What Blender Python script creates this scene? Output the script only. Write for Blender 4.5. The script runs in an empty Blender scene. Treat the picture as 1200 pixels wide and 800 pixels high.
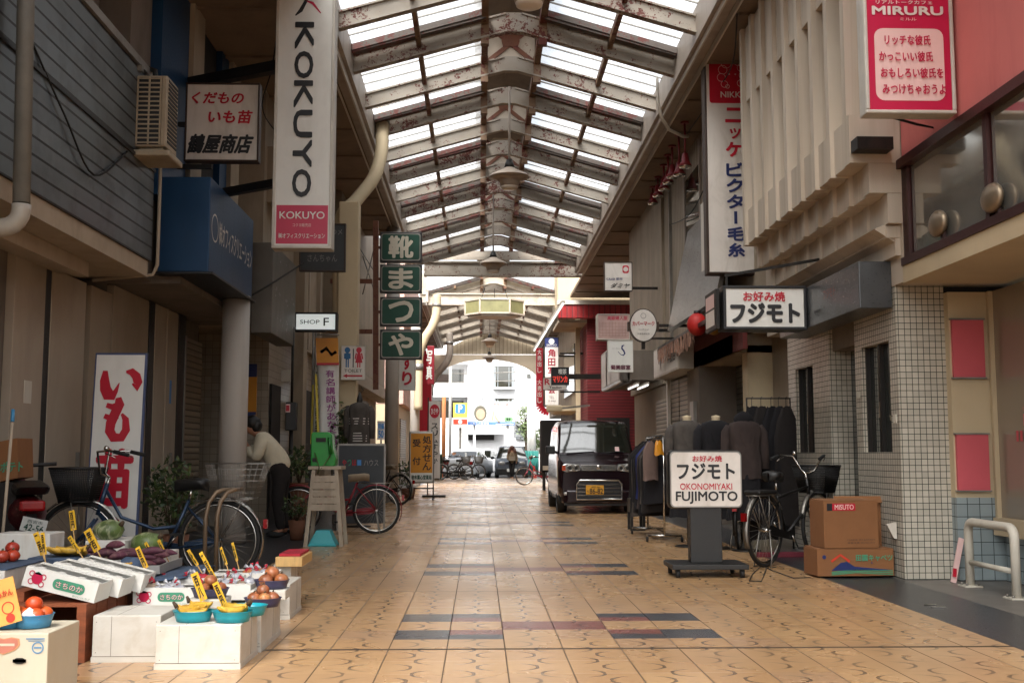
import bpy, bmesh, math, random
from mathutils import Vector, Matrix, noise
random.seed(7)
R = math.radians
SC = bpy.context.scene
COL = SC.collection
# ---------------------------------------------------------------- camera
F_PX, CU, CV, CAM_H = 1300.0, 600.0, 400.0, 1.1
PITCH = math.atan(132.0 / F_PX)
YAW = math.atan(38.0 / F_PX * math.cos(PITCH))
cam_d = bpy.data.cameras.new('camera')
cam = bpy.data.objects.new('camera', cam_d)
COL.objects.link(cam)
cam.location = (0, 0, CAM_H)
cam.rotation_euler = (R(90) + PITCH, 0, -YAW)
cam_d.sensor_width = 36
cam_d.lens = 36 * F_PX / 1200
cam_d.clip_start = 0.05
cam_d.clip_end = 2000
SC.camera = cam
# ---------------------------------------------------------------- sky, sun, exposure
W = bpy.data.worlds.new('World')
SC.world = W
W.use_nodes = True
_nt = W.node_tree
_nt.nodes.clear()
_o = _nt.nodes.new('ShaderNodeOutputWorld')
_b = _nt.nodes.new('ShaderNodeBackground')
_s = _nt.nodes.new('ShaderNodeTexSky')
_s.sky_type = 'NISHITA'
_s.sun_disc = False
_s.sun_elevation = R(52)
_s.sun_rotation = R(200)
_s.air_density = 1.0
_s.dust_density = 6.0
_s.ozone_density = 1.0
_h = _nt.nodes.new('ShaderNodeHueSaturation')      # overcast: little colour left in the sky
_h.inputs['Saturation'].default_value = 0.25
_nt.links.new(_s.outputs[0], _h.inputs['Color'])
_nt.links.new(_h.outputs[0], _b.inputs[0])
_b.inputs[1].default_value = 0.15
_nt.links.new(_b.outputs[0], _o.inputs[0])
sun_d = bpy.data.lights.new('sun', 'SUN')
sun_d.energy = 1.5
sun_d.angle = R(25)
sun_d.color = (1, 0.97, 0.93)
sun = bpy.data.objects.new('sun', sun_d)
COL.objects.link(sun)
sun.rotation_euler = (R(38), 0, R(-20))
SC.view_settings.view_transform = 'Standard'
SC.view_settings.look = 'None'
SC.view_settings.gamma = 1
SC.view_settings.exposure = 1.66
SC.view_settings.use_curve_mapping = False
SC.cycles.max_bounces = 7
SC.cycles.diffuse_bounces = 4
SC.cycles.glossy_bounces = 3
SC.cycles.transparent_max_bounces = 8
SC.cycles.caustics_reflective = False
SC.cycles.caustics_refractive = False
SC.cycles.sample_clamp_indirect = 6.0

_cp, _sp, _cy, _sy = math.cos(PITCH), math.sin(PITCH), math.cos(YAW), math.sin(YAW)
_F = Vector((_sy * _cp, _cy * _cp, _sp))
_U = Vector((-_sy * _sp, -_cy * _sp, _cp))
_Rt = Vector((_cy, -_sy, 0))


def ray(u, v):
    return _F + _Rt * ((u - CU) / F_PX) - _U * ((v - CV) / F_PX)


def at(u, v, D):
    """the point at distance D down the street that the photograph shows at (u, v)"""
    r = ray(u, v)
    k = D / r.y
    return Vector((r.x * k, D, CAM_H + r.z * k))


# ---------------------------------------------------------------- mesh builder
class MB:
    def __init__(s):
        s.v, s.f, s.m, s.sm = [], [], [], []

    def add(s, vs, fs, m=0, smooth=False):
        o = len(s.v)
        s.v += [Vector(p) for p in vs]
        for f in fs:
            s.f.append([i + o for i in f])
            s.m.append(m)
            s.sm.append(smooth)

    def box(s, x0, x1, y0, y1, z0, z1, m=0):
        if x0 > x1: x0, x1 = x1, x0
        if y0 > y1: y0, y1 = y1, y0
        if z0 > z1: z0, z1 = z1, z0
        s.add([(x0, y0, z0), (x1, y0, z0), (x1, y1, z0), (x0, y1, z0), (x0, y0, z1), (x1, y0, z1), (x1, y1, z1), (x0, y1, z1)],
              [(0, 3, 2, 1), (4, 5, 6, 7), (0, 1, 5, 4), (1, 2, 6, 5), (2, 3, 7, 6), (3, 0, 4, 7)], m)

    def obox(s, c, ax, ay, az, m=0):
        c, ax, ay, az = Vector(c), Vector(ax), Vector(ay), Vector(az)
        P = [c + ax * i + ay * j + az * k for k in (-1, 1) for j in (-1, 1) for i in (-1, 1)]
        s.add(P, [(0, 2, 3, 1), (4, 5, 7, 6), (0, 1, 5, 4), (1, 3, 7, 5), (3, 2, 6, 7), (2, 0, 4, 6)], m)

    def bar(s, p0, p1, w, h, m=0, up=(0, 0, 1)):
        p0, p1 = Vector(p0), Vector(p1)
        d = (p1 - p0)
        if d.length < 1e-6: return
        dn = d.normalized()
        up = Vector(up)
        if abs(dn.dot(up)) > 0.98: up = Vector((0, 1, 0))
        sx = dn.cross(up).normalized()
        sz = sx.cross(dn)
        s.obox((p0 + p1) / 2, sx * w / 2, d / 2, sz * h / 2, m)

    def tube(s, pts, r, n=8, m=0, closed=False, caps=True, smooth=True):
        pts = [Vector(p) for p in pts]
        rs = r if isinstance(r, (list, tuple)) else [r] * len(pts)
        N = len(pts)
        o = len(s.v)
        prev = None
        for i, p in enumerate(pts):
            if closed: t = pts[(i + 1) % N] - pts[i - 1]
            elif i == 0: t = pts[1] - p
            elif i == N - 1: t = p - pts[i - 1]
            else: t = (pts[i + 1] - p).normalized() + (p - pts[i - 1]).normalized()
            t = t.normalized() if t.length > 1e-9 else Vector((0, 0, 1))
            if prev is None:
                a = Vector((0, 0, 1)) if abs(t.z) < 0.9 else Vector((1, 0, 0))
                x = t.cross(a).normalized()
            else:
                x = (prev - t * prev.dot(t))
                x = x.normalized() if x.length > 1e-6 else t.cross(Vector((0, 0, 1))).normalized()
            prev = x
            y = t.cross(x)
            for k in range(n):
                a = 2 * math.pi * k / n
                s.v.append(p + (x * math.cos(a) + y * math.sin(a)) * rs[i])
        for i in range(N if closed else N - 1):
            j = (i + 1) % N
            for k in range(n):
                l = (k + 1) % n
                s.f.append([o + i * n + k, o + i * n + l, o + j * n + l, o + j * n + k])
                s.m.append(m); s.sm.append(smooth)
        if caps and not closed:
            s.f.append([o + k for k in range(n)][::-1]); s.m.append(m); s.sm.append(False)
            s.f.append([o + (N - 1) * n + k for k in range(n)]); s.m.append(m); s.sm.append(False)

    def cyl(s, p0, p1, r, n=12, m=0, r1=None):
        s.tube([p0, p1], [r, r if r1 is None else r1], n, m)

    def lathe(s, prof, c=(0, 0, 0), n=20, m=0, axis='z', smooth=True):
        c = Vector(c)
        o = len(s.v)
        for r, z in prof:
            for k in range(n):
                a = 2 * math.pi * k / n
                x, y = r * math.cos(a), r * math.sin(a)
                s.v.append(c + (Vector((x, y, z)) if axis == 'z' else Vector((x, z, y)) if axis == 'y' else Vector((z, x, y))))
        for i in range(len(prof) - 1):
            for k in range(n):
                l = (k + 1) % n
                s.f.append([o + i * n + k, o + i * n + l, o + (i + 1) * n + l, o + (i + 1) * n + k])
                s.m.append(m); s.sm.append(smooth)

    def ball(s, c, rx, ry=None, rz=None, n=12, m=0, rot=None, wob=0):
        ry = rx if ry is None else ry
        rz = rx if rz is None else rz
        k = max(4, n // 2)
        o = len(s.v)
        c = Vector(c)
        sd = random.random() * 50
        for i in range(k + 1):
            th = math.pi * i / k
            for j in range(n):
                a = 2 * math.pi * j / n
                d = Vector((math.sin(th) * math.cos(a), math.sin(th) * math.sin(a), math.cos(th)))
                q = 1 + (wob * noise.noise(d * 2 + Vector((sd, 0, 0))) if wob else 0)
                p = Vector((d.x * rx, d.y * ry, d.z * rz)) * q
                if rot: p = rot @ p
                s.v.append(c + p)
        for i in range(k):
            for j in range(n):
                l = (j + 1) % n
                s.f.append([o + i * n + j, o + (i + 1) * n + j, o + (i + 1) * n + l, o + i * n + l])
                s.m.append(m); s.sm.append(True)

    def prism(s, poly, a, b, axis='y', m=0):
        """2-D outline extruded from a to b along an axis"""
        def P(p, t):
            return (p[0], t, p[1]) if axis == 'y' else (t, p[0], p[1]) if axis == 'x' else (p[0], p[1], t)
        n = len(poly)
        s.add([P(p, a) for p in poly] + [P(p, b) for p in poly],
              [list(range(n)), list(range(2 * n - 1, n - 1, -1))] + [[i, i + n, (i + 1) % n + n, (i + 1) % n] for i in range(n)], m)

    def grid(s, rows, m=0, smooth=True, closed=False):
        n = len(rows[0])
        o = len(s.v)
        for r in rows: s.v += [Vector(p) for p in r]
        for i in range(len(rows) - 1):
            for k in range(n if closed else n - 1):
                l = (k + 1) % n
                s.f.append([o + i * n + k, o + i * n + l, o + (i + 1) * n + l, o + (i + 1) * n + k])
                s.m.append(m); s.sm.append(smooth)

    def xform(s, M, start=0):
        for i in range(start, len(s.v)): s.v[i] = M @ s.v[i]

    def build(s, name, mats, parent=None, local=False, bevel=0, origin=None):
        if not isinstance(mats, (list, tuple)): mats = [mats]
        me = bpy.data.meshes.new(name)
        off = Vector((0, 0, 0))
        if parent is not None and not local:
            p = parent
            while p is not None:
                off += p.location
                p = p.parent
        if origin is not None: off = Vector(origin)
        me.from_pydata([tuple(p - off) for p in s.v], [], s.f)
        for m in mats: me.materials.append(m)
        me.polygons.foreach_set('material_index', [min(i, len(mats) - 1) for i in s.m])
        me.polygons.foreach_set('use_smooth', s.sm)
        bm = bmesh.new()
        bm.from_mesh(me)
        bmesh.ops.recalc_face_normals(bm, faces=bm.faces)
        bm.to_mesh(me)
        bm.free()
        me.update()
        o = bpy.data.objects.new(name, me)
        COL.objects.link(o)
        if parent is not None: o.parent = parent
        if origin is not None: o.location = origin
        if bevel:
            b = o.modifiers.new('bevel', 'BEVEL')
            b.width = bevel; b.segments = 2; b.limit_method = 'ANGLE'; b.angle_limit = R(35)
        return o


def thing(name, label, cat, loc=(0, 0, 0), group=None, rz=0):
    o = bpy.data.objects.new(name, None)
    o.empty_display_size = 0.1
    COL.objects.link(o)
    o.location = loc
    o.rotation_euler = (0, 0, rz)
    o['label'] = label; o['category'] = cat
    if group: o['group'] = group
    return o


def tag(o, label, cat, group=None):
    o['label'] = label; o['category'] = cat
    if group: o['group'] = group
    return o


def structure(name, mb, mats, label=None):
    o = mb.build(name, mats)
    o['kind'] = 'structure'
    return o


def weld(o):
    bm = bmesh.new()
    bm.from_mesh(o.data)
    bmesh.ops.remove_doubles(bm, verts=bm.verts, dist=0.0005)
    bmesh.ops.delete(bm, geom=[v for v in bm.verts if not v.link_faces], context='VERTS')
    bmesh.ops.recalc_face_normals(bm, faces=bm.faces)
    bm.to_mesh(o.data)
    bm.free()
    return o


def copy_tree(o, parent=None):
    c = o.copy()
    COL.objects.link(c)
    c.parent = parent
    for ch in o.children: copy_tree(ch, c)
    return c


# ---------------------------------------------------------------- materials
def lin(h):
    h = h.lstrip('#')
    c = [int(h[i:i + 2], 16) / 255 for i in (0, 2, 4)]
    return tuple(x / 12.92 if x <= 0.04045 else ((x + 0.055) / 1.055) ** 2.4 for x in c)


class NB:
    """small helper that writes node maths"""
    def __init__(s, name):
        s.mat = bpy.data.materials.new(name)
        s.mat.use_nodes = True
        s.nt = s.mat.node_tree
        s.nt.nodes.clear()
        s.out = s.nt.nodes.new('ShaderNodeOutputMaterial')
        s.p = s.nt.nodes.new('ShaderNodeBsdfPrincipled')
        s.nt.links.new(s.p.outputs[0], s.out.inputs[0])

    def n(s, t): return s.nt.nodes.new(t)

    def link(s, a, b): s.nt.links.new(a, b)

    def put(s, sock, v):
        if isinstance(v, bpy.types.NodeSocket): s.nt.links.new(v, sock)
        elif isinstance(v, (tuple, list)) and len(v) == 3 and len(sock.default_value) == 4: sock.default_value = (*v, 1)
        else: sock.default_value = v

    def m(s, op, a, b=None, c=None, clamp=False):
        x = s.n('ShaderNodeMath')
        x.operation = op
        x.use_clamp = clamp
        for i, q in enumerate((a, b, c)):
            if q is not None: s.put(x.inputs[i], q)
        return x.outputs[0]

    def mix(s, f, a, b, blend='MIX'):
        x = s.n('ShaderNodeMix')
        x.data_type = 'RGBA'
        x.blend_type = blend
        s.put(x.inputs[0], f); s.put(x.inputs[6], a); s.put(x.inputs[7], b)
        return x.outputs[2]

    def noise(s, scale, detail=4, rough=0.55, vec=None, dist=0):
        x = s.n('ShaderNodeTexNoise')
        x.inputs['Scale'].default_value = scale
        x.inputs['Detail'].default_value = detail
        x.inputs['Roughness'].default_value = rough
        x.inputs['Distortion'].default_value = dist
        s.link(vec if vec is not None else s.obj(), x.inputs['Vector'])
        return x.outputs[0]

    def obj(s):
        if not hasattr(s, '_o'):
            x = s.n('ShaderNodeTexCoord')
            s._o = x.outputs['Object']
        return s._o

    def map(s, scale=(1, 1, 1), vec=None):
        x = s.n('ShaderNodeMapping')
        x.inputs['Scale'].default_value = scale
        s.link(vec if vec is not None else s.obj(), x.inputs['Vector'])
        return x.outputs[0]

    def pos(s):
        g = s.n('ShaderNodeNewGeometry')
        x = s.n('ShaderNodeSeparateXYZ')
        s.link(g.outputs['Position'], x.inputs[0])
        return x.outputs

    def nrm(s):
        g = s.n('ShaderNodeNewGeometry')
        x = s.n('ShaderNodeSeparateXYZ')
        s.link(g.outputs['Normal'], x.inputs[0])
        return x.outputs

    def ramp(s, f, lo, hi):
        x = s.n('ShaderNodeMapRange')
        x.inputs['From Min'].default_value = lo
        x.inputs['From Max'].default_value = hi
        s.put(x.inputs['Value'], f)
        return x.outputs[0]

    def bump(s, h, strength=0.3, dist=0.01):
        x = s.n('ShaderNodeBump')
        x.inputs['Strength'].default_value = strength
        x.inputs['Distance'].default_value = dist
        s.put(x.inputs['Height'], h)
        s.link(x.outputs[0], s.p.inputs['Normal'])

    def set(s, **k):
        names = {'color': 'Base Color', 'rough': 'Roughness', 'metal': 'Metallic', 'spec': 'Specular IOR Level', 'coat': 'Coat Weight', 'sheen': 'Sheen Weight'}
        for a, v in k.items(): s.put(s.p.inputs[names[a]], v)
        return s.mat


def paint(name, col, rough=0.5, metal=0.0, var=0.25, scale=3.0, dirt=None, dirt_amt=0.35, bump=0.15, stretch=(1, 1, 1), spec=0.5, fine=40, each=0.0):
    """plain surface with uneven tone, streaky dirt and a little relief"""
    c = lin(col) if isinstance(col, str) else col
    b = NB(name)
    v = b.map(stretch)
    n1 = b.noise(scale, 5, 0.6, v)
    n2 = b.noise(fine, 3, 0.6, v)
    k = b.ramp(n1, 0.3, 0.7)
    lo = tuple(x * (1 - var) for x in c)
    hi = tuple(min(1, x * (1 + var * 0.5)) for x in c)
    col_s = b.mix(k, lo, hi)
    if dirt:
        d = lin(dirt) if isinstance(dirt, str) else dirt
        n3 = b.noise(scale * 1.7, 6, 0.65, b.map((stretch[0], stretch[1], stretch[2] * 0.35)), 0.6)
        f = b.m('MULTIPLY', b.ramp(n3, 0.48, 0.72), dirt_amt, clamp=True)
        col_s = b.mix(f, col_s, d)
    if each:      # every copy a little lighter or darker, and its blotches elsewhere
        oi = b.n('ShaderNodeObjectInfo')
        hs = b.n('ShaderNodeHueSaturation')
        b.link(col_s, hs.inputs['Color'])
        b.link(b.m('ADD', b.m('MULTIPLY', oi.outputs['Random'], each), 1 - each * 0.6), hs.inputs['Value'])
        b.link(b.m('ADD', b.m('MULTIPLY', oi.outputs['Random'], 0.016), 0.494), hs.inputs['Hue'])
        col_s = hs.outputs[0]
        off = b.n('ShaderNodeVectorMath')
        off.operation = 'ADD'
        b.link(b.obj(), off.inputs[0])
        b.link(b.m('MULTIPLY', oi.outputs['Random'], 50.0), off.inputs[1])
        for q in b.nt.nodes:
            if q.type == 'MAPPING': b.link(off.outputs[0], q.inputs['Vector'])
    rs = b.m('ADD', b.m('MULTIPLY', b.m('SUBTRACT', n2, 0.5), 0.2), rough, clamp=True)
    b.set(color=col_s, rough=rs, metal=metal, spec=spec)
    if bump: b.bump(b.m('ADD', n2, n1), bump, 0.004)
    return b.mat


def chipped(name, col, chip='#4a2418', dark='#8d7f6f', amt=0.5, scale=24):
    """old steel paint with rust and flaked patches"""
    b = NB(name)
    c = lin(col)
    n1 = b.noise(1.6, 4)
    n2 = b.noise(scale, 7, 0.72, dist=0.3)
    n3 = b.noise(0.9, 3)
    base = b.mix(b.ramp(n1, 0.3, 0.7), tuple(x * 0.72 for x in c), c)
    base = b.mix(b.m('MULTIPLY', b.ramp(b.noise(5, 5), 0.45, 0.7), 0.4), base, lin(dark))
    n4 = b.noise(scale * 0.3, 3, 0.6)
    thr = b.m('SUBTRACT', 0.70, b.m('MULTIPLY', b.ramp(b.m('MULTIPLY', b.m('ADD', n3, n4), 0.5), 0.42, 0.66), 0.22 * amt * 2))
    f = b.m('GREATER_THAN', n2, thr)
    base = b.mix(f, base, b.mix(n1, lin(chip), lin('#6a2a1f')))
    b.set(color=base, rough=0.62)
    b.bump(b.m('SUBTRACT', n2, b.m('MULTIPLY', f, 0.3)), 0.3, 0.004)
    return b.mat


def grid_mat(name, tile, grout, sz=0.055, g=0.09, sz2=None, rough=0.3, var=0.18, dirt=0.3):
    b = NB(name)
    P, Nn = b.pos(), b.nrm()
    sx = b.m('GREATER_THAN', b.m('ABSOLUTE', Nn[0]), 0.5)
    a = b.m('ADD', b.m('MULTIPLY', sx, P[1]), b.m('MULTIPLY', b.m('SUBTRACT', 1, sx), P[0]))
    ua = b.m('DIVIDE', a, sz)
    uz = b.m('DIVIDE', P[2], sz2 or sz)
    fa, fz = b.m('FRACT', ua), b.m('FRACT', uz)
    g2 = g * sz / (sz2 or sz)
    line = b.m('MAXIMUM', b.m('LESS_THAN', fa, g), b.m('LESS_THAN', fz, g2))
    cmb = b.n('ShaderNodeCombineXYZ')
    b.link(b.m('FLOOR', ua), cmb.inputs[0]); b.link(b.m('FLOOR', uz), cmb.inputs[1])
    wn = b.n('ShaderNodeTexWhiteNoise')
    wn.noise_dimensions = '2D'
    b.link(cmb.outputs[0], wn.inputs['Vector'])
    c = lin(tile)
    t = b.mix(wn.outputs[0], tuple(x * (1 - var) for x in c), c)
    st = b.m('MULTIPLY', b.ramp(b.noise(2.2, 5), 0.45, 0.75), dirt)
    t = b.mix(st, t, tuple(x * 0.45 for x in c))
    b.set(color=b.mix(line, t, lin(grout)), rough=b.m('ADD', b.m('MULTIPLY', line, 0.5), rough))
    b.bump(b.m('SUBTRACT', 1, line), 0.5, 0.002)
    return b.mat


def stripes(name, c1, c2, period, duty=0.2, axis=2, rough=0.5, metal=0, bump=0.6, dirt='#3a332b', dirt_amt=0.3, var=0.2, flat=False):
    """regular grooves (boards, shutter slats, corrugation) across one world axis"""
    b = NB(name)
    P = b.pos()
    fr = b.m('FRACT', b.m('DIVIDE', P[axis], period))
    ln = b.m('LESS_THAN', fr, duty)
    cell = b.m('FLOOR', b.m('DIVIDE', P[axis], period))
    wn = b.n('ShaderNodeTexWhiteNoise')
    wn.noise_dimensions = '1D'
    b.link(cell, wn.inputs['W'])
    a = lin(c1)
    t = b.mix(wn.outputs[0], tuple(x * (1 - var) for x in a), a)
    t = b.mix(b.m('MULTIPLY', b.ramp(b.noise(1.8, 6, 0.65), 0.45, 0.75), dirt_amt), t, lin(dirt))
    b.set(color=b.mix(ln, t, lin(c2)), rough=rough, metal=metal)
    h = b.m('SUBTRACT', 1, ln) if flat else b.m('SINE', b.m('MULTIPLY', fr, math.pi))
    b.bump(b.m('ADD', h, b.m('MULTIPLY', b.noise(3, 3), 0.15)), bump, 0.012)
    return b.mat


def glass_panel(name, col=(0.76, 0.78, 0.79), thru=0.62, axis_period=None):
    """dirty wired roof glass: part clear, part milky"""
    b = NB(name)
    nt = b.nt
    tr = b.n('ShaderNodeBsdfTransparent'); tr.inputs[0].default_value = (*col, 1)
    tl = b.n('ShaderNodeBsdfTranslucent')
    n = b.noise(3, 5)
    b.put(tl.inputs[0], b.mix(b.ramp(n, 0.3, 0.7), (0.50, 0.50, 0.48), (0.78, 0.79, 0.79)))
    mx = b.n('ShaderNodeMixShader')
    b.put(mx.inputs[0], b.m('ADD', b.m('MULTIPLY', b.ramp(n, 0.3, 0.7), 0.2), 0.9 - thru))
    b.link(tr.outputs[0], mx.inputs[1]); b.link(tl.outputs[0], mx.inputs[2])
    nt.nodes.remove(b.p)
    b.link(mx.outputs[0], b.out.inputs[0])
    return b.mat


def emit(name, col, strength):
    b = NB(name)
    b.set(color=col, rough=0.4)
    b.p.inputs['Emission Color'].default_value = (*col, 1)
    b.p.inputs['Emission Strength'].default_value = strength
    return b.mat


def shop_glass(name, col='#20241f', rough=0.04):
    b = NB(name)
    b.set(color=lin(col), rough=rough, spec=1.0)
    b.p.inputs['IOR'].default_value = 1.9
    return b.mat


M = {}
M['sign_white'] = paint('sign_white', '#d3ccc4', 0.35, var=0.08, scale=2, dirt='#978c7d', dirt_amt=0.55, bump=0.03)
M['sign_white2'] = paint('sign_white_new', '#d9d8d2', 0.35, var=0.06, scale=2, dirt='#b0aaa0', dirt_amt=0.3, bump=0.03)
M['red'] = paint('sign_red', '#b40f2b', 0.4, var=0.1, bump=0.02)
M['crimson'] = paint('sign_crimson', '#b51541', 0.35, var=0.08, bump=0.02)
M['pink_pale'] = paint('sign_pale_pink', '#dcb9b4', 0.4, var=0.06, bump=0.02)
M['black'] = paint('sign_black', '#17171a', 0.45, var=0.2, bump=0.03)
M['navy'] = paint('sign_navy', '#1f2b5e', 0.45, var=0.15, bump=0.02)
M['green_sign'] = paint('sign_green', '#0c4434', 0.5, var=0.18, dirt='#1b2a24', bump=0.03)
M['cream_letter'] = paint('letter_cream', '#c9c2b0', 0.5, var=0.1, bump=0.02)
M['orange_sign'] = paint('sign_orange', '#d08a1e', 0.4, var=0.1, bump=0.02)
M['yellow'] = paint('card_yellow', '#ddad26', 0.6, var=0.15, scale=8, bump=0.05)
M['purple'] = paint('letter_purple', '#9a3f8a', 0.6, var=0.1, bump=0)
M['blue'] = paint('letter_blue', '#235f8f', 0.5, var=0.1, bump=0)
M['sky_blue'] = paint('letter_sky_blue', '#3d7fc0', 0.5, var=0.1, bump=0)
M['green_ink'] = paint('green_ink', '#3c8b6a', 0.6, var=0.15, bump=0)
M['grey_letter'] = paint('letter_grey', '#8b8985', 0.5, var=0.2, bump=0.02)
M['metal_frame'] = paint('sign_frame_grey', '#8e8a84', 0.4, 0.6, var=0.2, dirt='#5b4a3c', bump=0.05)
M['white_frame'] = paint('sign_frame_white', '#bdb8ae', 0.4, 0, var=0.12, dirt='#7c6a58', bump=0.05)
M['brown_frame'] = paint('sign_frame_brown', '#3b2a20', 0.5, 0.2, var=0.2, bump=0.05)
M['dark_metal'] = paint('dark_metal', '#252321', 0.5, 0.5, var=0.3, dirt='#4a3527', bump=0.08)
M['rust'] = chipped('rusty_bracket', '#6d4029', '#3a1d12', '#59382a', 0.8)
M['beam'] = chipped('old_beige_paint', '#a0978a', amt=0.6)
M['beam_far'] = chipped('old_cream_paint', '#bdb1a0', amt=0.3)
M['trough'] = chipped('dark_rust_metal', '#5a4f47', '#3b1f17', '#3b332d', 0.9)
M['purlin'] = chipped('rust_brown_purlin', '#83664c', '#4a2416', '#5d4634', 0.9, 14)
M['fascia'] = paint('fascia_beige', '#a2968a', 0.55, var=0.15, scale=1.2, dirt='#6d5d4d', dirt_amt=0.5, stretch=(1, 1, 0.4))
M['trim_white'] = paint('trim_white', '#c6bfb3', 0.35, var=0.12)
M['soffit'] = paint('soffit_brown', '#7a6756', 0.8, var=0.2, scale=0.8, dirt='#4a3c30', dirt_amt=0.4)
M['concrete'] = paint('concrete_beige', '#a39480', 0.8, var=0.18, scale=1.2, dirt='#6a5b4a', dirt_amt=0.4)
M['concrete_dark'] = paint('concrete_brown', '#766c62', 0.85, var=0.2, scale=1.2, dirt='#3f352b', dirt_amt=0.4)
M['panel_beige'] = paint('door_panel_beige', '#a89b8a', 0.7, var=0.1, scale=1, dirt='#6a5b4c', dirt_amt=0.25, fine=160)
M['panel_tan'] = paint('door_panel_tan', '#998a77', 0.7, var=0.1, scale=1, dirt='#62533f', dirt_amt=0.25, fine=160)
M['fin'] = paint('fin_plaster', '#bfb2a1', 0.75, var=0.1, scale=0.9, dirt='#8b7c6a', dirt_amt=0.6, stretch=(1.6, 1.6, 0.12))
M['pillar'] = paint('pillar_paint', '#b8b1a8', 0.6, var=0.1, scale=1.1, dirt='#837767', dirt_amt=0.4, stretch=(1, 1, 0.3))
M['slat'] = stripes('dark_metal_siding', '#6c7478', '#060607', 0.137, 0.15, 2, 0.36, 0.5, dirt='#2a2826', dirt_amt=0.6, flat=True, bump=0.3)
M['rail_white'] = paint('rail_white', '#c6c0b2', 0.45, var=0.1, dirt='#8d7f6c', dirt_amt=0.4)
M['board_seam'] = paint('board_seam', '#6d6455', 0.8)
M['paper'] = paint('notice_paper', '#c9c4b6', 0.8, var=0.06)
M['shutter'] = stripes('roller_shutter', '#8f8370', '#453c32', 0.085, 0.22, 2, 0.5, 0.2)
M['shutter_grey'] = stripes('roller_shutter_grey', '#6f7270', '#38393a', 0.085, 0.22, 2, 0.5, 0.2)
M['corrug_y'] = stripes('corrugated_sheet', '#9a8c78', '#5f5446', 0.16, 0.16, 1, 0.6, 0.1)
M['corrug_x'] = stripes('gable_boards', '#c2b196', '#84745d', 0.2, 0.14, 0, 0.6, 0)
M['brick_red'] = stripes('red_brick_wall', '#731a1d', '#3d0d10', 0.1, 0.14, 2, 0.75, 0, bump=0.3, dirt='#571317')
M['blue_panel'] = paint('blue_panel', '#123c60', 0.45, 0.1, var=0.15, scale=1, dirt='#11324e', dirt_amt=0.5)
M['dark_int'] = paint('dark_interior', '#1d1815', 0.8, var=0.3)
M['tile_white'] = grid_mat('white_mosaic_tile', '#beb7a8', '#2e3530', 0.0555, 0.11)
M['tile_blue'] = grid_mat('pale_blue_tile', '#8e9a9c', '#343b3d', 0.11, 0.06)
M['tile_dim'] = grid_mat('old_wall_tile', '#a29684', '#6d6254', 0.11, 0.05)
M['pink_wall'] = paint('salmon_wall', '#d07570', 0.8, var=0.1, scale=0.9, dirt='#a33d40', dirt_amt=0.4, fine=120)
M['pink_panel'] = paint('pink_panel', '#c4565f', 0.55, var=0.06)
M['cream_wall'] = paint('cream_wall', '#bfae8f', 0.75, var=0.08, scale=0.8, dirt='#95846a', dirt_amt=0.3)
M['maroon'] = paint('maroon_frame', '#3c1a18', 0.4, 0.3, var=0.2)
M['window'] = shop_glass('dark_window_glass')
M['mirror'] = shop_glass('mirror_glass', '#15130f', 0.015)
M['mirror'] = paint('mirror_glass_dusty', (0.42, 0.41, 0.37), 0.07, 0.72, var=0.12, scale=1.2, dirt='#7d7768', dirt_amt=0.35, bump=0, fine=3)
M['chrome'] = paint('chrome', '#b9b6b0', 0.18, 1.0, var=0.1, bump=0)
M['steel'] = paint('galvanised_steel', '#8f8b84', 0.4, 0.8, var=0.2, dirt='#5a4a3a', dirt_amt=0.4)
M['rubber'] = paint('rubber', '#161514', 0.75, var=0.3, bump=0.1)
M['black_plastic'] = paint('black_plastic', '#1a1918', 0.45, var=0.2)
M['white_styro'] = paint('white_styrofoam', '#d3d0c9', 0.75, var=0.05, scale=6, dirt='#b8ad9a', dirt_amt=0.45, fine=150, bump=0.2)
M['white_wood'] = paint('white_painted_wood', '#c8c4ba', 0.65, var=0.08, scale=4, dirt='#ab9e88', dirt_amt=0.45, stretch=(1, 1, 3))
M['wood_red'] = paint('reddish_crate_wood', '#8a4a2a', 0.75, var=0.35, scale=4, dirt='#4a2514', dirt_amt=0.5, stretch=(1, 1, 6))
M['wood_pale'] = paint('pale_wood', '#c9a368', 0.65, var=0.2, scale=5, dirt='#9a7440', stretch=(6, 1, 1))
M['wood_white'] = paint('worn_white_wood', '#a89b89', 0.7, var=0.2, scale=4, dirt='#6f6150', dirt_amt=0.5)
M['carton'] = paint('carton_brown', '#7f5431', 0.85, var=0.12, scale=2.5, dirt='#6d4527', dirt_amt=0.35)
M['carton_white'] = paint('carton_cream', '#bfb6a1', 0.75, var=0.05, scale=3, dirt='#b5a789', dirt_amt=0.3)
M['carton_print'] = paint('carton_white_print', '#d8d6cf', 0.6, var=0.05, scale=3, dirt='#bdb5a6', dirt_amt=0.3)
M['teal'] = paint('teal_plastic', '#1a91a0', 0.35, var=0.15, scale=8)
M['blue_basket'] = paint('blue_plastic', '#3a7ea6', 0.4, var=0.15, scale=8)
M['purple_basket'] = paint('dark_violet_plastic', '#3c3a58', 0.4, var=0.2, scale=8)
M['fabric_blue'] = paint('blue_cloth', '#3f4f66', 0.9, var=0.2, scale=8)
M['leaf'] = paint('leaf_green', '#2c4020', 0.5, var=0.5, scale=6, bump=0)
M['leaf2'] = paint('leaf_olive', '#4a5a2c', 0.5, var=0.4, scale=6, bump=0)
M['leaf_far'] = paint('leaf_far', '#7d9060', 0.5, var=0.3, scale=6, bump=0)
M['stem'] = paint('stem_brown', '#4a3a28', 0.8)
M['pot'] = paint('terracotta_pot', '#6f4630', 0.8)
M['skin'] = paint('skin', '#a9775c', 0.55, var=0.1, bump=0)
M['hair'] = paint('black_hair', '#14110f', 0.5, var=0.3, scale=20)
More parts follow.
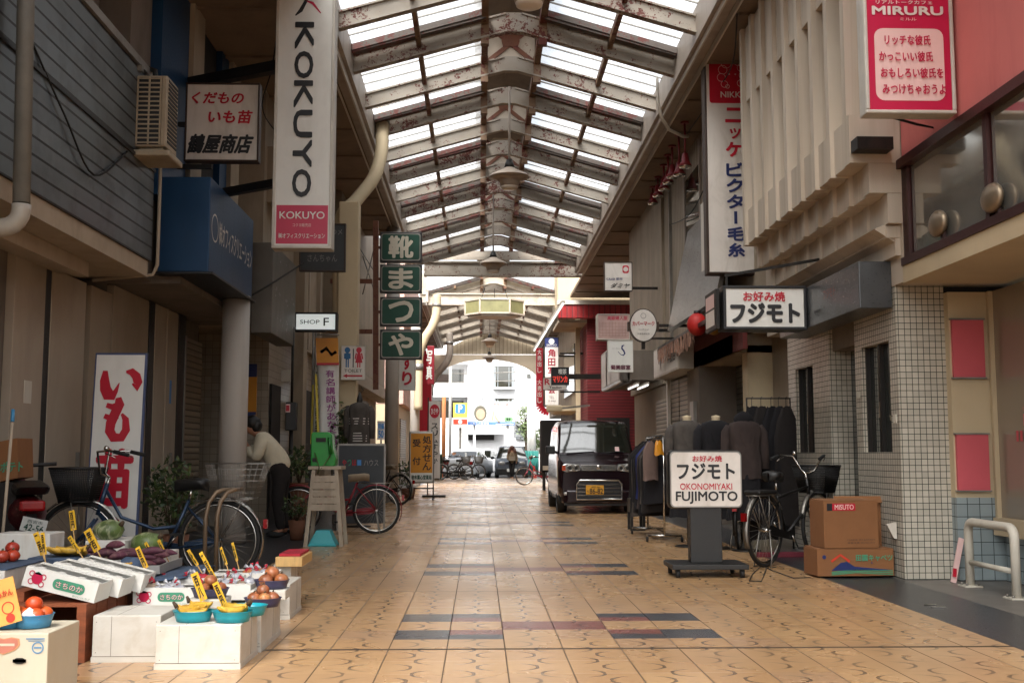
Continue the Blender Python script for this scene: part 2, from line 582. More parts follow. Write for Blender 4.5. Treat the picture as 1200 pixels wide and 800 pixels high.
M['hair_brown'] = paint('brown_hair', '#5b3524', 0.5, var=0.3, scale=20)
M['knit'] = paint('cream_knit', '#d2c8b0', 0.95, var=0.12, scale=10, fine=220, bump=0.4)
M['trousers'] = paint('dark_trousers', '#1c1614', 0.9, var=0.2, scale=6)
M['grey_wool'] = paint('grey_wool', '#4a443f', 0.95, var=0.25, scale=12, fine=200, bump=0.3)
M['black_wool'] = paint('black_wool', '#141216', 0.95, var=0.3, scale=10, bump=0.2)
M['brown_wool'] = paint('mauve_wool', '#3d322f', 0.95, var=0.2, scale=12, fine=200, bump=0.3)
M['phone_green'] = paint('phone_green', '#158a2c', 0.35, var=0.12)
M['light_teal'] = paint('pale_teal_plastic', '#35a5ad', 0.45, var=0.1)
M['car_plum'] = paint('van_paint', '#1c0a11', 0.16, 0.2, var=0.15, bump=0, spec=0.8)
M['car_white'] = paint('car_white', '#eceef0', 0.25, 0, var=0.05, bump=0)
M['car_grey'] = paint('car_charcoal', '#5a6068', 0.25, 0.2, var=0.1, bump=0)
M['lens'] = shop_glass('headlight_lens', '#8f8c86', 0.08)
M['amber'] = paint('amber_lens', '#a83c14', 0.2, bump=0)
M['red_lens'] = paint('red_lens', '#8d0f12', 0.2, bump=0)
M['plate_yellow'] = paint('plate_yellow', '#d69a26', 0.45, var=0.05, bump=0)
M['bike_blue'] = paint('bike_steel_blue', '#2c3f57', 0.3, 0.4, var=0.1, bump=0)
M['bike_red'] = paint('bike_red', '#7b1220', 0.3, 0.2, var=0.1, bump=0)
M['bike_black'] = paint('bike_black', '#191716', 0.4, 0.3, var=0.2, bump=0)
M['saddle_tan'] = paint('saddle_tan', '#8d7c66', 0.7)
M['lamp_shade'] = paint('lamp_enamel', '#a89a8c', 0.5, var=0.15, dirt='#6a5748', dirt_amt=0.4)
M['lamp_glow'] = emit('lamp_bulb_glass', (0.75, 0.68, 0.6), 0.0)
M['tube'] = emit('tube_lamp', (0.95, 0.95, 0.92), 0.5)
M['lit_sign'] = emit('lit_sign_face', (0.85, 0.92, 0.9), 0.14)
M['plaster_far'] = paint('white_render', '#e6e6e6', 0.8, var=0.05, scale=0.4, dirt='#bdbcba', dirt_amt=0.3)
M['asphalt'] = paint('asphalt', '#4a4a4a', 0.9, var=0.2, scale=1, fine=200)
M['granite_dark'] = paint('dark_granite', '#34363a', 0.3, var=0.25, scale=5, dirt='#23252a', dirt_amt=0.4, fine=220, bump=0.05)
M['granite_grey'] = paint('grey_granite', '#6b6660', 0.4, var=0.2, scale=3, dirt='#4b4640', dirt_amt=0.4, fine=220, bump=0.05)
M['onion'] = paint('onion_skin', '#a4603a', 0.35, var=0.5, scale=22, bump=0.05, dirt='#cf9f74', dirt_amt=0.5, each=0.4, stretch=(1, 1, .3))
M['orange_fruit'] = paint('orange_peel', '#cf5620', 0.4, var=0.2, scale=18, fine=300, bump=0.2, each=0.25)
M['banana'] = paint('banana_skin', '#c79a34', 0.5, var=0.3, scale=16, dirt='#4a3616', dirt_amt=0.7, bump=0, each=0.2)
M['potato'] = paint('sweet_potato_skin', '#572839', 0.75, var=0.4, scale=20, bump=0.3, dirt='#8a6a5c', dirt_amt=0.5, each=0.5)
M['squash'] = paint('squash_skin', '#5a6f38', 0.45, var=0.6, scale=10, dirt='#c9cba6', dirt_amt=0.95, bump=0.2, each=0.2)
M['garlic'] = paint('root_vegetable', '#8a7968', 0.7, var=0.3, scale=14, bump=0.2)
M['tomato'] = paint('tomato_skin', '#a83a20', 0.3, var=0.25, scale=12, bump=0, each=0.3)
M['net_red'] = paint('red_net', '#a8152c', 0.6, bump=0)
M['film'] = paint('clear_film', '#a9aab0', 0.15, var=0.3, scale=20, bump=0.3, spec=0.8)
M['teal_sheet'] = paint('teal_fence_sheet', '#4ba69a', 0.6)
M['cone'] = paint('cone_red', '#c8361e', 0.5)
M['pale_yellow'] = paint('pale_yellow', '#d9c24c', 0.6)
M['fringe'] = paint('fringe_cloth', '#94705f', 0.95, var=0.25, scale=30, stretch=(1, 8, 1))
M['lantern_red'] = paint('lantern_red', '#b01c16', 0.6)
M['lantern_yellow'] = paint('lantern_ochre', '#9a6a14', 0.6)
M['silver_sheet'] = paint('silver_sheet', '#86827c', 0.3, 0.7, var=0.2, scale=2)
M['hex_green'] = paint('olive_panel', '#7d7a52', 0.5)

# ---------------------------------------------------------------- writing
_tc = {}


def glyphs(s, bold=0.0):
    k = (s, bold)
    if k not in _tc:
        c = bpy.data.curves.new('writing', 'FONT')
        c.body = s
        c.resolution_u = 3
        c.offset = bold
        o = bpy.data.objects.new('writing', c)
        COL.objects.link(o)
        dg = bpy.context.evaluated_depsgraph_get()
        m = o.evaluated_get(dg).to_mesh()
        v = [tuple(p.co) for p in m.vertices]
        f = [tuple(p.vertices) for p in m.polygons]
        o.evaluated_get(dg).to_mesh_clear()
        bpy.data.objects.remove(o)
        bpy.data.curves.remove(c)
        xs = [p[0] for p in v]; ys = [p[1] for p in v]
        x0, x1, y0, y1 = min(xs), max(xs), min(ys), max(ys)
        w, h = max(x1 - x0, 1e-4), max(y1 - y0, 1e-4)
        _tc[k] = ([((p[0] - x0) / w, (p[1] - y0) / h) for p in v], f, w / h)
    return _tc[k]


class Face:
    """a flat writing surface: origin at its lower left corner, X and Y unit axes, N towards the reader"""
    def __init__(s, mb, O, X, Y, w, h, eps=0.004):
        s.mb, s.O, s.X, s.Y, s.w, s.h = mb, Vector(O), Vector(X).normalized(), Vector(Y).normalized(), w, h
        s.N = s.X.cross(s.Y)
        s.e = eps

    def P(s, x, y, k=1): return s.O + s.X * (x * s.w) + s.Y * (y * s.h) + s.N * (s.e * k)

    def rect(s, x0, y0, x1, y1, m, k=1):
        s.mb.add([s.P(x0, y0, k), s.P(x1, y0, k), s.P(x1, y1, k), s.P(x0, y1, k)], [(0, 1, 2, 3)], m)

    def rrect(s, x0, y0, x1, y1, r, m, k=1):
        pts = []
        rx, ry = r / s.w, r / s.h
        for cx, cy, a0 in ((x1 - rx, y1 - ry, 0), (x0 + rx, y1 - ry, 90), (x0 + rx, y0 + ry, 180), (x1 - rx, y0 + ry, 270)):
            for i in range(6):
                a = R(a0 + i * 18)
                pts.append(s.P(cx + rx * math.cos(a), cy + ry * math.sin(a), k))
        s.mb.add(pts, [list(range(len(pts)))], m)

    def poly(s, pts, m, k=1):
        s.mb.add([s.P(x, y, k) for x, y in pts], [list(range(len(pts)))], m)

    def disc(s, cx, cy, r, m, k=1, ry=None, n=24):
        rx, ry_ = r / s.w, (ry or r) / s.h
        s.poly([(cx + rx * math.cos(2 * math.pi * i / n), cy + ry_ * math.sin(2 * math.pi * i / n)) for i in range(n)], m, k)

    def ring(s, cx, cy, r, t, m, k=1, n=20, a0=0, a1=360):
        v = []
        for i in range(n + 1):
            a = R(a0 + (a1 - a0) * i / n)
            for q in (r, r - t): v.append(s.P(cx + q * math.cos(a) / s.w, cy + q * math.sin(a) / s.h, k))
        s.mb.add(v, [(2 * i, 2 * i + 2, 2 * i + 3, 2 * i + 1) for i in range(n)], m)

    def stroke(s, pts, t, m, k=1):
        """a brush line through points given as (x, y) or (x, y, width factor)"""
        v = []
        P2 = [(p[0] * s.w, p[1] * s.h, (p[2] if len(p) > 2 else 1) * t / 2) for p in pts]
        for i, (x, y, q) in enumerate(P2):
            a, b = P2[max(0, i - 1)], P2[min(len(P2) - 1, i + 1)]
            d = Vector((b[0] - a[0], b[1] - a[1]))
            d = d.normalized() if d.length > 1e-9 else Vector((1, 0))
            n_ = Vector((-d.y, d.x)) * q
            for sg in (1, -1):
                v.append(s.O + s.X * (x + sg * n_.x) + s.Y * (y + sg * n_.y) + s.N * (s.e * k))
        s.mb.add(v, [(2 * i, 2 * i + 1, 2 * i + 3, 2 * i + 2) for i in range(len(P2) - 1)], m)

    def text(s, t, x0, y0, x1, y1, m, k=2, bold=0.0, keep=False, shear=0, rot=0):
        v, f, asp = glyphs(t)
        if keep:
            hh = (y1 - y0) * s.h
            ww = hh * asp
            if ww > (x1 - x0) * s.w: ww = (x1 - x0) * s.w
            c = (x0 + x1) / 2
            x0, x1 = c - ww / s.w / 2, c + ww / s.w / 2
        bx = by = 0.0
        st = [(0, 0)]
        if bold:      # heavier strokes: the same letters laid over each other, slightly shifted
            q = bold * 0.75
            hh = (y1 - y0) * s.h if rot == 0 else (x1 - x0) * s.w
            bx, by = q * hh / s.w, q * hh / s.h
            n = 8 if bold > 0.028 else 4
            st += [(math.cos(2 * math.pi * i / n), math.sin(2 * math.pi * i / n)) for i in range(n)]
        x0, x1, y0, y1 = x0 + bx, x1 - bx, y0 + by, y1 - by
        for i, (ox, oy) in enumerate(st):
            out = []
            for a, b in v:
                if rot == -90: a, b = b, 1 - a      # reads downwards
                a = a + shear * (b - 0.5)
                out.append(s.P(x0 + a * (x1 - x0) + ox * bx, y0 + b * (y1 - y0) + oy * by, k + 0.06 * i))
            s.mb.add(out, f, m)

    def vtext(s, t, x0, y0, x1, y1, m, k=2, bold=0.0, gap=0.12):
        """characters stacked from the top down"""
        n = len(t)
        h = (y1 - y0) / n
        for i, ch in enumerate(t):
            b = y1 - (i + 1) * h + h * gap / 2
            tp = b + h * (1 - gap)
            if ch == ' ': continue
            if ch == 'ー':
                c = (x0 + x1) / 2
                d = (x1 - x0) * 0.09
                s.rect(c - d, b + h * 0.05, c + d, tp - h * 0.05, m, k)
            elif ch in 'ッょっ':
                s.text(ch, x0 + (x1 - x0) * .25, b + h * .05, x1 - (x1 - x0) * .1, tp - h * .2, m, k, bold)
            else: s.text(ch, x0, b, x1, tp, m, k, bold)


def sign_box(name, label, p0, p1, depth, mats, draw, group=None, frame=None, rim=0.02, cat='sign', bars=(), bevel=0.006, D=None, face=0, X=(1, 0, 0), both=False):
    """a box sign facing X x Z: p0 lower left corner, p1 upper right corner of the front; parts case, face, bracket"""
    p0, p1 = Vector(p0), Vector(p1)
    X = Vector(X).normalized(); Z = Vector((0, 0, 1)); N = X.cross(Z)
    w = (p1 - p0).dot(X); h = p1.z - p0.z
    c = p0 + X * w / 2 + Z * h / 2 - N * depth / 2
    t = thing(name, label, cat, c, group)
    mb = MB()
    mb.obox(c, X * w / 2, N * (depth / 2), Z * h / 2)
    if rim:      # raised rim round the face
        for a, b in ((0, rim), (h - rim, h)):
            mb.obox(p0 + X * w / 2 + Z * (a + b) / 2 + N * 0.006, X * w / 2, N * 0.010, Z * (b - a) / 2)
        for a, b in ((0, rim), (w - rim, w)):
            mb.obox(p0 + X * (a + b) / 2 + Z * h / 2 + N * 0.0065, X * (b - a) / 2, N * 0.010, Z * (h / 2 - rim))
    mb.build('case', frame or M['metal_frame'], t, bevel=bevel)
    mb = MB()
    f = Face(mb, p0 + X * rim + Z * rim, X, Z, w - 2 * rim, h - 2 * rim, 0.0015)
    f.rect(0, 0, 1, 1, face, 1.0)
    f.e = 0.004
    draw(f)
    if both:
        fb = Face(mb, p0 + X * (w - rim) + Z * rim - N * depth, -X, Z, w - 2 * rim, h - 2 * rim, 0.0015)
        fb.rect(0, 0, 1, 1, face, 1.0)
        fb.e = 0.004
        draw(fb)
    mb.build('face', mats, t)
    for q in bars:
        mb = MB()
        mb.bar(q[0], q[1], q[2], q[2])
        mb.build('bracket', q[3] if len(q) > 3 else M['dark_metal'], t)
    return t


def sign_uv(name, label, u0, v0, u1, v1, D, depth, mats, draw, **k):
    a, b = at(u0, v1, D), at(u1, v0, D)
    c0 = Vector(((at(u0, v0, D).x + a.x) / 2, D, a.z))
    c1 = Vector(((at(u1, v1, D).x + b.x) / 2, D, b.z))
    return sign_box(name, label, c0, c1, depth, mats, draw, **k)


def leaf_cloud(mb, c, rx, ry, rz, n, size, m=(0, 1)):
    for _ in range(n):
        while True:
            d = Vector((random.uniform(-1, 1), random.uniform(-1, 1), random.uniform(-1, 1)))
            if d.length < 1: break
        p = Vector(c) + Vector((d.x * rx, d.y * ry, d.z * rz))
        a = Vector((random.gauss(0, 1), random.gauss(0, 1), random.gauss(0.3, 0.8))).normalized()
        b = a.cross(Vector((random.gauss(0, 1), random.gauss(0, 1), random.gauss(0, 1)))).normalized()
        l = size * random.uniform(0.6, 1.3)
        mb.add([p, p + a * l * .5 + b * l * .22, p + a * l, p + a * l * .5 - b * l * .22], [(0, 1, 2, 3)], random.choice(m))
# ================================================================ the ground
def floor_material():
    b = NB('arcade_tiles')
    P = b.pos()
    x, y = P[0], P[1]
    w, r, per = 0.3305, 0.352, 3.52
    u = b.m('DIVIDE', b.m('SUBTRACT', x, 0.148), w)
    k = b.m('FLOOR', b.m('ADD', u, 0.5))
    dx = b.m('SUBTRACT', u, k)
    jl = b.m('LESS_THAN', b.m('ABSOLUTE', dx), 0.012)
    par = b.m('FLOORED_MODULO', k, 2.0)
    yr = b.m('DIVIDE', b.m('SUBTRACT', y, 6.79), r)
    dy = b.m('SUBTRACT', b.m('FRACT', b.m('ADD', yr, b.m('MULTIPLY', par, 0.5))), 0.5)
    e = b.m('SQRT', b.m('ADD', b.m('POWER', b.m('DIVIDE', dx, 0.485), 2.0), b.m('POWER', b.m('DIVIDE', dy, 0.30), 2.0)))
    tw = b.m('MULTIPLY', b.ramp(b.m('ABSOLUTE', dx), 0.12, 0.47), 0.074)
    wob = b.m('MULTIPLY', b.m('SUBTRACT', b.noise(9, 2, vec=b.n('ShaderNodeNewGeometry').outputs['Position']), 0.5), 0.12)
    arc = b.m('LESS_THAN', b.m('ABSOLUTE', b.m('ADD', b.m('SUBTRACT', e, 1.0), wob)), tw)
    # colour bands
    pm = b.m('FLOORED_MODULO', yr, 10.0)
    ri = b.m('FLOOR', pm)
    fr = b.m('FRACT', pm)
    s = b.m('ABSOLUTE', b.m('SUBTRACT', b.m('FLOOR', u), 0.5))
    def eq(a, v): return b.m('COMPARE', a, v, 0.1)
    r0, r1, r2 = eq(ri, 0.0), eq(ri, 1.0), eq(ri, 2.0)
    r02 = b.m('ADD', r0, r2)
    dark = b.m('MULTIPLY', eq(s, 2.0 + 0.5), r02)
    lowhalf = b.m('LESS_THAN', fr, 0.5)
    greyhalf = b.m('ADD', b.m('MULTIPLY', r0, lowhalf), b.m('MULTIPLY', r2, b.m('SUBTRACT', 1, lowhalf)))
    split = b.m('MULTIPLY', eq(s, 1.5), r02)
    gry = b.m('MAXIMUM', dark, b.m('MULTIPLY', split, greyhalf))
    red = b.m('MAXIMUM', b.m('MULTIPLY', split, b.m('SUBTRACT', 1, greyhalf)), b.m('MULTIPLY', eq(s, 0.5), r1))
    # tone
    g = b.n('ShaderNodeNewGeometry').outputs['Position']
    cmb = b.n('ShaderNodeCombineXYZ')
    b.link(b.m('FLOOR', u), cmb.inputs[0]); b.link(b.m('FLOOR', yr), cmb.inputs[1])
    wn = b.n('ShaderNodeTexWhiteNoise'); wn.noise_dimensions = '2D'
    b.link(cmb.outputs[0], wn.inputs['Vector'])
    n1 = b.noise(0.7, 5, vec=g)
    n2 = b.noise(14, 5, 0.7, vec=g)
    base = b.mix(wn.outputs[0], lin('#b18b62'), lin('#be996e'))
    odd = b.m('GREATER_THAN', wn.outputs[0], 0.93)
    base = b.mix(b.m('MULTIPLY', odd, 0.5), base, lin('#a07f66'))
    base = b.mix(b.m('MULTIPLY', b.ramp(n1, 0.4, 0.72), 0.4), base, lin('#8a6a4e'))
    wp = b.noise(0.35, 3, vec=g)
    base = b.mix(b.m('MULTIPLY', b.ramp(wp, 0.45, 0.7), 0.3), base, lin('#a58d78'))
    vo = b.n('ShaderNodeTexVoronoi'); vo.inputs['Scale'].default_value = 2.1; b.link(g, vo.inputs['Vector'])
    gum = b.m('LESS_THAN', vo.outputs['Distance'], 0.035)
    base = b.mix(b.m('MULTIPLY', gum, 0.55), base, lin('#4b3d33'))
    base = b.mix(b.m('MULTIPLY', b.ramp(n2, 0.45, 0.8), 0.25), base, lin('#8a6647'))
    base = b.mix(gry, base, b.mix(n2, lin('#2c3036'), lin('#4a4d52')))
    base = b.mix(red, base, b.mix(n2, lin('#6d3f3b'), lin('#85534b')))
    # dirt spots
    sp = b.m('GREATER_THAN', b.noise(5, 6, 0.8, vec=g), 0.69)
    base = b.mix(b.m('MULTIPLY', sp, 0.5), base, lin('#6a4a35'))
    base = b.mix(b.m('MULTIPLY', arc, 0.66), base, lin('#2f2a28'))
    # cross joints
    def cross(y0, p, wd):
        f = b.m('FLOORED_MODULO', b.m('SUBTRACT', y, y0), p)
        return b.m('LESS_THAN', f, wd)
    cj = b.m('MAXIMUM', cross(6.43, 9.19, 0.045), b.m('MULTIPLY', cross(9.1, 4.2, 0.02), 0.6))
    rowl = b.m('MULTIPLY', b.m('LESS_THAN', fr, 0.012), 0.18)
    ln = b.m('MAXIMUM', b.m('MAXIMUM', b.m('MULTIPLY', jl, 0.9), cj), rowl)
    base = b.mix(b.m('MULTIPLY', ln, 0.88), base, lin('#1a1512'))
    rg = b.m('ADD', b.m('MULTIPLY', b.ramp(n1, 0.3, 0.7), 0.14), 0.2)
    rg = b.m('ADD', rg, b.m('MULTIPLY', b.m('MAXIMUM', ln, sp), 0.4), clamp=True)
    b.set(color=base, rough=rg, spec=0.42)
    h = b.m('SUBTRACT', b.m('MULTIPLY', n2, 0.04), b.m('MAXIMUM', ln, b.m('MULTIPLY', arc, 0.5)))
    b.bump(h, 0.35, 0.003)
    return b.mat


mb = MB(); mb.box(-400, 400, -60, 900, -0.6, -0.13); structure('ground', mb, M['asphalt'])
mb = MB(); mb.box(-2.1, 3.07, -14, 51.5, -0.12, 0.0); structure('arcade_floor', mb, floor_material())
mb = MB(); mb.box(-6, -2.1, -14, 51.5, -0.12, -0.003); structure('pavement_beside_arcade', mb, M['granite_dark'])
mb = MB(); mb.box(3.07, 3.72, -14, 51.5, -0.12, -0.002); structure('pavement_dark_strip', mb, M['granite_dark'])
mb = MB(); mb.box(3.72, 7, -14, 51.5, -0.12, -0.003); structure('pavement_grey_strip', mb, M['granite_grey'])
mb = MB(); mb.box(-30, 30, 51.5, 51.75, -0.13, 0.0); structure('kerb', mb, M['granite_grey'])
mb = MB()
for i in range(3): mb.box(-2.5 + i * 2.6, -2.38 + i * 2.6, 53, 58, -0.13, -0.124)
mb.box(-20, 20, 52.2, 52.35, -0.13, -0.124)
structure('road_marking', mb, M['sign_white2'])

# ================================================================ arcade roof
XL, XR, XC, ZE, ZR = -1.87, 2.86, 0.49, 6.68, 7.34


def zline(x):
    t = (x - XL) / (XC - XL) if x <= XC else (XR - x) / (XR - XC)
    return ZE + (ZR - ZE) * t


GL = glass_panel('roof_glass')
roof_n = [0]


def arcade_roof(y0, n, step, label, mat, big0, end_y, start_y):
    t = thing('arcade_roof', label, 'roof', (XC, (start_y + end_y) / 2, ZE))
    ys = [y0 + step * k for k in range(n)]
    for k, y in enumerate(ys):
        big = (k + big0) % 2 == 0
        mb = MB()
        d = 0.27 if big else 0.22
        lowr = [(XL, ZE), (XC - 0.12, ZR - .02), (XC + 0.12, ZR - .02), (XR, ZE)]
        up = [(XR, ZE + d), (XC + .1, ZR + d), (XC - .1, ZR + d), (XL, ZE + d)]
        for a, b in ((0, 1), (1, 2), (2, 3)):
            q = [lowr[a], lowr[b], up[3 - b], up[3 - a]]
            mb.prism(q, y - 0.03, y + 0.03)
        # lower and upper flanges
        for a, b in ((0, 1), (2, 3)):
            p, q = lowr[a], lowr[b]
            mb.bar((p[0], y, p[1]), (q[0], y, q[1]), 0.13, 0.025)
            mb.bar((p[0], y, p[1] + d), (q[0], y, q[1] + d), 0.13, 0.025)
        mb.bar((XC - .12, y, ZR - .02), (XC + .12, y, ZR - .02), 0.13, 0.025)
        mb.build('rafter', mat, t)
        if big:
            mb = MB()
            for s in (-1, 1):
                xa, xb = (XL, XC - .42) if s < 0 else (XR, XC + .42)
                mb.bar((xa, y - .24, zline(xa) + d - .02), (xb, y - .24, zline(xb) + d + .0), 0.25, 0.09)
                mb.bar((xa, y - .32, zline(xa) + d - .05), (xb, y - .32, zline(xb) + d - .05), 0.04, 0.08)
            mb.build('trough', M['trough'], t)
        else:
            # braced end panel of the ridge monitor
            mb = MB()
            z0, z1 = ZR + .22, ZR + .84
            mb.prism([(XC - .4, z0 - .08), (XC + .4, z0 - .08), (XC + .4, z1 - .16), (XC + .2, z1), (XC - .2, z1), (XC - .4, z1 - .16)], y + .10, y + .13)
            for s in (-1, 1):
                mb.bar((XC - s * .39, y + .085, z0 - .06), (XC + s * .39, y + .085, z1 - .05), 0.03, 0.07, 1)
            mb.prism([(XC - .12, z0 + .2), (XC + .12, z0 + .2), (XC + .15, z0 + .3), (XC + .12, z0 + .4), (XC - .12, z0 + .4), (XC - .15, z0 + .3)], y + .062, y + .10, m=2)
            mb.build('ridge_brace', [M['beam_far'], M['rust'], M['rust']], t)
    # members along the street
    mb = MB()
    ya, yb = start_y, end_y
    for x in (-0.91, 1.91):
        mb.box(x - .035, x + .035, ya, yb, zline(x) + .12, zline(x) + .22)
    mb.build('purlin', M['purlin'], t)
    mb = MB()
    for x in (XC - .43, XC + .43):
        mb.box(x - .05, x + .05, ya, yb, zline(x) + .20, zline(x) + .34)
        for y in ys: mb.box(x - .06, x + .06, y - .06, y + .06, zline(x) - .1, zline(x) + .33)
    mb.build('ridge_rail', M['purlin'], t)
    # the glass, one sheet per slope with its glazing bars
    for xa, xb in ((XL - .1, XC - .43), (XR + .1, XC + .43)):
        mb = MB()
        za, zb = zline(xa) + .34, zline(xb) + .34
        mb.add([(xa, ya, za), (xb, ya, zb), (xb, yb, zb), (xa, yb, za)], [(0, 1, 2, 3)])
        mb.build('roof_glazing', GL, t)
        mb = MB()
        y = ya
        while y < yb:
            mb.bar((xa, y, za - .012), (xb, y, zb - .012), 0.024, 0.02)
            y += step / 4
        mb.build('glazing_bars', M['metal_frame'], t)
    # closed ridge monitor
    mb = MB()
    for x in (XC - .45, XC + .45):
        for y in ys: mb.box(x - .025, x + .025, y - .03, y + .03, zline(x) + .34, ZR + .88)
    mb.prism([(XC - .6, ZR + .88), (XC, ZR + 1.08), (XC + .6, ZR + .88), (XC + .6, ZR + .92), (XC, ZR + 1.12), (XC - .6, ZR + .92)], ya, yb)
    mb.build('ridge_monitor', M['concrete_dark'], t)
    # eave beams, gutters and trims
    for s, x in ((-1, XL), (1, XR)):
        mb = MB()
        a, b = (x - .09, x) if s < 0 else (x, x + .09)
        mb.box(a, b, ya, yb, ZE - .12, ZE + .34)
        mb.build('eave_beam', mat if start_y > 30 else M['fascia'], t)
        mb = MB()
        xx = x + s * .16
        mb.box(xx - .07, xx + .07, ya, yb, ZE - .14, ZE - .03)
        mb.box(xx - .10, xx - .075, ya, yb, ZE - .20, ZE - .06, 1)
        mb.box(xx + .075, xx + .10, ya, yb, ZE - .22, ZE - .08, 1)
        mb.build('gutter', [M['fascia'], M['trim_white']], t)
    return t


arcade_roof(15.9 - 1.68 * 11, 22, 1.68, 'rusty beige steel arcade roof with glass panes over the near stretch of the street', M['beam'], 1, 33.2, -3.2)
arcade_roof(40.2, 11, 1.68, 'cream steel roof of the far stretch of the arcade beyond the cross beams', M['beam_far'], 0, 57.2, 39.8)

for D, u0, u1, v0, v1, mat, lab in ((33.4, 497, 682, 308, 323, M['beam'], 'wide beige steel cross beam closing the near glass roof'),
                                    (40.0, 492, 657, 345, 357, M['beam_far'], 'pale cross beam at the start of the far roof, above the hexagonal lamp box')):
    a, b = at(u0, v1, D), at(u1, v0, D)
    mb = MB()
    mb.box(a.x, b.x, D - .05, D + .05, a.z, b.z)
    mb.box(a.x, b.x, D - .12, D + .12, a.z - .02, a.z + .03)
    mb.box(a.x, b.x, D - .12, D + .12, b.z - .03, b.z + .02)
    t = thing('cross_beam', lab, 'beam', ((a.x + b.x) / 2, D, a.z))
    mb.build('web', mat, t)
    mb = MB()
    for x in (a.x + .12, b.x - .12): mb.box(x - .12, x + .12, D - .1, D + .1, b.z, b.z + (.75 if D > 35 else .3))
    if D > 35:
        mb.box(a.x, b.x, D - .02, D + .02, b.z + .85, b.z + .95)
    if D < 35:
        mb.prism([(a.x + .25, b.z + .16), (b.x - .25, b.z + .16), (b.x - .9, b.z + .40), (a.x + .9, b.z + .40)], D + .2, D + .24)
        mb.box(a.x + .1, b.x - .1, D + .12, D + .18, b.z + .10, b.z + .2)
    mb.build('upstand', mat, t)

# gable and arch at the far end
t = thing('end_arch', 'cream boarded gable above a shallow arch at the far end of the arcade', 'arch', (XC, 57.4, 4.5))
D = 57.4
gl, gr, gb = at(526, 415, D), at(631, 415, D), at(570, 392, D)
mb = MB(); mb.prism([(gl.x, gl.z), (gr.x, gr.z), (gr.x, gr.z + .35), (XC, ZR + .35), (gl.x, gl.z + .35)], D, D + .08)
mb.build('gable_boards', M['corrug_x'], t)
mb = MB()
sL, sR = at(506, 452, D), at(634, 440, D)
ap = at(572, 421, D)
pts = [(sL.x - .3, gl.z - .02), (sL.x - .3, sL.z - .9)]
for i in range(17):
    a = math.pi * (1 - i / 16)
    cx, hw = (sL.x + sR.x) / 2, (sR.x - sL.x) / 2
    pts.append((cx + hw * math.cos(a), sL.z + (ap.z - sL.z) * math.sin(a)))
pts += [(sR.x + .3, sR.z - .6), (sR.x + .3, gr.z - .02)]
# split the arch panel into strips so it stays a clean polygon
top = gl.z - .02
arch = pts[2:-2]
for i in range(len(arch) - 1):
    mb.prism([arch[i], arch[i + 1], (arch[i + 1][0], top), (arch[i][0], top)], D - .02, D + .10)
mb.box(sL.x - .5, sL.x, D - .02, D + .1, sL.z - 1.0, top)
mb.box(sR.x, sR.x + .5, D - .02, D + .1, sR.z - .7, top)
mb.build('arch_panel', paint('arch_cream', '#c4b39c', 0.8, var=0.06), t)

# soffits between the eaves and the shop fronts are parts of the shops' canopies
def slab(name, label, cat, x0, x1, y0, y1, z0, z1, mat):
    t = thing(name, label, cat, ((x0 + x1) / 2, (y0 + y1) / 2, z0))
    mb = MB(); mb.box(x0, x1, y0, y1, z0, z1)
    mb.build('soffit', mat, t)
    mb = MB()
    y = y0 + .4
    while y < y1:
        mb.box(x0 + .05, x1 - .05, y, y + .05, z0 - .03, z0)
        y += 1.68
    mb.build('batten', M['soffit'], t)
    return t


slab('side_canopy', 'brown soffit between the left eave and the left shop fronts', 'canopy', -6, -2.1, 2.6, 27.3, 6.50, 6.6, M['soffit'])
slab('side_canopy', 'brown soffit between the right eave and the finned shop front', 'canopy', 3.13, 7, 2.6, 38.1, 6.50, 6.6, M['soffit'])
slab('side_canopy', 'soffit over the left shops in the far stretch of the arcade', 'canopy', -6, -2.1, 40, 57, 6.50, 6.6, M['soffit'])
slab('side_canopy', 'soffit over the right shops beyond the red brick shop', 'canopy', 3.13, 7, 40, 57, 6.50, 6.6, M['soffit'])


# ================================================================ left side
def building(name, label, loc, cat='building', group=None): return thing(name, label, cat, loc, group)


def P_(parent, name, mats, *boxes, bevel=0):
    mb = MB()
    for b in boxes: mb.box(*b)
    return mb.build(name, mats, parent, bevel=bevel)


# --- dark sided shop, nearest on the left
bL1 = building('shop_building', 'nearest left shop with dark horizontal metal siding above beige door panels', (-4.5, 5, 0))
P_(bL1, 'upper_wall', M['concrete_dark'], (-6.2, -3.95, 1.0, 11.2, 4.85, 7.2))
P_(bL1, 'siding', M['slat'], (-6.2, -3.3, 1.0, 11.1, 3.02, 4.82))
P_(bL1, 'siding_cap', M['metal_frame'], (-6.2, -3.27, .98, 11.12, 4.822, 4.90))
P_(bL1, 'siding_band', M['black'], (-3.3, -3.28, 1.0, 11.1, 3.93, 3.96))
P_(bL1, 'overhang', M['concrete'], (-6.2, -3.32, 1.0, 11.05, 2.86, 3.018))
P_(bL1, 'eaves_pipe', M['concrete'], (-3.72, -3.60, 1.1, 10.2, 2.72, 2.855), (-3.95, -3.74, 1.1, 10.4, 2.78, 2.855))
P_(bL1, 'ground_wall', M['concrete_dark'], (-6.2, -4.1, 1.0, 12.2, 0, 2.85))
for y0, y1, m in ((7.6, 9.0, 'panel_tan'), (9.62, 10.30, 'panel_beige'), (10.45, 11.35, 'panel_beige'), (11.5, 12.15, 'panel_tan')):
    P_(bL1, 'door_panel', M[m], (-4.1, -4.02, y0, y1, 0.02, 2.84), bevel=.006)
P_(bL1, 'door_post', M['black'], (-4.1, -4.03, 10.30, 10.45, 0, 2.845))
mb = MB()
for i, y in enumerate((6.2, 7.7, 9.2, 10.6)):
    mb.box(-3.97, -3.9, y, y + .08, 4.9, 6.5)
mb.build('wall_batten', M['metal_frame'], bL1)
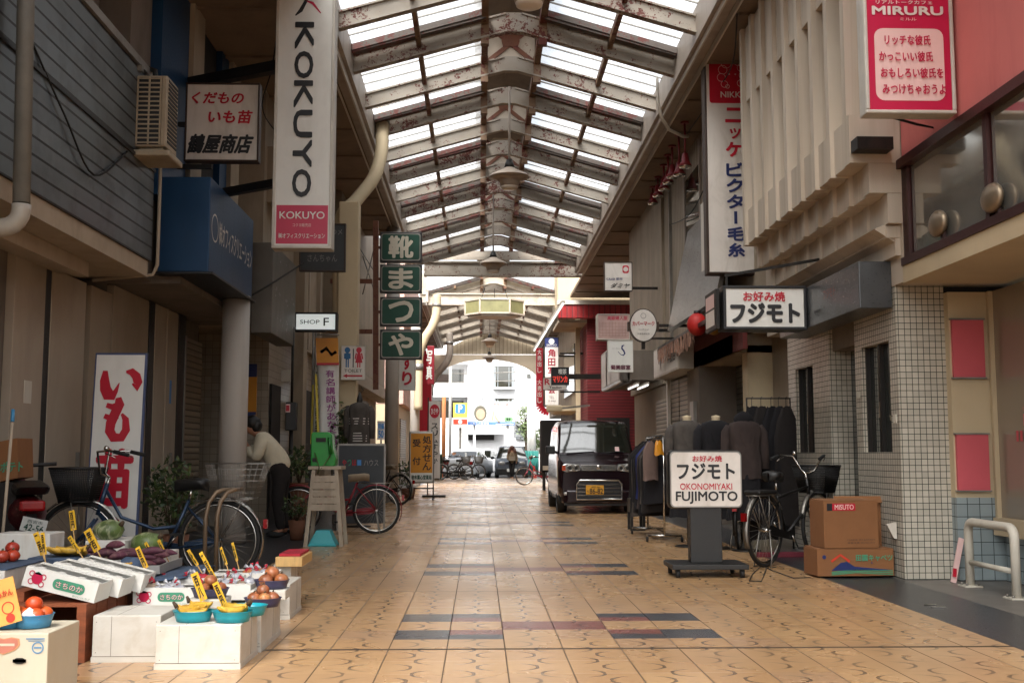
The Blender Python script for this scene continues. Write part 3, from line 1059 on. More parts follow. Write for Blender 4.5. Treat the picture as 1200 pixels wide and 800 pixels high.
# side wall of this building facing up the street is what the blue sign hangs against
# --- big downpipe with a white elbow
t = thing('downpipe', 'thick grey downpipe with a white elbow in front of the dark siding', 'pipe', (-3.13, 7.6, 2.9))
a, b = at(25, 238, 7.6), at(25, -60, 7.6)
mb = MB(); mb.cyl((a.x, 7.6, a.z), (b.x, 7.6, 6.5), .058, 16); mb.build('pipe', paint('pipe_grey', '#6f6f6a', .5, dirt='#4a463f'), t)
mb = MB()
q = at(25, 243, 7.6)
pts = [(q.x, 7.6, q.z + .02)]
for i in range(6):
    an = R(90 * i / 5)
    pts.append((q.x - .12 + .12 * math.cos(an), 7.6, q.z - .02 - .12 * math.sin(an)))
pts.append((q.x - .75, 7.55, q.z - .17))
mb.tube(pts, .064, 14); mb.build('elbow', paint('pipe_white', '#a39d92', .4), t)
# thin conduit at the end of the siding
t = thing('conduit', 'thin pale conduit running down the end of the dark siding', 'pipe', (-3.27, 11.14, 2.9))
mb = MB(); c1 = at(176, 190, 11.16)
mb.tube([(-3.26, 11.17, 4.3), (-3.26, 11.17, 3.0), (-3.3, 11.17, 2.9), (-3.9, 11.17, 2.84)], .018, 8); mb.build('tube', M['concrete'], t)

# --- blue shop
bL2 = building('shop_building', 'left shop with blue upper wall panels and a grey roller shutter behind a round pillar', (-4.2, 13.8, 0))
P_(bL2, 'upper_wall', M['concrete_dark'], (-6.2, -3.62, 11.2, 16.2, 3.0, 7.2))
P_(bL2, 'blue_panel', M['blue_panel'], (-3.62, -3.50, 11.9, 13.0, 3.9, 6.5))
P_(bL2, 'pilaster', M['concrete'], (-3.62, -3.44, 13.0, 13.5, 3.0, 6.5))
P_(bL2, 'window', M['dark_int'], (-3.62, -3.56, 13.5, 14.6, 3.5, 6.5))
P_(bL2, 'blue_panel', M['blue_panel'], (-3.62, -3.48, 14.6, 15.0, 3.2, 6.5))
P_(bL2, 'pilaster', M['concrete'], (-3.62, -3.42, 15.0, 15.5, 3.0, 6.5))
P_(bL2, 'ground_wall', M['concrete_dark'], (-6.2, -4.1, 12.2, 16.2, 0, 3.0))
P_(bL2, 'door_panel', M['panel_tan'], (-4.1, -4.02, 12.2, 13.5, 0.02, 2.95), bevel=.006)
P_(bL2, 'door_panel', M['panel_beige'], (-4.1, -4.0, 13.72, 14.75, 0.02, 2.95), bevel=.006)
P_(bL2, 'door_post', M['black'], (-4.1, -4.01, 13.5, 13.72, 0, 2.96), (-4.1, -3.99, 14.75, 15.1, 0, 2.96))
P_(bL2, 'shutter', M['shutter'], (-4.1, -4.04, 15.1, 16.2, 0.02, 2.7))
P_(bL2, 'lintel', M['concrete_dark'], (-4.1, -3.3, 12.2, 16.2, 2.97, 3.06))
t = thing('pillar', 'round pale pillar under the end of the blue sign', 'pillar', (-3.1, 14.1, 0))
mb = MB(); mb.cyl((-3.1, 14.1, -.02), (-3.1, 14.1, 3.1), .172, 28); mb.build('shaft', M['pillar'], t)
mb = MB(); mb.cyl((-3.1, 14.1, 0), (-3.1, 14.1, .12), .19, 28); mb.build('base', M['concrete_dark'], t)

# --- mid left shops
bL3 = building('shop_building', 'left shop with pale tiled front behind the payphone stand', (-4, 18.5, 0))
P_(bL3, 'upper_wall', M['concrete'], (-6.2, -3.2, 16.2, 22.5, 3.0, 7.2))
P_(bL3, 'ground_wall', M['tile_dim'], (-6.2, -3.3, 17.4, 22.5, 0, 2.99))
P_(bL3, 'recess_wall', M['dark_int'], (-6.2, -4.4, 16.2, 17.4, 0, 3.0))
P_(bL3, 'pilaster', M['concrete'], (-3.2, -3.0, 18.9, 19.3, 0, 6.5))
P_(bL3, 'wall_batten', M['panel_beige'], (-3.2, -3.12, 20.2, 20.35, 3, 6.5), (-3.2, -3.12, 21.6, 21.75, 3, 6.5))
P_(bL3, 'door', M['dark_int'], (-3.3, -3.26, 17.5, 18.3, 0, 2.2))
P_(bL3, 'door', M['dark_int'], (-3.3, -3.26, 20.4, 22.2, 0, 2.3))
P_(bL3, 'eaves_box', M['panel_tan'], (-3.2, -2.75, 16.4, 18.4, 4.85, 5.7))
bL4 = building('shop_building', 'left shop front beyond the second pillar with beige corrugated upper wall', (-4, 28, 0))
P_(bL4, 'upper_wall', M['corrug_y'], (-6.2, -2.85, 22.5, 33.3, 2.9, 7.2))
P_(bL4, 'ground_wall', M['concrete'], (-6.2, -3.1, 22.5, 33.3, 0, 2.89))
P_(bL4, 'shutter', M['shutter'], (-3.1, -3.05, 28.4, 30.8, 0.02, 2.5))
P_(bL4, 'shop_window', M['window'], (-3.1, -3.05, 23.4, 26.2, .5, 2.4))
P_(bL4, 'fascia_board', M['panel_beige'], (-3.0, -2.6, 23, 33, 2.6, 2.885))
bL5 = building('shop_building', 'farthest left shop with a pink and red front beside the arch', (-4, 46, 0))
P_(bL5, 'upper_wall', paint('pinkish_render', '#c9a597', .8), (-6.2, -2.75, 40, 56.5, 2.9, 8.2))
P_(bL5, 'ground_wall', M['cream_wall'], (-6.2, -2.95, 40, 51.3, 0, 2.89))
P_(bL5, 'red_pier', M['red'], (-2.75, -2.1, 48.5, 48.9, 2.0, 5.6))
P_(bL5, 'shutter', M['shutter'], (-2.95, -2.9, 41, 44, 0.02, 2.4))
bL6 = building('side_street_wall', 'plain beige house wall closing the side street on the left', (-8, 36.6, 0), 'building')
P_(bL6, 'wall', M['concrete'], (-9, -7, 33.3, 40, 0, 8.5))

for D, u, w, z1, lab in ((18.0, 406.5, .16, 5.2, 'beige square column rising behind the toilet sign'),
                         (26.3, 459, .165, 6.5, 'grey round column left of the yellow prescription sign'),
                         (39.5, 486, .17, 6.5, 'cream column beyond the yellow prescription sign')):
    c = at(u, 500, D)
    t = thing('arcade_column', lab, 'column', (c.x, D, 0))
    mb = MB()
    if D < 20: mb.box(c.x - w, c.x + w, D - w, D + w, 0, z1)
    else: mb.cyl((c.x, D, 0), (c.x, D, z1), w, 20)
    mb.build('shaft', M['cream_wall'] if D < 20 else M['pillar'], t, bevel=.015 if D < 20 else 0)
    mb = MB(); mb.box(c.x - w - .03, c.x + w + .03, D - w - .03, D + w + .03, 0, .15); mb.build('base', M['concrete_dark'], t)


def curved_pipe(pts, r, lab, mat=None):
    P = [Vector(p) for p in pts]
    out = []
    for i in range(len(P) - 1):      # Catmull-Rom
        p0, p1, p2, p3 = P[max(0, i - 1)], P[i], P[i + 1], P[min(len(P) - 1, i + 2)]
        for j in range(8):
            s = j / 8
            out.append(0.5 * ((2 * p1) + (p2 - p0) * s + (2 * p0 - 5 * p1 + 4 * p2 - p3) * s * s + (3 * p1 - p0 - 3 * p2 + p3) * s ** 3))
    out.append(P[-1])
    t = thing('downpipe', lab, 'pipe', P[-1])
    mb = MB(); mb.tube(out, r, 16); mb.build('pipe', mat or M['cream_wall'], t)
    for k in (0.12, 0.85):
        i = int(k * (len(out) - 2))
        mb = MB(); mb.tube([out[i], out[i + 1]], r * 1.12, 16)
        mb.build('collar', M['metal_frame'], t)


def pu(*L): return [at(*q) for q in L]


curved_pipe(pu((449, 112, 19.4), (448, 150, 19.2), (447, 178, 19.0), (438, 208, 18.7), (418, 234, 18.4), (400, 256, 18.1), (398, 300, 18.05), (398, 380, 18.05)), .115, 'thick cream drainpipe curving from the left eave down to the square column')
curved_pipe(pu((512, 346, 39.2), (511, 368, 39.2), (506, 383, 39.2), (497, 398, 39.2), (491, 420, 39.2), (490, 480, 39.2)), .15, 'cream drainpipe curving down past the right edge of the green shoe sign')
curved_pipe(pu((527, 390, 52), (527, 412, 52), (523, 425, 52), (511, 440, 52), (504, 455, 52), (503, 490, 52)), .16, 'pinkish drainpipe bending in front of the arch', M['fascia'])

# ================================================================ right side
bR1 = building('cafe_building', 'salmon pink cafe building with a band of mirror windows, nearest on the right', (4.6, 4, 0))
P_(bR1, 'upper_wall', M['pink_wall'], (3.75, 7, 4.0, 9.56, 3.70, 7.2))
P_(bR1, 'parapet', M['maroon'], (3.70, 7, 4.0, 9.57, 3.62, 3.70))
P_(bR1, 'window_sill', M['maroon'], (3.715, 4.2, 4.0, 9.572, 2.75, 2.82))
for i, y in enumerate((4.1, 6.0, 7.95)):
    y1 = (6.0, 7.95, 9.48)[i]
    f = P_(bR1, 'window', M['mirror'], (3.78, 3.80, y + .05, y1 - .05, 2.82, 3.62))
    P_(f, 'mullion', M['maroon'], (3.745, 3.79, y1 - .03, y1 + .03, 2.82, 3.62))
P_(bR1, 'corner_post', M['maroon'], (3.745, 3.82, 9.50, 9.57, 2.82, 3.62))
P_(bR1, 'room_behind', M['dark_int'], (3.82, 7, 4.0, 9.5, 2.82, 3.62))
P_(bR1, 'overhang', M['cream_wall'], (3.73, 7, 4.0, 9.575, 2.60, 2.749))
P_(bR1, 'end_wall', M['cream_wall'], (4.2, 7, 9.76, 9.9, .72, 2.55))
P_(bR1, 'tiled_base', M['tile_blue'], (4.2, 7, 9.74, 9.9, 0, .72))
c0, c1, c2, c3 = at(1120, 375, 9.74), at(1162, 442, 9.74), at(1120, 509, 9.74), at(1162, 574, 9.74)
for a, b in ((c0, c1), (c2, c3)):
    f = P_(bR1, 'pink_panel', M['pink_panel'], (4.215, 4.50, 9.725, 9.758, b.z, a.z))
    P_(f, 'panel_trim', M['steel'], (4.20, 4.51, 9.715, 9.757, a.z, a.z + .015))
    P_(f, 'panel_trim', M['steel'], (4.20, 4.51, 9.715, 9.757, b.z - .015, b.z))
bm_ = MB(); bm_.box(4.58, 4.64, 4, 9.7, .55, 2.55)
glass = NB('cafe_glass')
glass.set(color=lin('#8a7f70'), rough=.12, spec=.8)
f = bm_.build('glass_front', glass.mat, bR1)
mb = MB()
F = Face(mb, (4.575, 9.7, .55), (0, -1, 0), (0, 0, 1), 5.7, 2.0, .003)

F.text('リアルトークカフェ', .085, .455, .15, .475, 0, bold=.02)
F.text('MIRURU', .085, .395, .155, .445, 0, bold=.03)
for i in range(14): F.rect(.06 + i * .012, .33, .067 + i * .012, .375, 0)
mb.build('window_decal', M['pink_panel'], f)
P_(bR1, 'door_frame', M['cream_wall'], (4.54, 4.66, 9.7, 9.739, .55, 2.55))
P_(bR1, 'low_sill', M['cream_wall'], (4.5, 4.75, 4, 9.7, .40, .55))
P_(bR1, 'low_wall', M['tile_blue'], (4.6, 7, 4, 9.7, 0, .40))
P_(bR1, 'side_wall', M['concrete_dark'], (4.66, 7, 4, 4.3, 0, 2.58))
# round bronze lamps against the mirror glass
for u, v, lab in ((1095, 262, 'round bronze lamp against the mirror window nearer the pillar'), (1158, 232, 'round bronze lamp against the mirror window nearer the frame edge')):
    r = ray(u, v); k = 3.70 / r.x
    p = Vector((3.728, r.y * k, CAM_H + r.z * k))
    t = thing('wall_lamp', lab, 'lamp', p)
    mb = MB(); mb.ball(p, .055, .15, .11, 20); mb.build('globe', paint('bronze', '#8a7a66', .35, .6), t)
    mb = MB(); mb.box(p.x + .03, p.x + .085, p.y - .02, p.y + .02, 2.82, p.z); mb.build('bracket', M['maroon'], t)

# --- finned shop with tiled ground floor
bR2 = building('shop_building', 'beige shop with tall plaster fins above a white mosaic tiled ground floor', (4.5, 12, 0))
wt = M['tile_white']
Z1 = 2.62
for b in ((3.76, 4.2, 9.85, 10.05, 0, Z1), (3.76, 3.9, 10.05, 10.8, 0, 1.12), (3.76, 3.9, 10.05, 10.8, 2.14, Z1), (3.76, 4.2, 10.8, 10.98, 0, Z1),
          (3.76, 4.2, 11.8, 12.4, 0, Z1), (3.76, 3.9, 12.4, 13.1, 0, 1.12), (3.76, 3.9, 12.4, 13.1, 2.1, Z1), (3.76, 4.2, 13.1, 13.4, 0, Z1)):
    P_(bR2, 'tiled_wall', wt, b)
P_(bR2, 'lintel', M['concrete_dark'], (3.80, 4.2, 10.98, 11.8, 2.2, Z1))
for y0, y1, z1 in ((10.05, 10.8, 2.14), (12.4, 13.1, 2.1)):
    f = P_(bR2, 'window', M['window'], (3.84, 3.86, y0, y1, 1.12, z1))
    P_(f, 'frame', M['dark_metal'], (3.80, 3.839, (y0 + y1) / 2 - .02, (y0 + y1) / 2 + .02, 1.12, z1), (3.80, 3.839, y0, y0 + .03, 1.12, z1), (3.80, 3.839, y1 - .03, y1, 1.12, z1))
    P_(f, 'notice', M['concrete'], (3.832, 3.838, y0 + .36, y0 + .5, 1.45, 1.6))
P_(bR2, 'door', M['window'], (4.0, 4.04, 10.98, 11.8, 0, 2.2))
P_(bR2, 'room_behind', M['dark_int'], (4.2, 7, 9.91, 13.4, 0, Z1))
P_(bR2, 'upper_wall', M['fin'], (3.75, 7, 9.6, 14.3, Z1, 7.2))
P_(bR2, 'ledge', M['fin'], (3.62, 3.748, 9.645, 14.3, 3.02, 3.12), (3.70, 3.748, 9.65, 14.3, 2.86, 3.018))
# sloping underside below the fins
mb = MB()
mb.prism([(3.75, 2.95), (3.52, 3.10), (3.60, 3.138), (3.75, 3.138)], 9.665, 13.58)
mb.build('sloping_base', M['fin'], bR2)
NF = 9
for i in range(NF):
    y = 9.64 + i * .48
    prof = [(3.745, 6.45), (3.20, 6.45), (3.20, 4.32), (3.29, 4.32), (3.29, 3.68), (3.457, 3.68), (3.457, 3.41), (3.62, 3.41), (3.62, 3.14), (3.745, 3.14)]
    mb = MB()
    mb.prism([(3.745, 6.45), (3.29, 6.45), (3.29, 3.68), (3.745, 3.68)], y, y + .10)
    mb.prism([(3.745, 3.68), (3.457, 3.68), (3.457, 3.41), (3.745, 3.41)], y, y + .10)
    mb.prism([(3.745, 3.41), (3.62, 3.41), (3.62, 3.14), (3.745, 3.14)], y, y + .10)
    mb.build('fin', M['fin'], bR2)
    if i < NF - 1:
        for q in ((3.34, 3.744, y + .102, y + .478, 5.50, 6.44), (3.33, 3.744, y + .102, y + .478, 3.70, 4.12), (3.42, 3.744, y + .102, y + .478, 4.125, 4.42), (3.50, 3.744, y + .102, y + .478, 3.415, 3.695), (3.65, 3.744, y + .102, y + .478, 3.145, 3.41)):
            P_(bR2, 'infill_panel', M['fin'], q)
P_(bR2, 'drip_stub', M['dark_metal'], (3.30, 3.62, 9.40, 9.57, 3.76, 3.87))
mb = MB()
mb.prism([(3.748, 6.45), (3.42, 6.45), (3.42, 4.12), (3.748, 4.12)], 9.585, 9.638)
mb.prism([(3.748, 4.118), (3.29, 4.118), (3.29, 3.68), (3.748, 3.68)], 9.575, 9.638)
mb.prism([(3.748, 3.678), (3.457, 3.678), (3.457, 3.41), (3.748, 3.41)], 9.58, 9.638)
mb.prism([(3.748, 3.408), (3.62, 3.408), (3.62, 3.14), (3.748, 3.14)], 9.585, 9.638)
mb.build('stepped_end', M['fin'], bR2)
# grey canopy box with a faded sign
t = thing('canopy_box', 'dark grey boxed shop canopy with faded red lettering above the tiled wall', 'canopy', (3.6, 10.9, 2.4))
P_(t, 'box', paint('canopy_grey', '#4a4c4e', .3, .2, var=.25, dirt='#2d2b29', spec=.6), (3.45, 3.75, 9.9, 12.6, 2.42, 2.85), bevel=.008)
mb = MB()
F = Face(mb, (3.446, 12.6, 2.42), (0, -1, 0), (0, 0, 1), 2.7, .43, .003)
F.text('フジモト', .62, .5, .76, .72, 0, bold=.02); F.rect(.50, .28, .58, .34, 1)
mb.build('lettering', [paint('faded_red', '#8b5a55', .5), M['black']], t)

# --- shop with fringe awning
bR3 = building('shop_building', 'right clothes shop with beige walls, grey sheet front and a fringed awning', (4.6, 17, 0))
P_(bR3, 'ground_wall', M['panel_tan'], (4.05, 7, 13.4, 15.2, 0, 3.0))
P_(bR3, 'side_pier', M['cream_wall'], (3.7, 4.05, 15.2, 15.5, 0, 2.6))
P_(bR3, 'side_pier', M['concrete_dark'], (3.5, 4.2, 17.6, 18.6, 0, 2.5))
P_(bR3, 'shutter', M['shutter_grey'], (4.1, 4.16, 15.5, 17.6, 0, 2.5))
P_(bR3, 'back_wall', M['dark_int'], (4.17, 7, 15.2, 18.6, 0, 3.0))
P_(bR3, 'shutter', M['shutter'], (3.62, 3.7, 18.6, 20.0, 0, 2.45), (3.62, 3.7, 20.1, 20.9, 0, 2.45))
P_(bR3, 'post', M['trim_white'], (3.55, 3.61, 20.9, 21.0, 0, 2.5))
P_(bR3, 'lintel', M['panel_tan'], (3.5, 7, 15.2, 21.2, 2.5, 2.75))
P_(bR3, 'upper_wall', M['concrete'], (3.75, 7, 14.3, 17.0, 2.75, 7.2))
P_(bR3, 'upper_wall', M['corrug_y'], (3.72, 7, 17.0, 22.0, 2.75, 7.2))
P_(bR3, 'window', M['dark_int'], (3.73, 3.745, 15.2, 15.5, 4.3, 5.6))
mb = MB()    # sheet leaning out above the awning
mb.prism([(3.72, 5.0), (3.66, 5.0), (3.28, 3.25), (3.34, 3.22)], 15.25, 19.2)
mb.build('sheet_front', M['silver_sheet'], bR3)
mb = MB(); mb.box(3.42, 3.56, 16.6, 16.85, 3.3, 4.95); mb.build('sheet_seam', M['trim_white'], bR3)
t = thing('awning', 'long dark awning with a ragged pinkish fringe below the grey sheet front', 'awning', (3.3, 17, 2.8))
mb = MB(); mb.prism([(3.9, 3.2), (3.15, 2.98), (3.15, 2.92), (3.9, 3.14)], 14.6, 19.5); mb.build('cover', M['black'], t)
mb = MB()
for i in range(90):
    y = 16.1 + i * .038
    l = random.uniform(.16, .30)
    mb.add([(3.145 + random.uniform(-.01, .01), y, 2.94), (3.145, y + .034, 2.94), (3.15 + random.uniform(-.02, .02), y + .03, 2.94 - l), (3.15, y + .01, 2.94 - l)], [(0, 1, 2, 3)])
mb.build('fringe', M['fringe'], t)
P_(t, 'valance', paint('dull_red_cloth', '#5a211c', .9), (3.5, 3.56, 14.6, 19.4, 2.5, 3.0))
for u, v, m, lab in ((817, 380, 'lantern_red', 'round red paper lantern under the awning'), (836, 379, 'lantern_yellow', 'round ochre paper lantern under the awning')):
    c = at(u, v, 16.0)
    tl = thing('paper_lantern', lab, 'lantern', c)
    mb = MB(); mb.ball(c, .15, .15, .17, 16); mb.build('shade', M[m], tl)
    mb = MB(); mb.cyl((c.x, c.y, c.z + .15), (c.x, c.y, c.z + .2), .05, 10); mb.cyl((c.x, c.y, c.z + .2), (c.x, c.y, 2.98), .006, 6); mb.build('cap', M['black'], tl)

# --- grey shop and red brick shop
bR4 = building('shop_building', 'right shop with vertical grey corrugated upper wall and lit eaves box', (4.6, 24, 0))
P_(bR4, 'upper_wall', M['corrug_y'], (3.66, 7, 22, 26.8, 2.5, 7.2))
P_(bR4, 'ground_wall', M['panel_tan'], (3.75, 7, 21.2, 26.8, 0, 2.49))
P_(bR4, 'shutter', M['shutter'], (3.70, 3.745, 21.6, 23.2, 0, 2.2))
P_(bR4, 'fascia_box', M['concrete_dark'], (3.0, 3.66, 22.4, 26.0, 2.6, 3.2))
bR5 = building('brick_shop', 'red brick shop with a scarlet ribbed parapet band', (4.6, 31, 0))
P_(bR5, 'upper_wall', M['cream_wall'], (2.7, 8, 38.2, 39.6, 6.22, 7.9))
P_(bR5, 'wall', M['brick_red'], (3.6, 8, 37.0, 40.0, 0, 6.0))
a, b = at(656, 356, 33.5), at(716, 340, 26.3)
P_(bR5, 'parapet_band', stripes('scarlet_ribbed_band', '#8f1519', '#5d0d10', .18, .2, 0, .5), (2.62, 5.0, 36.6, 36.99, 5.62, 6.06))
P_(bR5, 'parapet_cap', M['trim_white'], (2.58, 5.05, 36.55, 36.99, 6.065, 6.2))
P_(bR5, 'soffit', M['concrete'], (2.64, 3.6, 37.0, 39.9, 5.5, 5.6))
P_(bR5, 'doorway', M['dark_int'], (3.9, 5.0, 36.96, 36.998, 0, 2.3))
bR6 = building('shop_building', 'farthest right shops, dim and crowded with hanging signs', (4.6, 46, 0))
P_(bR6, 'upper_wall', M['concrete'], (3.55, 7, 40, 56.8, 2.9, 7.2))
P_(bR6, 'ground_wall', M['concrete_dark'], (3.75, 7, 40, 51.3, 0, 2.89))
P_(bR6, 'shop_window', M['window'], (3.5, 3.55, 41, 46, 3.4, 5.2))
P_(bR6, 'pipe', M['cream_wall'], (3.35, 3.5, 38.5, 38.7, 0, 6.4))
P_(bR6, 'canopy', M['cream_wall'], (2.9, 3.75, 41, 45.5, 2.7, 2.885))
bR7 = building('side_street_wall', 'plain beige house wall closing the side street on the right', (9, 38, 0), 'building')
P_(bR7, 'wall', M['concrete'], (8, 10, 26.8, 41, 0, 8.5))

t = thing('cable', 'thin cable slanting from the foot of the blue sign up to the slate sign', 'cable', at(290, 350, 14.2))
mb = MB(); mb.tube([at(290, 349, 14.25), at(322, 330, 14.9), at(356, 308, 16.3)], .012, 6); mb.build('wire', M['rubber'], t)

# ---------------------------------------------------------------- small fittings on the shop fronts
P_(bL1, 'door_handle', M['steel'], (-4.02, -3.985, 11.22, 11.25, .95, 1.12))
P_(bL2, 'door_handle', M['steel'], (-4.0, -3.965, 14.5, 14.53, .95, 1.12))
P_(bL2, 'door_frame', M['panel_beige'], (-4.02, -3.985, 14.2, 14.23, .02, 2.95))
P_(bL2, 'door_notice', M['sky_blue'], (-4.0, -3.996, 14.42, 14.5, 1.75, 2.05))
P_(bL1, 'panel_notice', M['paper'], (-4.02, -4.016, 9.9, 10.06, 1.55, 1.75))
P_(bL2, 'shutter_rail', M['steel'], (-4.04, -3.98, 15.08, 15.14, 0.02, 2.7))
P_(bL3, 'meter_box', M['metal_frame'], (-3.3, -3.18, 19.5, 19.8, 1.5, 2.0))
P_(bL3, 'wall_lamp', M['trim_white'], (-3.3, -3.15, 18.5, 18.62, 2.3, 2.5))
P_(bL3, 'wall_pipe', M['steel'], (-3.28, -3.22, 19.95, 20.01, 0, 2.99))
P_(bL4, 'wall_pipe', M['trim_white'], (-2.84, -2.76, 24.4, 24.48, 2.9, 6.4))
P_(bR3, 'meter_box', M['metal_frame'], (3.44, 3.5, 17.8, 18.1, 1.5, 1.95))
P_(bR3, 'wall_pipe', M['steel'], (3.66, 3.72, 21.1, 21.16, 2.75, 6.4))
P_(bR3, 'window_frame', M['fascia'], (3.68, 3.72, 18.2, 18.26, 4.2, 6.4))
P_(bR3, 'window_frame', M['fascia'], (3.68, 3.72, 19.6, 19.66, 4.2, 6.4))
P_(bR3, 'window', M['window'], (3.70, 3.718, 18.26, 19.6, 4.6, 6.0))
P_(bR2, 'tile_notice', M['paper'], (3.752, 3.76, 10.86, 10.95, 1.65, 1.72))
P_(bR2, 'tile_notice', M['paper'], (3.752, 3.76, 9.92, 9.99, 1.38, 1.46))
P_(bR4, 'wall_fan', M['dark_metal'], (3.60, 3.66, 23.2, 23.6, 3.6, 3.8))
for nm, pts, lab in (('cable', ((3.13, 13, 6.45), (3.3, 14, 6.2), (3.4, 15.5, 6.3), (3.45, 18, 6.42)), 'black cable sagging under the right soffit past the yarn sign'),
                     ('cable', ((-2.3, 12.5, 6.4), (-2.6, 13.5, 5.9), (-3.0, 15, 5.8), (-3.2, 18, 6.2)), 'black cable sagging under the left soffit behind the tall white sign'),
                     ('cable', ((-3.295, 8.0, 4.1), (-3.27, 8.6, 3.75), (-3.27, 9.3, 3.45), (-3.29, 10.2, 3.9)), 'thin loose wire hanging on the dark siding'),
                     ('cable', ((3.66, 16.9, 5.6), (3.6, 18.5, 5.2), (3.66, 21.0, 5.5)), 'slack wire along the right upper wall above the awning')):
    t = thing(nm, lab, 'cable', pts[0])
    P = [Vector(p) for p in pts]
    out = []
    for i in range(len(P) - 1):
        for j in range(6):
            s_ = j / 6
            p0, p1, p2, p3 = P[max(0, i - 1)], P[i], P[i + 1], P[min(len(P) - 1, i + 2)]
            out.append(0.5 * ((2 * p1) + (p2 - p0) * s_ + (2 * p0 - 5 * p1 + 4 * p2 - p3) * s_ * s_ + (3 * p1 - p0 - 3 * p2 + p3) * s_ ** 3))
    out.append(P[-1])
    mb = MB(); mb.tube(out, .009, 6); mb.build('wire', M['rubber'], t)
# ================================================================ signs, left
def wallbar(p, x1, m=None): return (p, (x1, p[1], p[2]), .06, m or M['dark_metal'])


def d_fruit(f):
    f.text('くだもの', .06, .74, .80, .90, 1, bold=.045, shear=.05)
    f.text('いも苗', .30, .48, .92, .66, 1, bold=.045, shear=.05)
    f.text('鶴屋商店', .03, .08, .93, .34, 2, bold=.05, shear=.08)


sign_uv('shop_sign', 'square white fruit shop sign with red and black brush lettering and a brown frame', 217, 98, 304, 189, 12.6, .12,
        [M['sign_white'], M['red'], M['black']], d_fruit, frame=M['brown_frame'],
        bars=[((-3.1, 12.65, 4.9), (-3.6, 12.65, 4.9), .05), ((-3.1, 12.65, 4.4), (-3.6, 12.65, 4.4), .05)])


def kok(f, x0, y0, x1, y1, m):
    """the word KOKUYO in wide letters, read downwards in the box"""
    n = 6
    for i, ch in enumerate('KOKUYO'):
        a, b = y1 - (y1 - y0) * i / n, y1 - (y1 - y0) * (i + .94) / n
        f.text(ch, x0, b, x1, a, m, bold=.05, rot=-90)


def d_kokuyo(f):
    f.rect(.02, .006, .98, .152, 1)
    kok(f, .30, .175, .66, .86, 2)
    f.stroke([(.30, .885, .3), (.40, .905, 1), (.50, .945, .8), (.54, .985, .4)], .045, 2)
    f.stroke([(.48, .945, .4), (.62, .935, .9), (.78, .895, .3)], .035, 1)
    f.text('KOKUYO', .08, .100, .92, .128, 0, bold=.02)
    f.text('コクヨ販売店', .33, .070, .67, .083, 3)
    f.text('㈱オフィスクリエーション', .07, .026, .93, .046, 0, bold=.012)


D = 12.3
a, b = at(318, 291, D), at(394, 0, D)
sign_box('shop_sign', 'tall white vertical sign with black sideways letters above a crimson panel', (a.x, D, a.z), (b.x - .005, D, 6.46), .22,
         [M['sign_white2'], M['crimson'], M['black'], M['pink_pale']], d_kokuyo, frame=M['white_frame'], rim=.035,
         bars=[((a.x, D + .12, 5.52), (-3.5, D + .75, 5.52), .12), ((a.x, D + .14, 4.16), (-3.0, D + .6, 4.16), .09)])


# blue box sign
t = thing('shop_sign', 'deep blue box sign with white lettering on its street side', 'sign', (-3.2, 13.1, 3.08))
mb = MB(); mb.box(-3.5, -2.95, 12.0, 14.3, 3.07, 4.12); mb.build('case', M['blue_panel'], t, bevel=.01)
mb = MB()
F = Face(mb, (-2.948, 12.0, 3.07), (0, 1, 0), (0, 0, 1), 2.3, 1.05, .003)
F.ring(.10, .50, .16, .02, 0)
F.text('㈱オフィスクリエーション', .18, .36, .96, .62, 0, bold=.015)
for i in range(1, 4): F.rect(i * .25, 0, i * .25 + .004, 1, 1)
mb.build('lettering', [M['sign_white'], paint('seam_blue', '#0f3150')], t)
mb = MB(); mb.box(-3.52, -2.9, 11.98, 14.32, 3.045, 3.068); mb.build('bottom_tray', M['black'], t)


def d_san(f):
    f.text('さんちゃん', .16, .18, .84, .34, 1, bold=.0)
    f.text('つメ', .70, .78, .95, .90, 1)


sign_uv('shop_sign', 'dark slate sign with faint grey lettering partly hidden behind the tall white sign', 351, 262, 405, 318, 16.4, .08,
        [paint('slate', '#35383a', .5), M['grey_letter']], d_san, frame=M['brown_frame'], bars=[((-2.85, 16.44, 3.9), (-3.2, 16.44, 3.9), .04)])

t = thing('shop_sign', 'weathered grey box sign with its letters peeled off, below the tall white sign', 'sign', (-2.95, 16.6, 2.75))
mb = MB()
a, b = at(318, 386, 14.9), at(318, 300, 14.9)
x0 = a.x
mb.box(x0 - .28, x0, 14.9, 16.8, 2.72, 3.95)
mb.build('case', paint('weathered_grey', '#6a665f', .55, .3, var=.2, dirt='#4b443c', dirt_amt=.6), t, bevel=.01)
mb = MB()
F = Face(mb, (x0 + .002, 14.9, 2.72), (0, 1, 0), (0, 0, 1), 1.9, 1.23, .003)
random.seed(3)
for i in range(26):
    x, y = random.uniform(.08, .92), random.choice([.12, .16, .2, .45, .5, .85]) + random.uniform(-.04, .04)
    F.rect(x, y, x + random.uniform(.008, .03), y + random.uniform(.01, .04), 0)
mb.build('glue_marks', M['grey_letter'], t)
mb = MB(); mb.bar((x0, 15.4, 3.9), (-3.6, 15.4, 3.9), .06, .06); mb.build('bracket', M['dark_metal'], t)


def d_shopf(f):
    f.text('SHOP', .10, .36, .60, .62, 1, bold=.01)
    f.text('F', .70, .24, .84, .76, 1, bold=.02)


sign_uv('lit_sign', 'small lit white box sign reading SHOP F in a black case', 345, 366, 395, 388, 16.95, .18, [M['lit_sign'], M['black']], d_shopf, frame=M['black'], rim=.028,
        bars=[((-2.95, 17.05, 3.2), (-3.25, 17.05, 3.2), .04)])


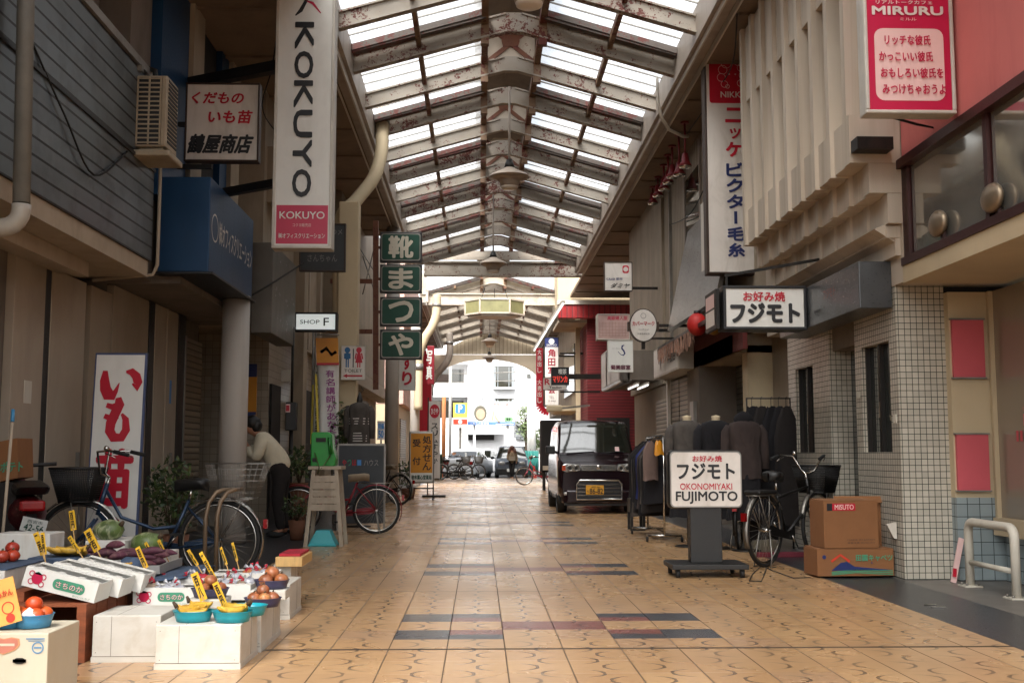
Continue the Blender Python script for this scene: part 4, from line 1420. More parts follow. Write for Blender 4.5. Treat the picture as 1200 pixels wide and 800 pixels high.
def d_toilet(f):
    f.disc(.24, .88, .045, 3); f.rrect(.13, .60, .35, .80, .03, 3); f.rect(.17, .36, .225, .62, 3); f.rect(.255, .36, .31, .62, 3)
    f.rect(.10, .62, .14, .78, 3); f.rect(.34, .62, .38, .78, 3)
    f.rect(.475, .36, .52, .92, 2)
    f.disc(.74, .88, .045, 1); f.poly([(.68, .80), (.80, .80), (.90, .50), (.58, .50)], 1); f.rect(.67, .36, .72, .52, 1); f.rect(.76, .36, .81, .52, 1)
    f.poly([(.60, .79), (.66, .79), (.60, .60), (.55, .62)], 1); f.poly([(.82, .79), (.88, .79), (.93, .62), (.88, .60)], 1)
    f.text('TOILET', .12, .215, .88, .31, 2, bold=.012)
    f.rect(.22, .085, .90, .135, 1); f.poly([(.06, .11), (.24, .05), (.24, .17)], 1)


sign_uv('toilet_sign', 'white toilet sign with a blue man, a red woman and a red arrow', 400, 405, 428, 445, 17.7, .03, [M['sign_white'], M['red'], M['black'], M['blue']], d_toilet, frame=M['white_frame'], rim=.006)

# shoe shop sign: four green panels on a rusty frame
D = 21
t = thing('shoe_shop_sign', 'column of four dark green panels with cream characters on a rusty frame', 'sign', at(440, 420, D))
for ch, v0, v1 in (('靴', 272, 307), ('ま', 310, 343), ('つ', 348, 382), ('や', 386, 421)):
    a, b = at(445, v1, D), at(494.5, v0, D)
    mb = MB(); mb.box(a.x, b.x, D, D + .14, a.z, b.z)
    mb.build('panel_case', M['black'], t, bevel=.01)
    mb = MB()
    F = Face(mb, (a.x, D, a.z), (1, 0, 0), (0, 0, 1), b.x - a.x, b.z - a.z, .003)
    F.rrect(.03, .045, .97, .955, .05, 2); F.rrect(.055, .085, .945, .915, .04, 0, 1.6)
    F.text(ch, .20, .13, .80, .87, 1, 2.4, bold=.05)
    mb.build('panel_face', [M['green_sign'], M['cream_letter'], M['metal_frame']], t)
    mb = MB(); mb.bar((a.x - .12, D + .07, (a.z + b.z) / 2), (a.x, D + .07, (a.z + b.z) / 2), .05, .05); mb.build('clip', M['rust'], t)
a, b = at(440, 456, D), at(440, 258, D)
mb = MB(); mb.bar((a.x, D + .07, a.z), (b.x, D + .07, b.z), .10, .10); mb.build('post', M['rust'], t)
mb = MB()
for v in (329, 388):
    p = at(436, v, D); mb.bar((p.x, D + .07, p.z), (-2.86, D + .07, p.z), .08, .08)
mb.build('arm', M['rust'], t)
mb = MB()
for (u0, v0, u1, v1) in ((425, 300, 440, 345), (425, 345, 440, 285), (421, 290, 441, 322)):
    mb.cyl(at(u0, v0, D + .1), at(u1, v1, D + .1), .012, 6)
mb.build('stay', M['steel'], t)


def d_suri(f):
    f.vtext('くすり', .18, .06, .84, .97, 1, bold=.05)


sign_uv('pharmacy_sign', 'narrow white sign with big red medicine characters below the green sign column', 467, 395, 487, 457, 23.5, .12, [M['sign_white2'], M['red']], d_suri, frame=M['white_frame'], rim=.02)

# prescription sign stand
D = 27
t = thing('sign_stand', 'upright orange prescription sign stand with black characters on castors', 'sign', at(494, 577, D))
a, b = at(479, 566, D), at(509, 505, D)
g = at(494, 577.5, D).z
mb = MB(); mb.box(a.x, b.x, D, D + .14, a.z, b.z); mb.build('case', M['metal_frame'], t, bevel=.03)
mb = MB()
F = Face(mb, (a.x, D, a.z), (1, 0, 0), (0, 0, 1), b.x - a.x, b.z - a.z, .004)
F.rrect(.05, .03, .95, .97, .03, 2); F.rect(.07, .20, .93, .955, 0, 1.6)
F.vtext('処方せん', .54, .24, .88, .92, 1, 2.4, bold=.03)
F.vtext('受 付', .14, .34, .46, .86, 1, 2.4, bold=.03)
F.text('岩木薬心堂薬局', .10, .07, .90, .16, 3, 2.4, bold=.03)
mb.build('face', [M['orange_sign'], M['black'], M['sign_white2'], M['green_sign']], t)
mb = MB()
for x in (a.x + .02, b.x - .02):
    for dy in (-.12, .26): mb.tube([(x, D + .07, b.z - .2), (x, D + .07, a.z), (x, D + .07 + dy, .06)], .014, 6)
mb.bar((a.x, D + .07, a.z - .12), (b.x, D + .07, a.z - .12), .03, .03)
mb.build('stand', M['dark_metal'], t)
for x in (a.x + .02, b.x - .02):
    for dy in (-.12, .26):
        mb = MB(); mb.cyl((x - .02, D + .07 + dy, .04), (x + .02, D + .07 + dy, .04), .04, 10); mb.build('castor', M['rubber'], t)

D = 29
t = thing('banner', 'pale narrow standing banner with a red round emblem and black characters', 'banner', at(509, 575, D))
a, b = at(502, 560, D), at(516, 470, D)
mb = MB(); mb.box(a.x, b.x, D, D + .04, a.z, b.z); mb.build('board', M['sign_white'], t)
mb = MB(); F = Face(mb, (a.x, D, a.z), (1, 0, 0), (0, 0, 1), b.x - a.x, b.z - a.z, .004)
F.disc(.5, .87, .13, 0, ry=.18); F.text('ひさや', .18, .83, .82, .91, 2, bold=.02); F.vtext('スリムすやか', .22, .18, .8, .72, 1, bold=.03)
mb.build('lettering', [M['red'], M['black'], M['sign_white2']], t)
mb = MB(); mb.cyl((a.x - .02, D + .02, 0), (a.x - .02, D + .02, b.z + .1), .015, 8); mb.box(a.x - .15, a.x + .45, D - .15, D + .2, 0, .05); mb.build('pole', M['dark_metal'], t)

# song lesson banners by the phone
for (u0, u1, ub0, ub1, v0, v1, D, txt, lab, tilt) in ((371, 397, 376, 397, 412, 545, 17.3, '有名講師があなたの歌を', 'white cloth banner with purple vertical characters and an orange top', 0),
                                                  (348, 364, 344, 358, 420, 540, 17.6, 'カラオケ教室', 'leaning narrow white banner with black characters and a yellow edge', 1)):
    p = [at(u0, v0, D), at(u1, v0, D), at(ub1, v1, D), at(ub0, v1, D)]
    if tilt: p = [at(368, 405, D), at(384, 405, D), at(372, 520, D), at(364, 520, D)]
    t = thing('banner', lab, 'banner', (p[3].x, D, 0))
    mb = MB()
    rows = []
    for i in range(13):
        s = i / 12
        l, r_ = p[0].lerp(p[3], s), p[1].lerp(p[2], s)
        rows.append([l.lerp(r_, j / 5) + Vector((0, .02 * math.sin(j * 1.4 + i * .5), 0)) for j in range(6)])
    mb.grid(rows)
    c = mb.build('cloth', M['sign_white2'], t)
    so = c.modifiers.new('thick', 'SOLIDIFY'); so.thickness = .004
    mb = MB()
    X = (p[1] - p[0]); Y = (p[0] - p[3])
    F = Face(mb, p[3] + Vector((0, -.04, 0)), X, Y, X.length, Y.length, .003)
    if not tilt:
        F.rect(0, .90, 1.0, 1.12, 1); F.rect(0, .88, 1, .90, 2); F.stroke([(.2, .99), (.45, 1.03), (.7, .97), (.9, 1.0)], .05, 3)
        F.vtext(txt, .38, .02, .78, .84, 0, bold=.02)
        F.rect(-.10, .05, .0, .8, 4)
    else:
        F.vtext(txt, .25, .12, .85, .9, 5, bold=.02); F.rect(.0, 0, .16, .6, 4)
    mb.build('print', [M['purple'], M['orange_sign'], M['red'], M['blue'], M['pale_yellow'], M['black']], t)
    mb = MB(); mb.cyl((p[0].x - .02, D + .03, 0), (p[0].x - .02, D + .03, p[0].z + .3), .014, 8)
    mb.cyl((p[0].x - .04, D + .03, p[0].z + .27), (p[1].x, D + .03, p[1].z + .27), .01, 6)
    mb.build('pole', M['steel'], t)

# orange board behind the person, notice box on post
D = 17.1
a, b = at(288, 487, D), at(301, 440, D)
t = thing('notice_board', 'orange and blue poster board behind the round pillar', 'poster', (a.x, D, a.z))
mb = MB(); mb.box(a.x - .25, b.x, D, D + .03, a.z, b.z); mb.build('board', M['orange_sign'], t)
mb = MB(); mb.box(a.x - .25, b.x, D - .004, D - .001, a.z - .08, a.z + .06); mb.box(a.x - .25, b.x, D - .004, D - .001, b.z - .02, b.z + .18); mb.build('blue_band', M['navy'], t)
mb = MB(); mb.cyl((a.x - .1, D + .05, 0), (a.x - .1, D + .05, b.z), .025, 8); mb.build('post', M['dark_metal'], t)

D = 16.6
a, b = at(334, 504, D), at(347, 471, D)
t = thing('meter_box', 'black box with a small red square sticker on a dark post behind the person', 'box', (a.x, D, 0))
mb = MB(); mb.box(a.x, b.x, D, D + .16, a.z, b.z); mb.build('box', M['black_plastic'], t, bevel=.01)
mb = MB(); F = Face(mb, (a.x, D, a.z), (1, 0, 0), (0, 0, 1), b.x - a.x, b.z - a.z, .003); F.rect(.0, .64, .45, .93, 1); F.rect(.05, .68, .38, .89, 0, 2)
mb.build('sticker', [M['red'], M['pink_pale']], t)
mb = MB(); mb.cyl(((a.x + b.x) / 2, D + .08, 0), ((a.x + b.x) / 2, D + .08, a.z), .03, 10); mb.cyl(((a.x + b.x) / 2, D + .08, b.z), ((a.x + b.x) / 2, D + .08, 3), .02, 10); mb.build('post', M['dark_metal'], t)

# big leaning board with brush characters
D = 10.35
a, b = at(103, 600, D), at(171, 413, D)
t = thing('sign_board', 'tall white sign board with red brush characters and a blue edge leaning behind the bicycle', 'sign', (a.x, D, 0))
zt = b.z
w = b.x - a.x
Yv = Vector((0, .14, zt - .05)).normalized()
O = Vector((a.x, D - .10, .05))
H = (zt - .05) / Yv.z
mb = MB(); n = Vector((1, 0, 0)).cross(Yv)
mb.obox(O + Vector((1, 0, 0)) * w / 2 + Yv * H / 2 - n * .02, (w / 2, 0, 0), n * .018, Yv * H / 2)
mb.build('frame', paint('blue_edge', '#3d4a6e', .5), t, bevel=.004)
mb = MB()
F = Face(mb, O, (1, 0, 0), Yv, w, H, .004)
F.rect(.035, .01, .965, .99, 0)
# i
F.stroke([(.22, .915, .5), (.215, .87, 1.0), (.24, .83, 1.2), (.31, .80, 1.3), (.38, .795, .9), (.44, .82, .5), (.50, .858, .1)], .085, 1, 2)
F.stroke([(.62, .91, .3), (.72, .912, .9), (.82, .89, 1.1), (.86, .86, 1.1), (.84, .835, .9), (.75, .855, .2)], .075, 1, 2)
# mo
F.stroke([(.50, .79, .7), (.53, .76, 1.2), (.46, .72, 1.2), (.38, .67, 1.2), (.37, .635, 1.2), (.45, .605, 1.2), (.60, .605, 1.1), (.68, .64, 1.0), (.66, .69, .8), (.58, .715, .3)], .075, 1, 2)
F.stroke([(.28, .755, .8), (.40, .745, 1.1), (.56, .765, .8)], .055, 1, 2.4)
F.stroke([(.25, .705, .8), (.40, .69, 1.1), (.52, .70, .6)], .055, 1, 2.6)
# nae
F.text('苗', .14, .28, .86, .555, 1, 2, bold=.045)
F.vtext('あり', .3, .02, .7, .25, 1, 2, bold=.06)
mb.build('face', [M['sign_white2'], M['red']], t)

# ================================================================ signs, right
def d_miruru(f):
    f.text('リアルトークカフェ', .11, .805, .80, .835, 1, bold=.03)
    f.text('MIRURU', .06, .72, .93, .79, 1, bold=.085)
    f.text('ミルル', .40, .680, .60, .702, 2)
    f.rrect(.08, .07, .92, .62, .07, 2)
    for i, (s, x1) in enumerate((('リッチな彼氏', .76), ('かっこいい彼氏', .78), ('おもしろい彼氏を', .90), ('みつけちゃおうよ', .92))):
        y = .49 - i * .125
        f.text(s, .20 if i == 0 else .11 + i * .015, y, x1, y + .078, 0, 3, bold=.03, shear=.0)


D = 8.35
a, b = at(1015, 133, D), at(1117, 40, D)
sign_box('cafe_sign', 'crimson cafe sign with white MIRURU lettering and a pale panel of verse', (a.x, D, a.z), (b.x, D, a.z + 1.12), .15,
         [M['crimson'], M['sign_white'], M['pink_pale']], d_miruru, frame=M['white_frame'], rim=.03, both=True, bevel=.03,
         bars=[((b.x, D + .08, a.z + .25), (3.75, D + .08, a.z + .25), .06), ((b.x, D + .08, a.z + .9), (3.75, D + .08, a.z + .9), .06)])
a, b = at(1119, 91, 8.75), at(1143, 27, 8.75)
t = thing('junction_box', 'flat pale pink metal box between the cafe sign and the salmon wall', 'box', (a.x, 8.75, a.z))
P_(t, 'box', M['pink_pale'], (a.x, b.x - .02, 8.75, 8.9, a.z, b.z), bevel=.006)
P_(t, 'conduit', M['pink_wall'], (b.x - .09, b.x - .06, 8.78, 8.81, b.z, 6.4), (b.x - .14, b.x - .12, 8.78, 8.81, b.z, 6.4))
t = thing('cable', 'black cable drooping from the cafe sign to the mirror windows', 'cable', at(1032, 135, 8.6))
mb = MB(); mb.tube([at(1032, 134, 8.65), at(1050, 139, 8.7), at(1075, 146, 8.8), at(1105, 152, 8.9), Vector((3.76, 9.0, 3.66))], .011, 6); mb.build('wire', M['rubber'], t)
t = thing('cable', 'small loop of black cable below the junction box', 'cable', at(1123, 120, 8.7))
c = at(1124, 122, 8.68); mb = MB(); mb.tube([c + Vector((.035 * math.cos(k * .5), 0, .04 * math.sin(k * .5))) for k in range(13)], .005, 6, closed=False); mb.cyl(c + Vector((-.02, 0, .03)), (c.x - .02, c.y, c.z - .35), .004, 6); mb.build('wire', M['rubber'], t)


def d_nikke(f):
    f.rrect(.06, .745, .94, .985, .04, 1)
    for (x, y, r_) in ((.40, .925, .075), (.52, .945, .07), (.64, .935, .07), (.33, .895, .065), (.30, .86, .06), (.36, .83, .05), (.70, .905, .06), (.73, .87, .055), (.68, .835, .05), (.42, .82, .03)):
        f.ring(x, y, r_, .007, 3, 2)
    f.disc(.46, .875, .012, 3, 2); f.disc(.58, .875, .012, 3, 2)
    f.text('NIKKE', .28, .770, .76, .797, 0, 2, bold=.02)
    f.vtext('ニッケ', .36, .50, .70, .73, 1, 2, bold=.06)
    f.vtext('ビクター毛糸', .36, .06, .70, .485, 2, 2, bold=.055)


D = 14.9
a, b = at(829, 321, D), at(888, 53, D)
sign_box('yarn_sign', 'tall white vertical sign with a red emblem, red and blue characters beside the plaster fins', (a.x, D, a.z), (b.x, D, b.z), .2,
         [M['sign_white'], M['red'], M['navy'], M['pink_pale']], d_nikke, frame=M['brown_frame'], rim=.03, bevel=.03,
         bars=[((b.x, D + .1, a.z + .4), (3.9, D + .1, a.z + .4), .07), ((b.x, D + .1, b.z - .5), (3.9, D + .1, b.z - .5), .07)])


def d_fuji(f):
    f.text('お好み焼', .22, .66, .76, .92, 1, bold=.035)
    f.text('フジモト', .05, .09, .95, .63, 2, bold=.07)


D = 11.5
a, b = at(848, 386, D), at(949, 335, D)
sign_box('lit_sign', 'hanging white okonomiyaki sign box with black frame next to the grey canopy', (a.x, D, a.z), (3.44, D, b.z), .28,
         [M['sign_white2'], M['red'], M['black']], d_fuji, frame=M['black'], rim=.03, bars=[((2.62, D + .1, b.z), (2.62, D + .1, b.z + .12), .02), ((2.60, D + .1, b.z + .12), (3.62, D + .1, b.z + .3), .03)])
# little side notice of the lit sign
t = thing('notice_plate', 'narrow dark notice with pale pictures at the street side of the okonomiyaki sign box', 'notice', at(841, 384, 11.6))
a2 = at(846, 384, 11.5); mb = MB(); mb.box(a2.x - .05, a2.x - .012, 11.55, 12.1, a2.z, a2.z + .42); mb.build('plate', M['dark_metal'], t)
mb = MB(); F = Face(mb, (a2.x - .052, 12.1, a2.z), (0, -1, 0), (0, 0, 1), .55, .42, .003); F.rect(.1, .55, .9, .9, 1); F.rect(.1, .1, .9, .5, 0)
mb.build('print', [M['sign_white'], M['pink_pale']], t)

# FUJIMOTO stand
D = 10.15
t = thing('sign_stand', 'rounded white FUJIMOTO sign on a black post with a wheeled base', 'sign', at(825, 676, D))
a, b = at(784, 596, D), at(870, 527, D)
mb = MB(); mb.box(a.x, b.x, D, D + .18, a.z, b.z); mb.build('case', M['black_plastic'], t, bevel=.045)
mb = MB()
F = Face(mb, (a.x, D, a.z), (1, 0, 0), (0, 0, 1), b.x - a.x, b.z - a.z, .004)
F.rrect(.02, .025, .98, .975, .04, 3); F.rrect(.035, .045, .965, .955, .035, 0, 1.6)
F.text('お好み焼', .32, .80, .72, .905, 1, 2.4, bold=.03)
F.text('フジモト', .11, .50, .89, .78, 2, 2.4, bold=.045)
F.text('OKONOMIYAKI', .15, .325, .85, .435, 1, 2.4, bold=.02)
F.text('FUJIMOTO', .09, .085, .92, .30, 2, 2.4, bold=.035)
mb.build('face', [M['sign_white'], M['red'], M['black'], M['metal_frame']], t)
c = (a.x + b.x) / 2
mb = MB(); mb.box(c - .145, c + .145, D + .02, D + .16, .12, a.z + .02); mb.build('post', M['black_plastic'], t, bevel=.006)
mb = MB(); mb.box(c - .345, c + .345, D - .16, D + .34, .075, .12); mb.build('base', M['black_plastic'], t, bevel=.006)
for x in (-.29, .29):
    for y in (-.11, .29):
        mb = MB(); mb.cyl((c + x - .015, D + y, .036), (c + x + .015, D + y, .036), .036, 12); mb.box(c + x - .02, c + x + .02, D + y - .02, D + y + .02, .05, .078); mb.build('castor', M['rubber'], t)


def d_crab(f):
    f.rrect(.66, .62, .90, .90, .04, 1); f.disc(.78, .76, .05, 0, 2)
    f.text('CRAB 都市', .06, .36, .66, .46, 3, bold=.02)
    f.text('ダミヤ', .22, .08, .92, .26, 2, bold=.03, shear=.12)


sign_uv('shop_sign', 'small square white sign with a red badge hanging before the corrugated wall', 708, 307, 741, 341, 22.5, .1, [M['sign_white'], M['red'], M['black'], M['navy']], d_crab, frame=M['brown_frame'], rim=.015,
        bars=[((3.1, 22.55, 4.5), (3.66, 22.55, 4.5), .05)])

# oval sign
D = 19.2
c = at(754, 381, D)
t = thing('shop_sign', 'oval white cosmetics sign with red lettering and a dark rim', 'sign', c)
rw, rh = 16.5 * D / 1300, 20 * D / 1300
mb = MB()
n = 32
mb.prism([(c.x + rw * math.cos(2 * math.pi * i / n), c.z + rh * math.sin(2 * math.pi * i / n)) for i in range(n)], D, D + .12)
mb.prism([(c.x - rw - .03, c.z - .1), (c.x + rw + .03, c.z - .1), (c.x + rw + .03, c.z + .06), (c.x - rw - .03, c.z + .06)], D + .003, D + .117)
mb.build('case', M['brown_frame'], t)
mb = MB()
F = Face(mb, (c.x - rw, D, c.z - rh), (1, 0, 0), (0, 0, 1), 2 * rw, 2 * rh, .004)
F.disc(.5, .5, rw * .93, 0, ry=rh * .94, n=32)
F.text('カバーマーク', .10, .48, .90, .62, 1, 2, bold=.03); F.text('ファンデーション', .32, .345, .70, .395, 2, 2, bold=.02); F.text('化粧品相談室', .28, .22, .72, .27, 2, 2); F.ring(.5, .78, .05, .01, 3, 2)
mb.build('face', [M['sign_white'], M['red'], M['black'], M['grey_letter']], t)
mb = MB(); mb.bar((c.x, D + .06, c.z - rh - .12), (c.x, D + .06, c.z - rh), .06, .06); mb.bar((c.x + rw, D + .06, c.z), (3.72, D + .06, c.z), .05, .05); mb.build('bracket', M['dark_metal'], t)


def d_salon(f):
    f.stroke([(.66, .84, .5), (.58, .82, 1), (.56, .74, 1), (.64, .66, 1), (.68, .58, 1), (.62, .52, .8), (.52, .54, .4), (.40, .64, .3)], .03, 3)
    f.text('ヘアーサロン', .16, .70, .48, .76, 2); f.text('菊美容室', .10, .07, .90, .22, 1, bold=.04)


sign_uv('salon_sign', 'square white hair salon sign with a thin S shaped emblem', 712, 398, 742, 436, 20.5, .08, [M['sign_white2'], paint('maroon_ink', '#5d1530'), M['grey_letter'], M['navy']], d_salon, frame=M['white_frame'], rim=.008,
        bars=[((3.0, 20.54, 3.25), (3.72, 20.54, 3.25), .04)])


def d_pinkbox(f):
    for i in range(9): f.rect(.04 + i * .105, .1, .048 + i * .105, .7, 1)
    for i in range(5): f.rect(.04, .12 + i * .13, .96, .13 + i * .13, 1)
    f.text('高級婦人服', .30, .78, .95, .95, 2, bold=.02)


sign_uv('shop_sign', 'pale pinkish checked box sign above the hair salon sign', 700, 368, 738, 398, 21.3, .3, [paint('pinkish_face', '#b99a92', .5), paint('pink_line', '#9a6f6a'), M['crimson']], d_pinkbox, frame=M['white_frame'], rim=.015,
        bars=[((3.2, 21.4, 3.5), (3.72, 21.4, 3.5), .06)])
# box signs facing the street
t = thing('shop_sign', 'white box sign with faded red print above the roller shutters', 'sign', (3.45, 19.2, 2.5))
P_(t, 'case', M['white_frame'], (3.25, 3.62, 18.0, 20.6, 2.49, 3.02), bevel=.01)
mb = MB(); F = Face(mb, (3.248, 20.6, 2.49), (0, -1, 0), (0, 0, 1), 2.6, .53, .004)
F.rect(.02, .06, .98, .94, 0); F.rect(.5, .1, .52, .9, 1); F.rect(.3, .2, .34, .85, 1); F.text('洋品店', .6, .3, .9, .75, 2, 2, bold=.03)
mb.build('face', [M['sign_white2'], M['pink_pale'], M['black']], t)
t = thing('shop_sign', 'shiny rounded white fascia sign left of the hair salon sign', 'sign', (3.1, 24, 2.6))
P_(t, 'case', M['silver_sheet'], (2.85, 3.1, 22.4, 26.0, 2.55, 3.45), bevel=.06)
mb = MB(); F = Face(mb, (2.848, 26.0, 2.55), (0, -1, 0), (0, 0, 1), 3.6, .9, .004); F.rect(.06, .08, .94, .92, 0); F.rect(.3, .08, .36, .92, 1); F.rect(.55, .08, .58, .92, 1)
mb.build('face', [M['sign_white2'], M['silver_sheet']], t)


def d_maringa(f):
    f.text('喫茶', .40, .60, .88, .92, 1, bold=.03); f.text('マリンカ', .06, .12, .92, .52, 2, bold=.05)


sign_uv('cafe_sign', 'small black rounded cafe sign with white and red characters', 646, 430, 667, 451, 30, .12, [M['black'], M['sign_white2'], emit('red_letter_lit', (.7, .05, .03), .15)], d_maringa, frame=M['black'], rim=.012, bevel=.02,
        bars=[((2.4, 30.06, 3.2), (3.6, 30.06, 3.2), .14)])


def d_vert(f):
    f.rect(0, .86, 1, 1, 1); f.disc(.5, .945, .10, 3, 2); f.text('SANYO', .12, .875, .88, .905, 3, 2, bold=.02)
    f.rect(.16, .03, .84, .85, 0, 1.5); f.vtext('角田写真会', .22, .16, .78, .84, 2, 2.5, bold=.04); f.text('TEL', .3, .09, .7, .13, 4, 2.5); f.text('33-4466', .2, .045, .8, .075, 4, 2.5)


sign_uv('shop_sign', 'tall narrow vertical sign with a blue top and dark red characters near the arch', 638, 395, 655, 475, 38.5, .16, [M['sign_white'], M['navy'], paint('dark_red_ink', '#8c1b30'), M['sign_white2'], M['black']], d_vert, frame=M['dark_metal'], rim=.02,
        bars=[((2.8, 38.6, 4.6), (3.6, 38.6, 4.6), .06)])


def d_r(f):
    f.text('R', .06, .40, .30, .92, 1, bold=.04); f.rect(.04, .1, .96, .34, 0, 1.5); f.text('Tsubo', .25, .10, .8, .30, 2, 2.5, bold=.03)


sign_uv('shop_sign', 'small white sign with a red R partly hidden behind the black cafe sign', 636, 442, 664, 457, 33, .08, [M['sign_white'], M['red'], M['black']], d_r, frame=M['dark_metal'], rim=.015, bars=[((2.4, 33.05, 2.95), (3.6, 33.05, 2.95), .05)])
# red curved band sign at the far right
D = 44
t = thing('shop_sign', 'long red vertical band sign curling round at its foot near the arch', 'sign', at(632, 480, D))
P0, P1, P2 = at(632, 408, D), at(632, 474, D), at(643, 483, D)
pts = [(P0.x, P0.z), (P1.x, P1.z)]
for i in range(1, 7):
    an = math.pi + (math.pi / 2) * i / 6
    r_ = P2.x - P1.x
    pts.append((P2.x + r_ * math.cos(an), P1.z + r_ * math.sin(an) * .8))
mb = MB()
for i in range(len(pts) - 1):
    mb.bar((pts[i][0], D, pts[i][1]), (pts[i + 1][0], D, pts[i + 1][1]), .26, .26, up=(0, 1, 0))
mb.build('band', M['red'], t)
mb = MB(); F = Face(mb, (P1.x - .1, D - .135, P1.z), (1, 0, 0), (0, 0, 1), .2, P0.z - P1.z, .004); F.vtext('大売出し 大売出し', .1, .02, .9, .98, 0, bold=.03)
mb.build('lettering', M['sign_white2'], t)
P_(t, 'backing', M['concrete_dark'], (P1.x + .14, P1.x + .75, D + .02, D + .16, P1.z - .1, P0.z))
mb = MB(); mb.bar((P1.x + .4, D + .1, P0.z - .3), (3.6, D + .1, P0.z - .3), .07, .07); mb.build('bracket', M['dark_metal'], t)
# red and white vertical signs on the far left
D = 40.5
a, b = at(497, 450, D), at(509, 405, D)
t = thing('shop_sign', 'dark red vertical sign with white characters on the far left side', 'sign', a)
P_(t, 'case', paint('dull_crimson', '#8a1222', .5), (a.x + .1, b.x, D, D + .2, a.z, b.z), bevel=.02)
mb = MB(); F = Face(mb, (a.x, D, a.z), (1, 0, 0), (0, 0, 1), b.x - a.x, b.z - a.z, .004); F.vtext('写真', .2, .1, .8, .9, 0, bold=.03); mb.build('lettering', M['sign_white2'], t)
mb = MB(); mb.bar((a.x, D + .1, b.z - .3), (-2.8, D + .1, b.z - .3), .08, .08); mb.build('bracket', M['dark_metal'], t)

# ================================================================ hanging lamps
def pendant(u, v, D, zl, lab):
    c = at(u, v, D)
    t = thing('pendant_lamp', lab, 'lamp', c, 'pendant lamps down the middle of the arcade')
    s = 1.0
    mb = MB()
    mb.lathe([(.02, .20), (.06, .19), (.10, .13), (.18, .09), (.30, .035), (.335, .0), (.335, -.012), (.29, -.02), (.20, -.06), (.17, -.10), (.15, -.17), (.02, -.175)], c, 28)
    mb.build('shade', M['lamp_shade'], t)
    mb = MB(); mb.lathe([(.0, .30), (.05, .29), (.075, .22), (.09, .15), (.07, .15)], c, 16); mb.build('cap', M['dark_metal'], t)
    mb = MB(); mb.lathe([(.15, -.165), (.14, -.20), (.09, -.225), (.0, -.23)], c, 20); mb.build('bulb', M['lamp_glow'], t)
    mb = MB(); mb.cyl((c.x, c.y, c.z + .28), (c.x, c.y, zl), .02, 8); mb.build('rod', M['fascia'], t)


ZT = ZR
pendant(620, -14, 11.4, ZT, 'pendant lamp at the very top of the picture, cut by its edge')
pendant(597, 207, 18.4, ZT, 'nearest fully visible bell shaped pendant lamp below the ridge')
pendant(578, 309, 26.3, ZT, 'pendant lamp hanging in front of the wide cross beam')
pendant(574, 400, 43, ZT, 'small pendant lamp just above the arch gable')
pendant(573.5, 419, 52, ZT, 'farthest small pendant lamp hanging against the bright arch opening')
# hexagonal lamp box under the second beam
D = 39.2
a, b = at(545, 372, D), at(614, 353, D)
c = ((a.x + b.x) / 2, D, (a.z + b.z) / 2)
t = thing('lamp_box', 'wide hexagonal lamp box with olive panels hanging under the far cross beam', 'lamp', c)
hw, hh = (b.x - a.x) / 2, (b.z - a.z) / 2
poly = [(c[0] - hw, D), (c[0] - hw * .5, D - .6), (c[0] + hw * .5, D - .6), (c[0] + hw, D), (c[0] + hw * .5, D + .6), (c[0] - hw * .5, D + .6)]
mb = MB(); mb.prism(poly, c[2] - hh + .1, c[2] + hh, axis='z'); mb.build('panels', M['hex_green'], t)
mb = MB()
for i in range(6):
    p, q = poly[i], poly[(i + 1) % 6]
    for z in (c[2] - hh + .1, c[2] + hh): mb.bar((p[0], p[1], z), (q[0], q[1], z), .06, .06)
    mb.bar((p[0], p[1], c[2] - hh + .1), (p[0], p[1], c[2] + hh), .06, .06)
mb.prism([(c[0] + (x - c[0]) * .9, D + (y - D) * .9) for x, y in poly], c[2] - hh, c[2] - hh + .1, axis='z')
mb.build('frame', M['beam_far'], t)
mb = MB()
for s in (-.5, 0, .5): mb.cyl((c[0] + s, D, c[2] + hh), (c[0] + s * .7, D + .3, c[2] + hh + .5), .015, 6)
mb.build('hanger', M['dark_metal'], t)
# spot lamps under the right soffit
random.seed(5)
for i, (u, v, D, lab) in enumerate(((803, 186, 17.6, 'nearest red spot lamp on a rod under the right soffit'), (796, 196, 18.3, 'second red spot lamp from the yarn sign'), (788, 199, 19.0, 'third red spot lamp from the yarn sign'),
                               (783, 206, 19.6, 'middle red spot lamp of the row under the soffit'), (778, 214, 20.3, 'third red spot lamp from the far end of the row'), (771, 222, 21.2, 'second red spot lamp from the far end of the row'), (765, 231, 22.0, 'farthest red spot lamp of the row'))):
    c = at(u, v, D)
    t = thing('spot_lamp', lab, 'lamp', c, 'red spot lamps under the right soffit')
    mb = MB(); mb.cyl((c.x, D, c.z), (c.x, D, 6.5), .018, 8); mb.build('rod', paint('red_rod', '#7a1c22', .4) if i == 0 else bpy.data.materials['red_rod'], t)
    mb = MB(); mb.lathe([(.02, .10), (.05, .08), (.07, -.05), (.11, -.13), (.09, -.13)], c, 16); mb.build('hood', bpy.data.materials['red_rod'], t)
    mb = MB(); mb.lathe([(.105, -.125), (.10, -.15), (.0, -.16)], c, 16); mb.build('lens', M['chrome'], t)
    mb = MB(); mb.cyl((c.x, D, 6.47), (c.x, D, 6.5), .07, 12); mb.build('mount', bpy.data.materials['red_rod'], t)
t = thing('conduit', 'pale conduit curving down from the right eave to the soffit lamps', 'pipe', at(770, 90, 16))
mb = MB()
mb.tube([at(770, 92, 16.2), at(771, 120, 16.2), at(775, 138, 16.3), at(784, 152, 16.5), at(800, 160, 17), at(806, 160, 17.4)], .025, 8); mb.build('tube', M['trim_white'], t)
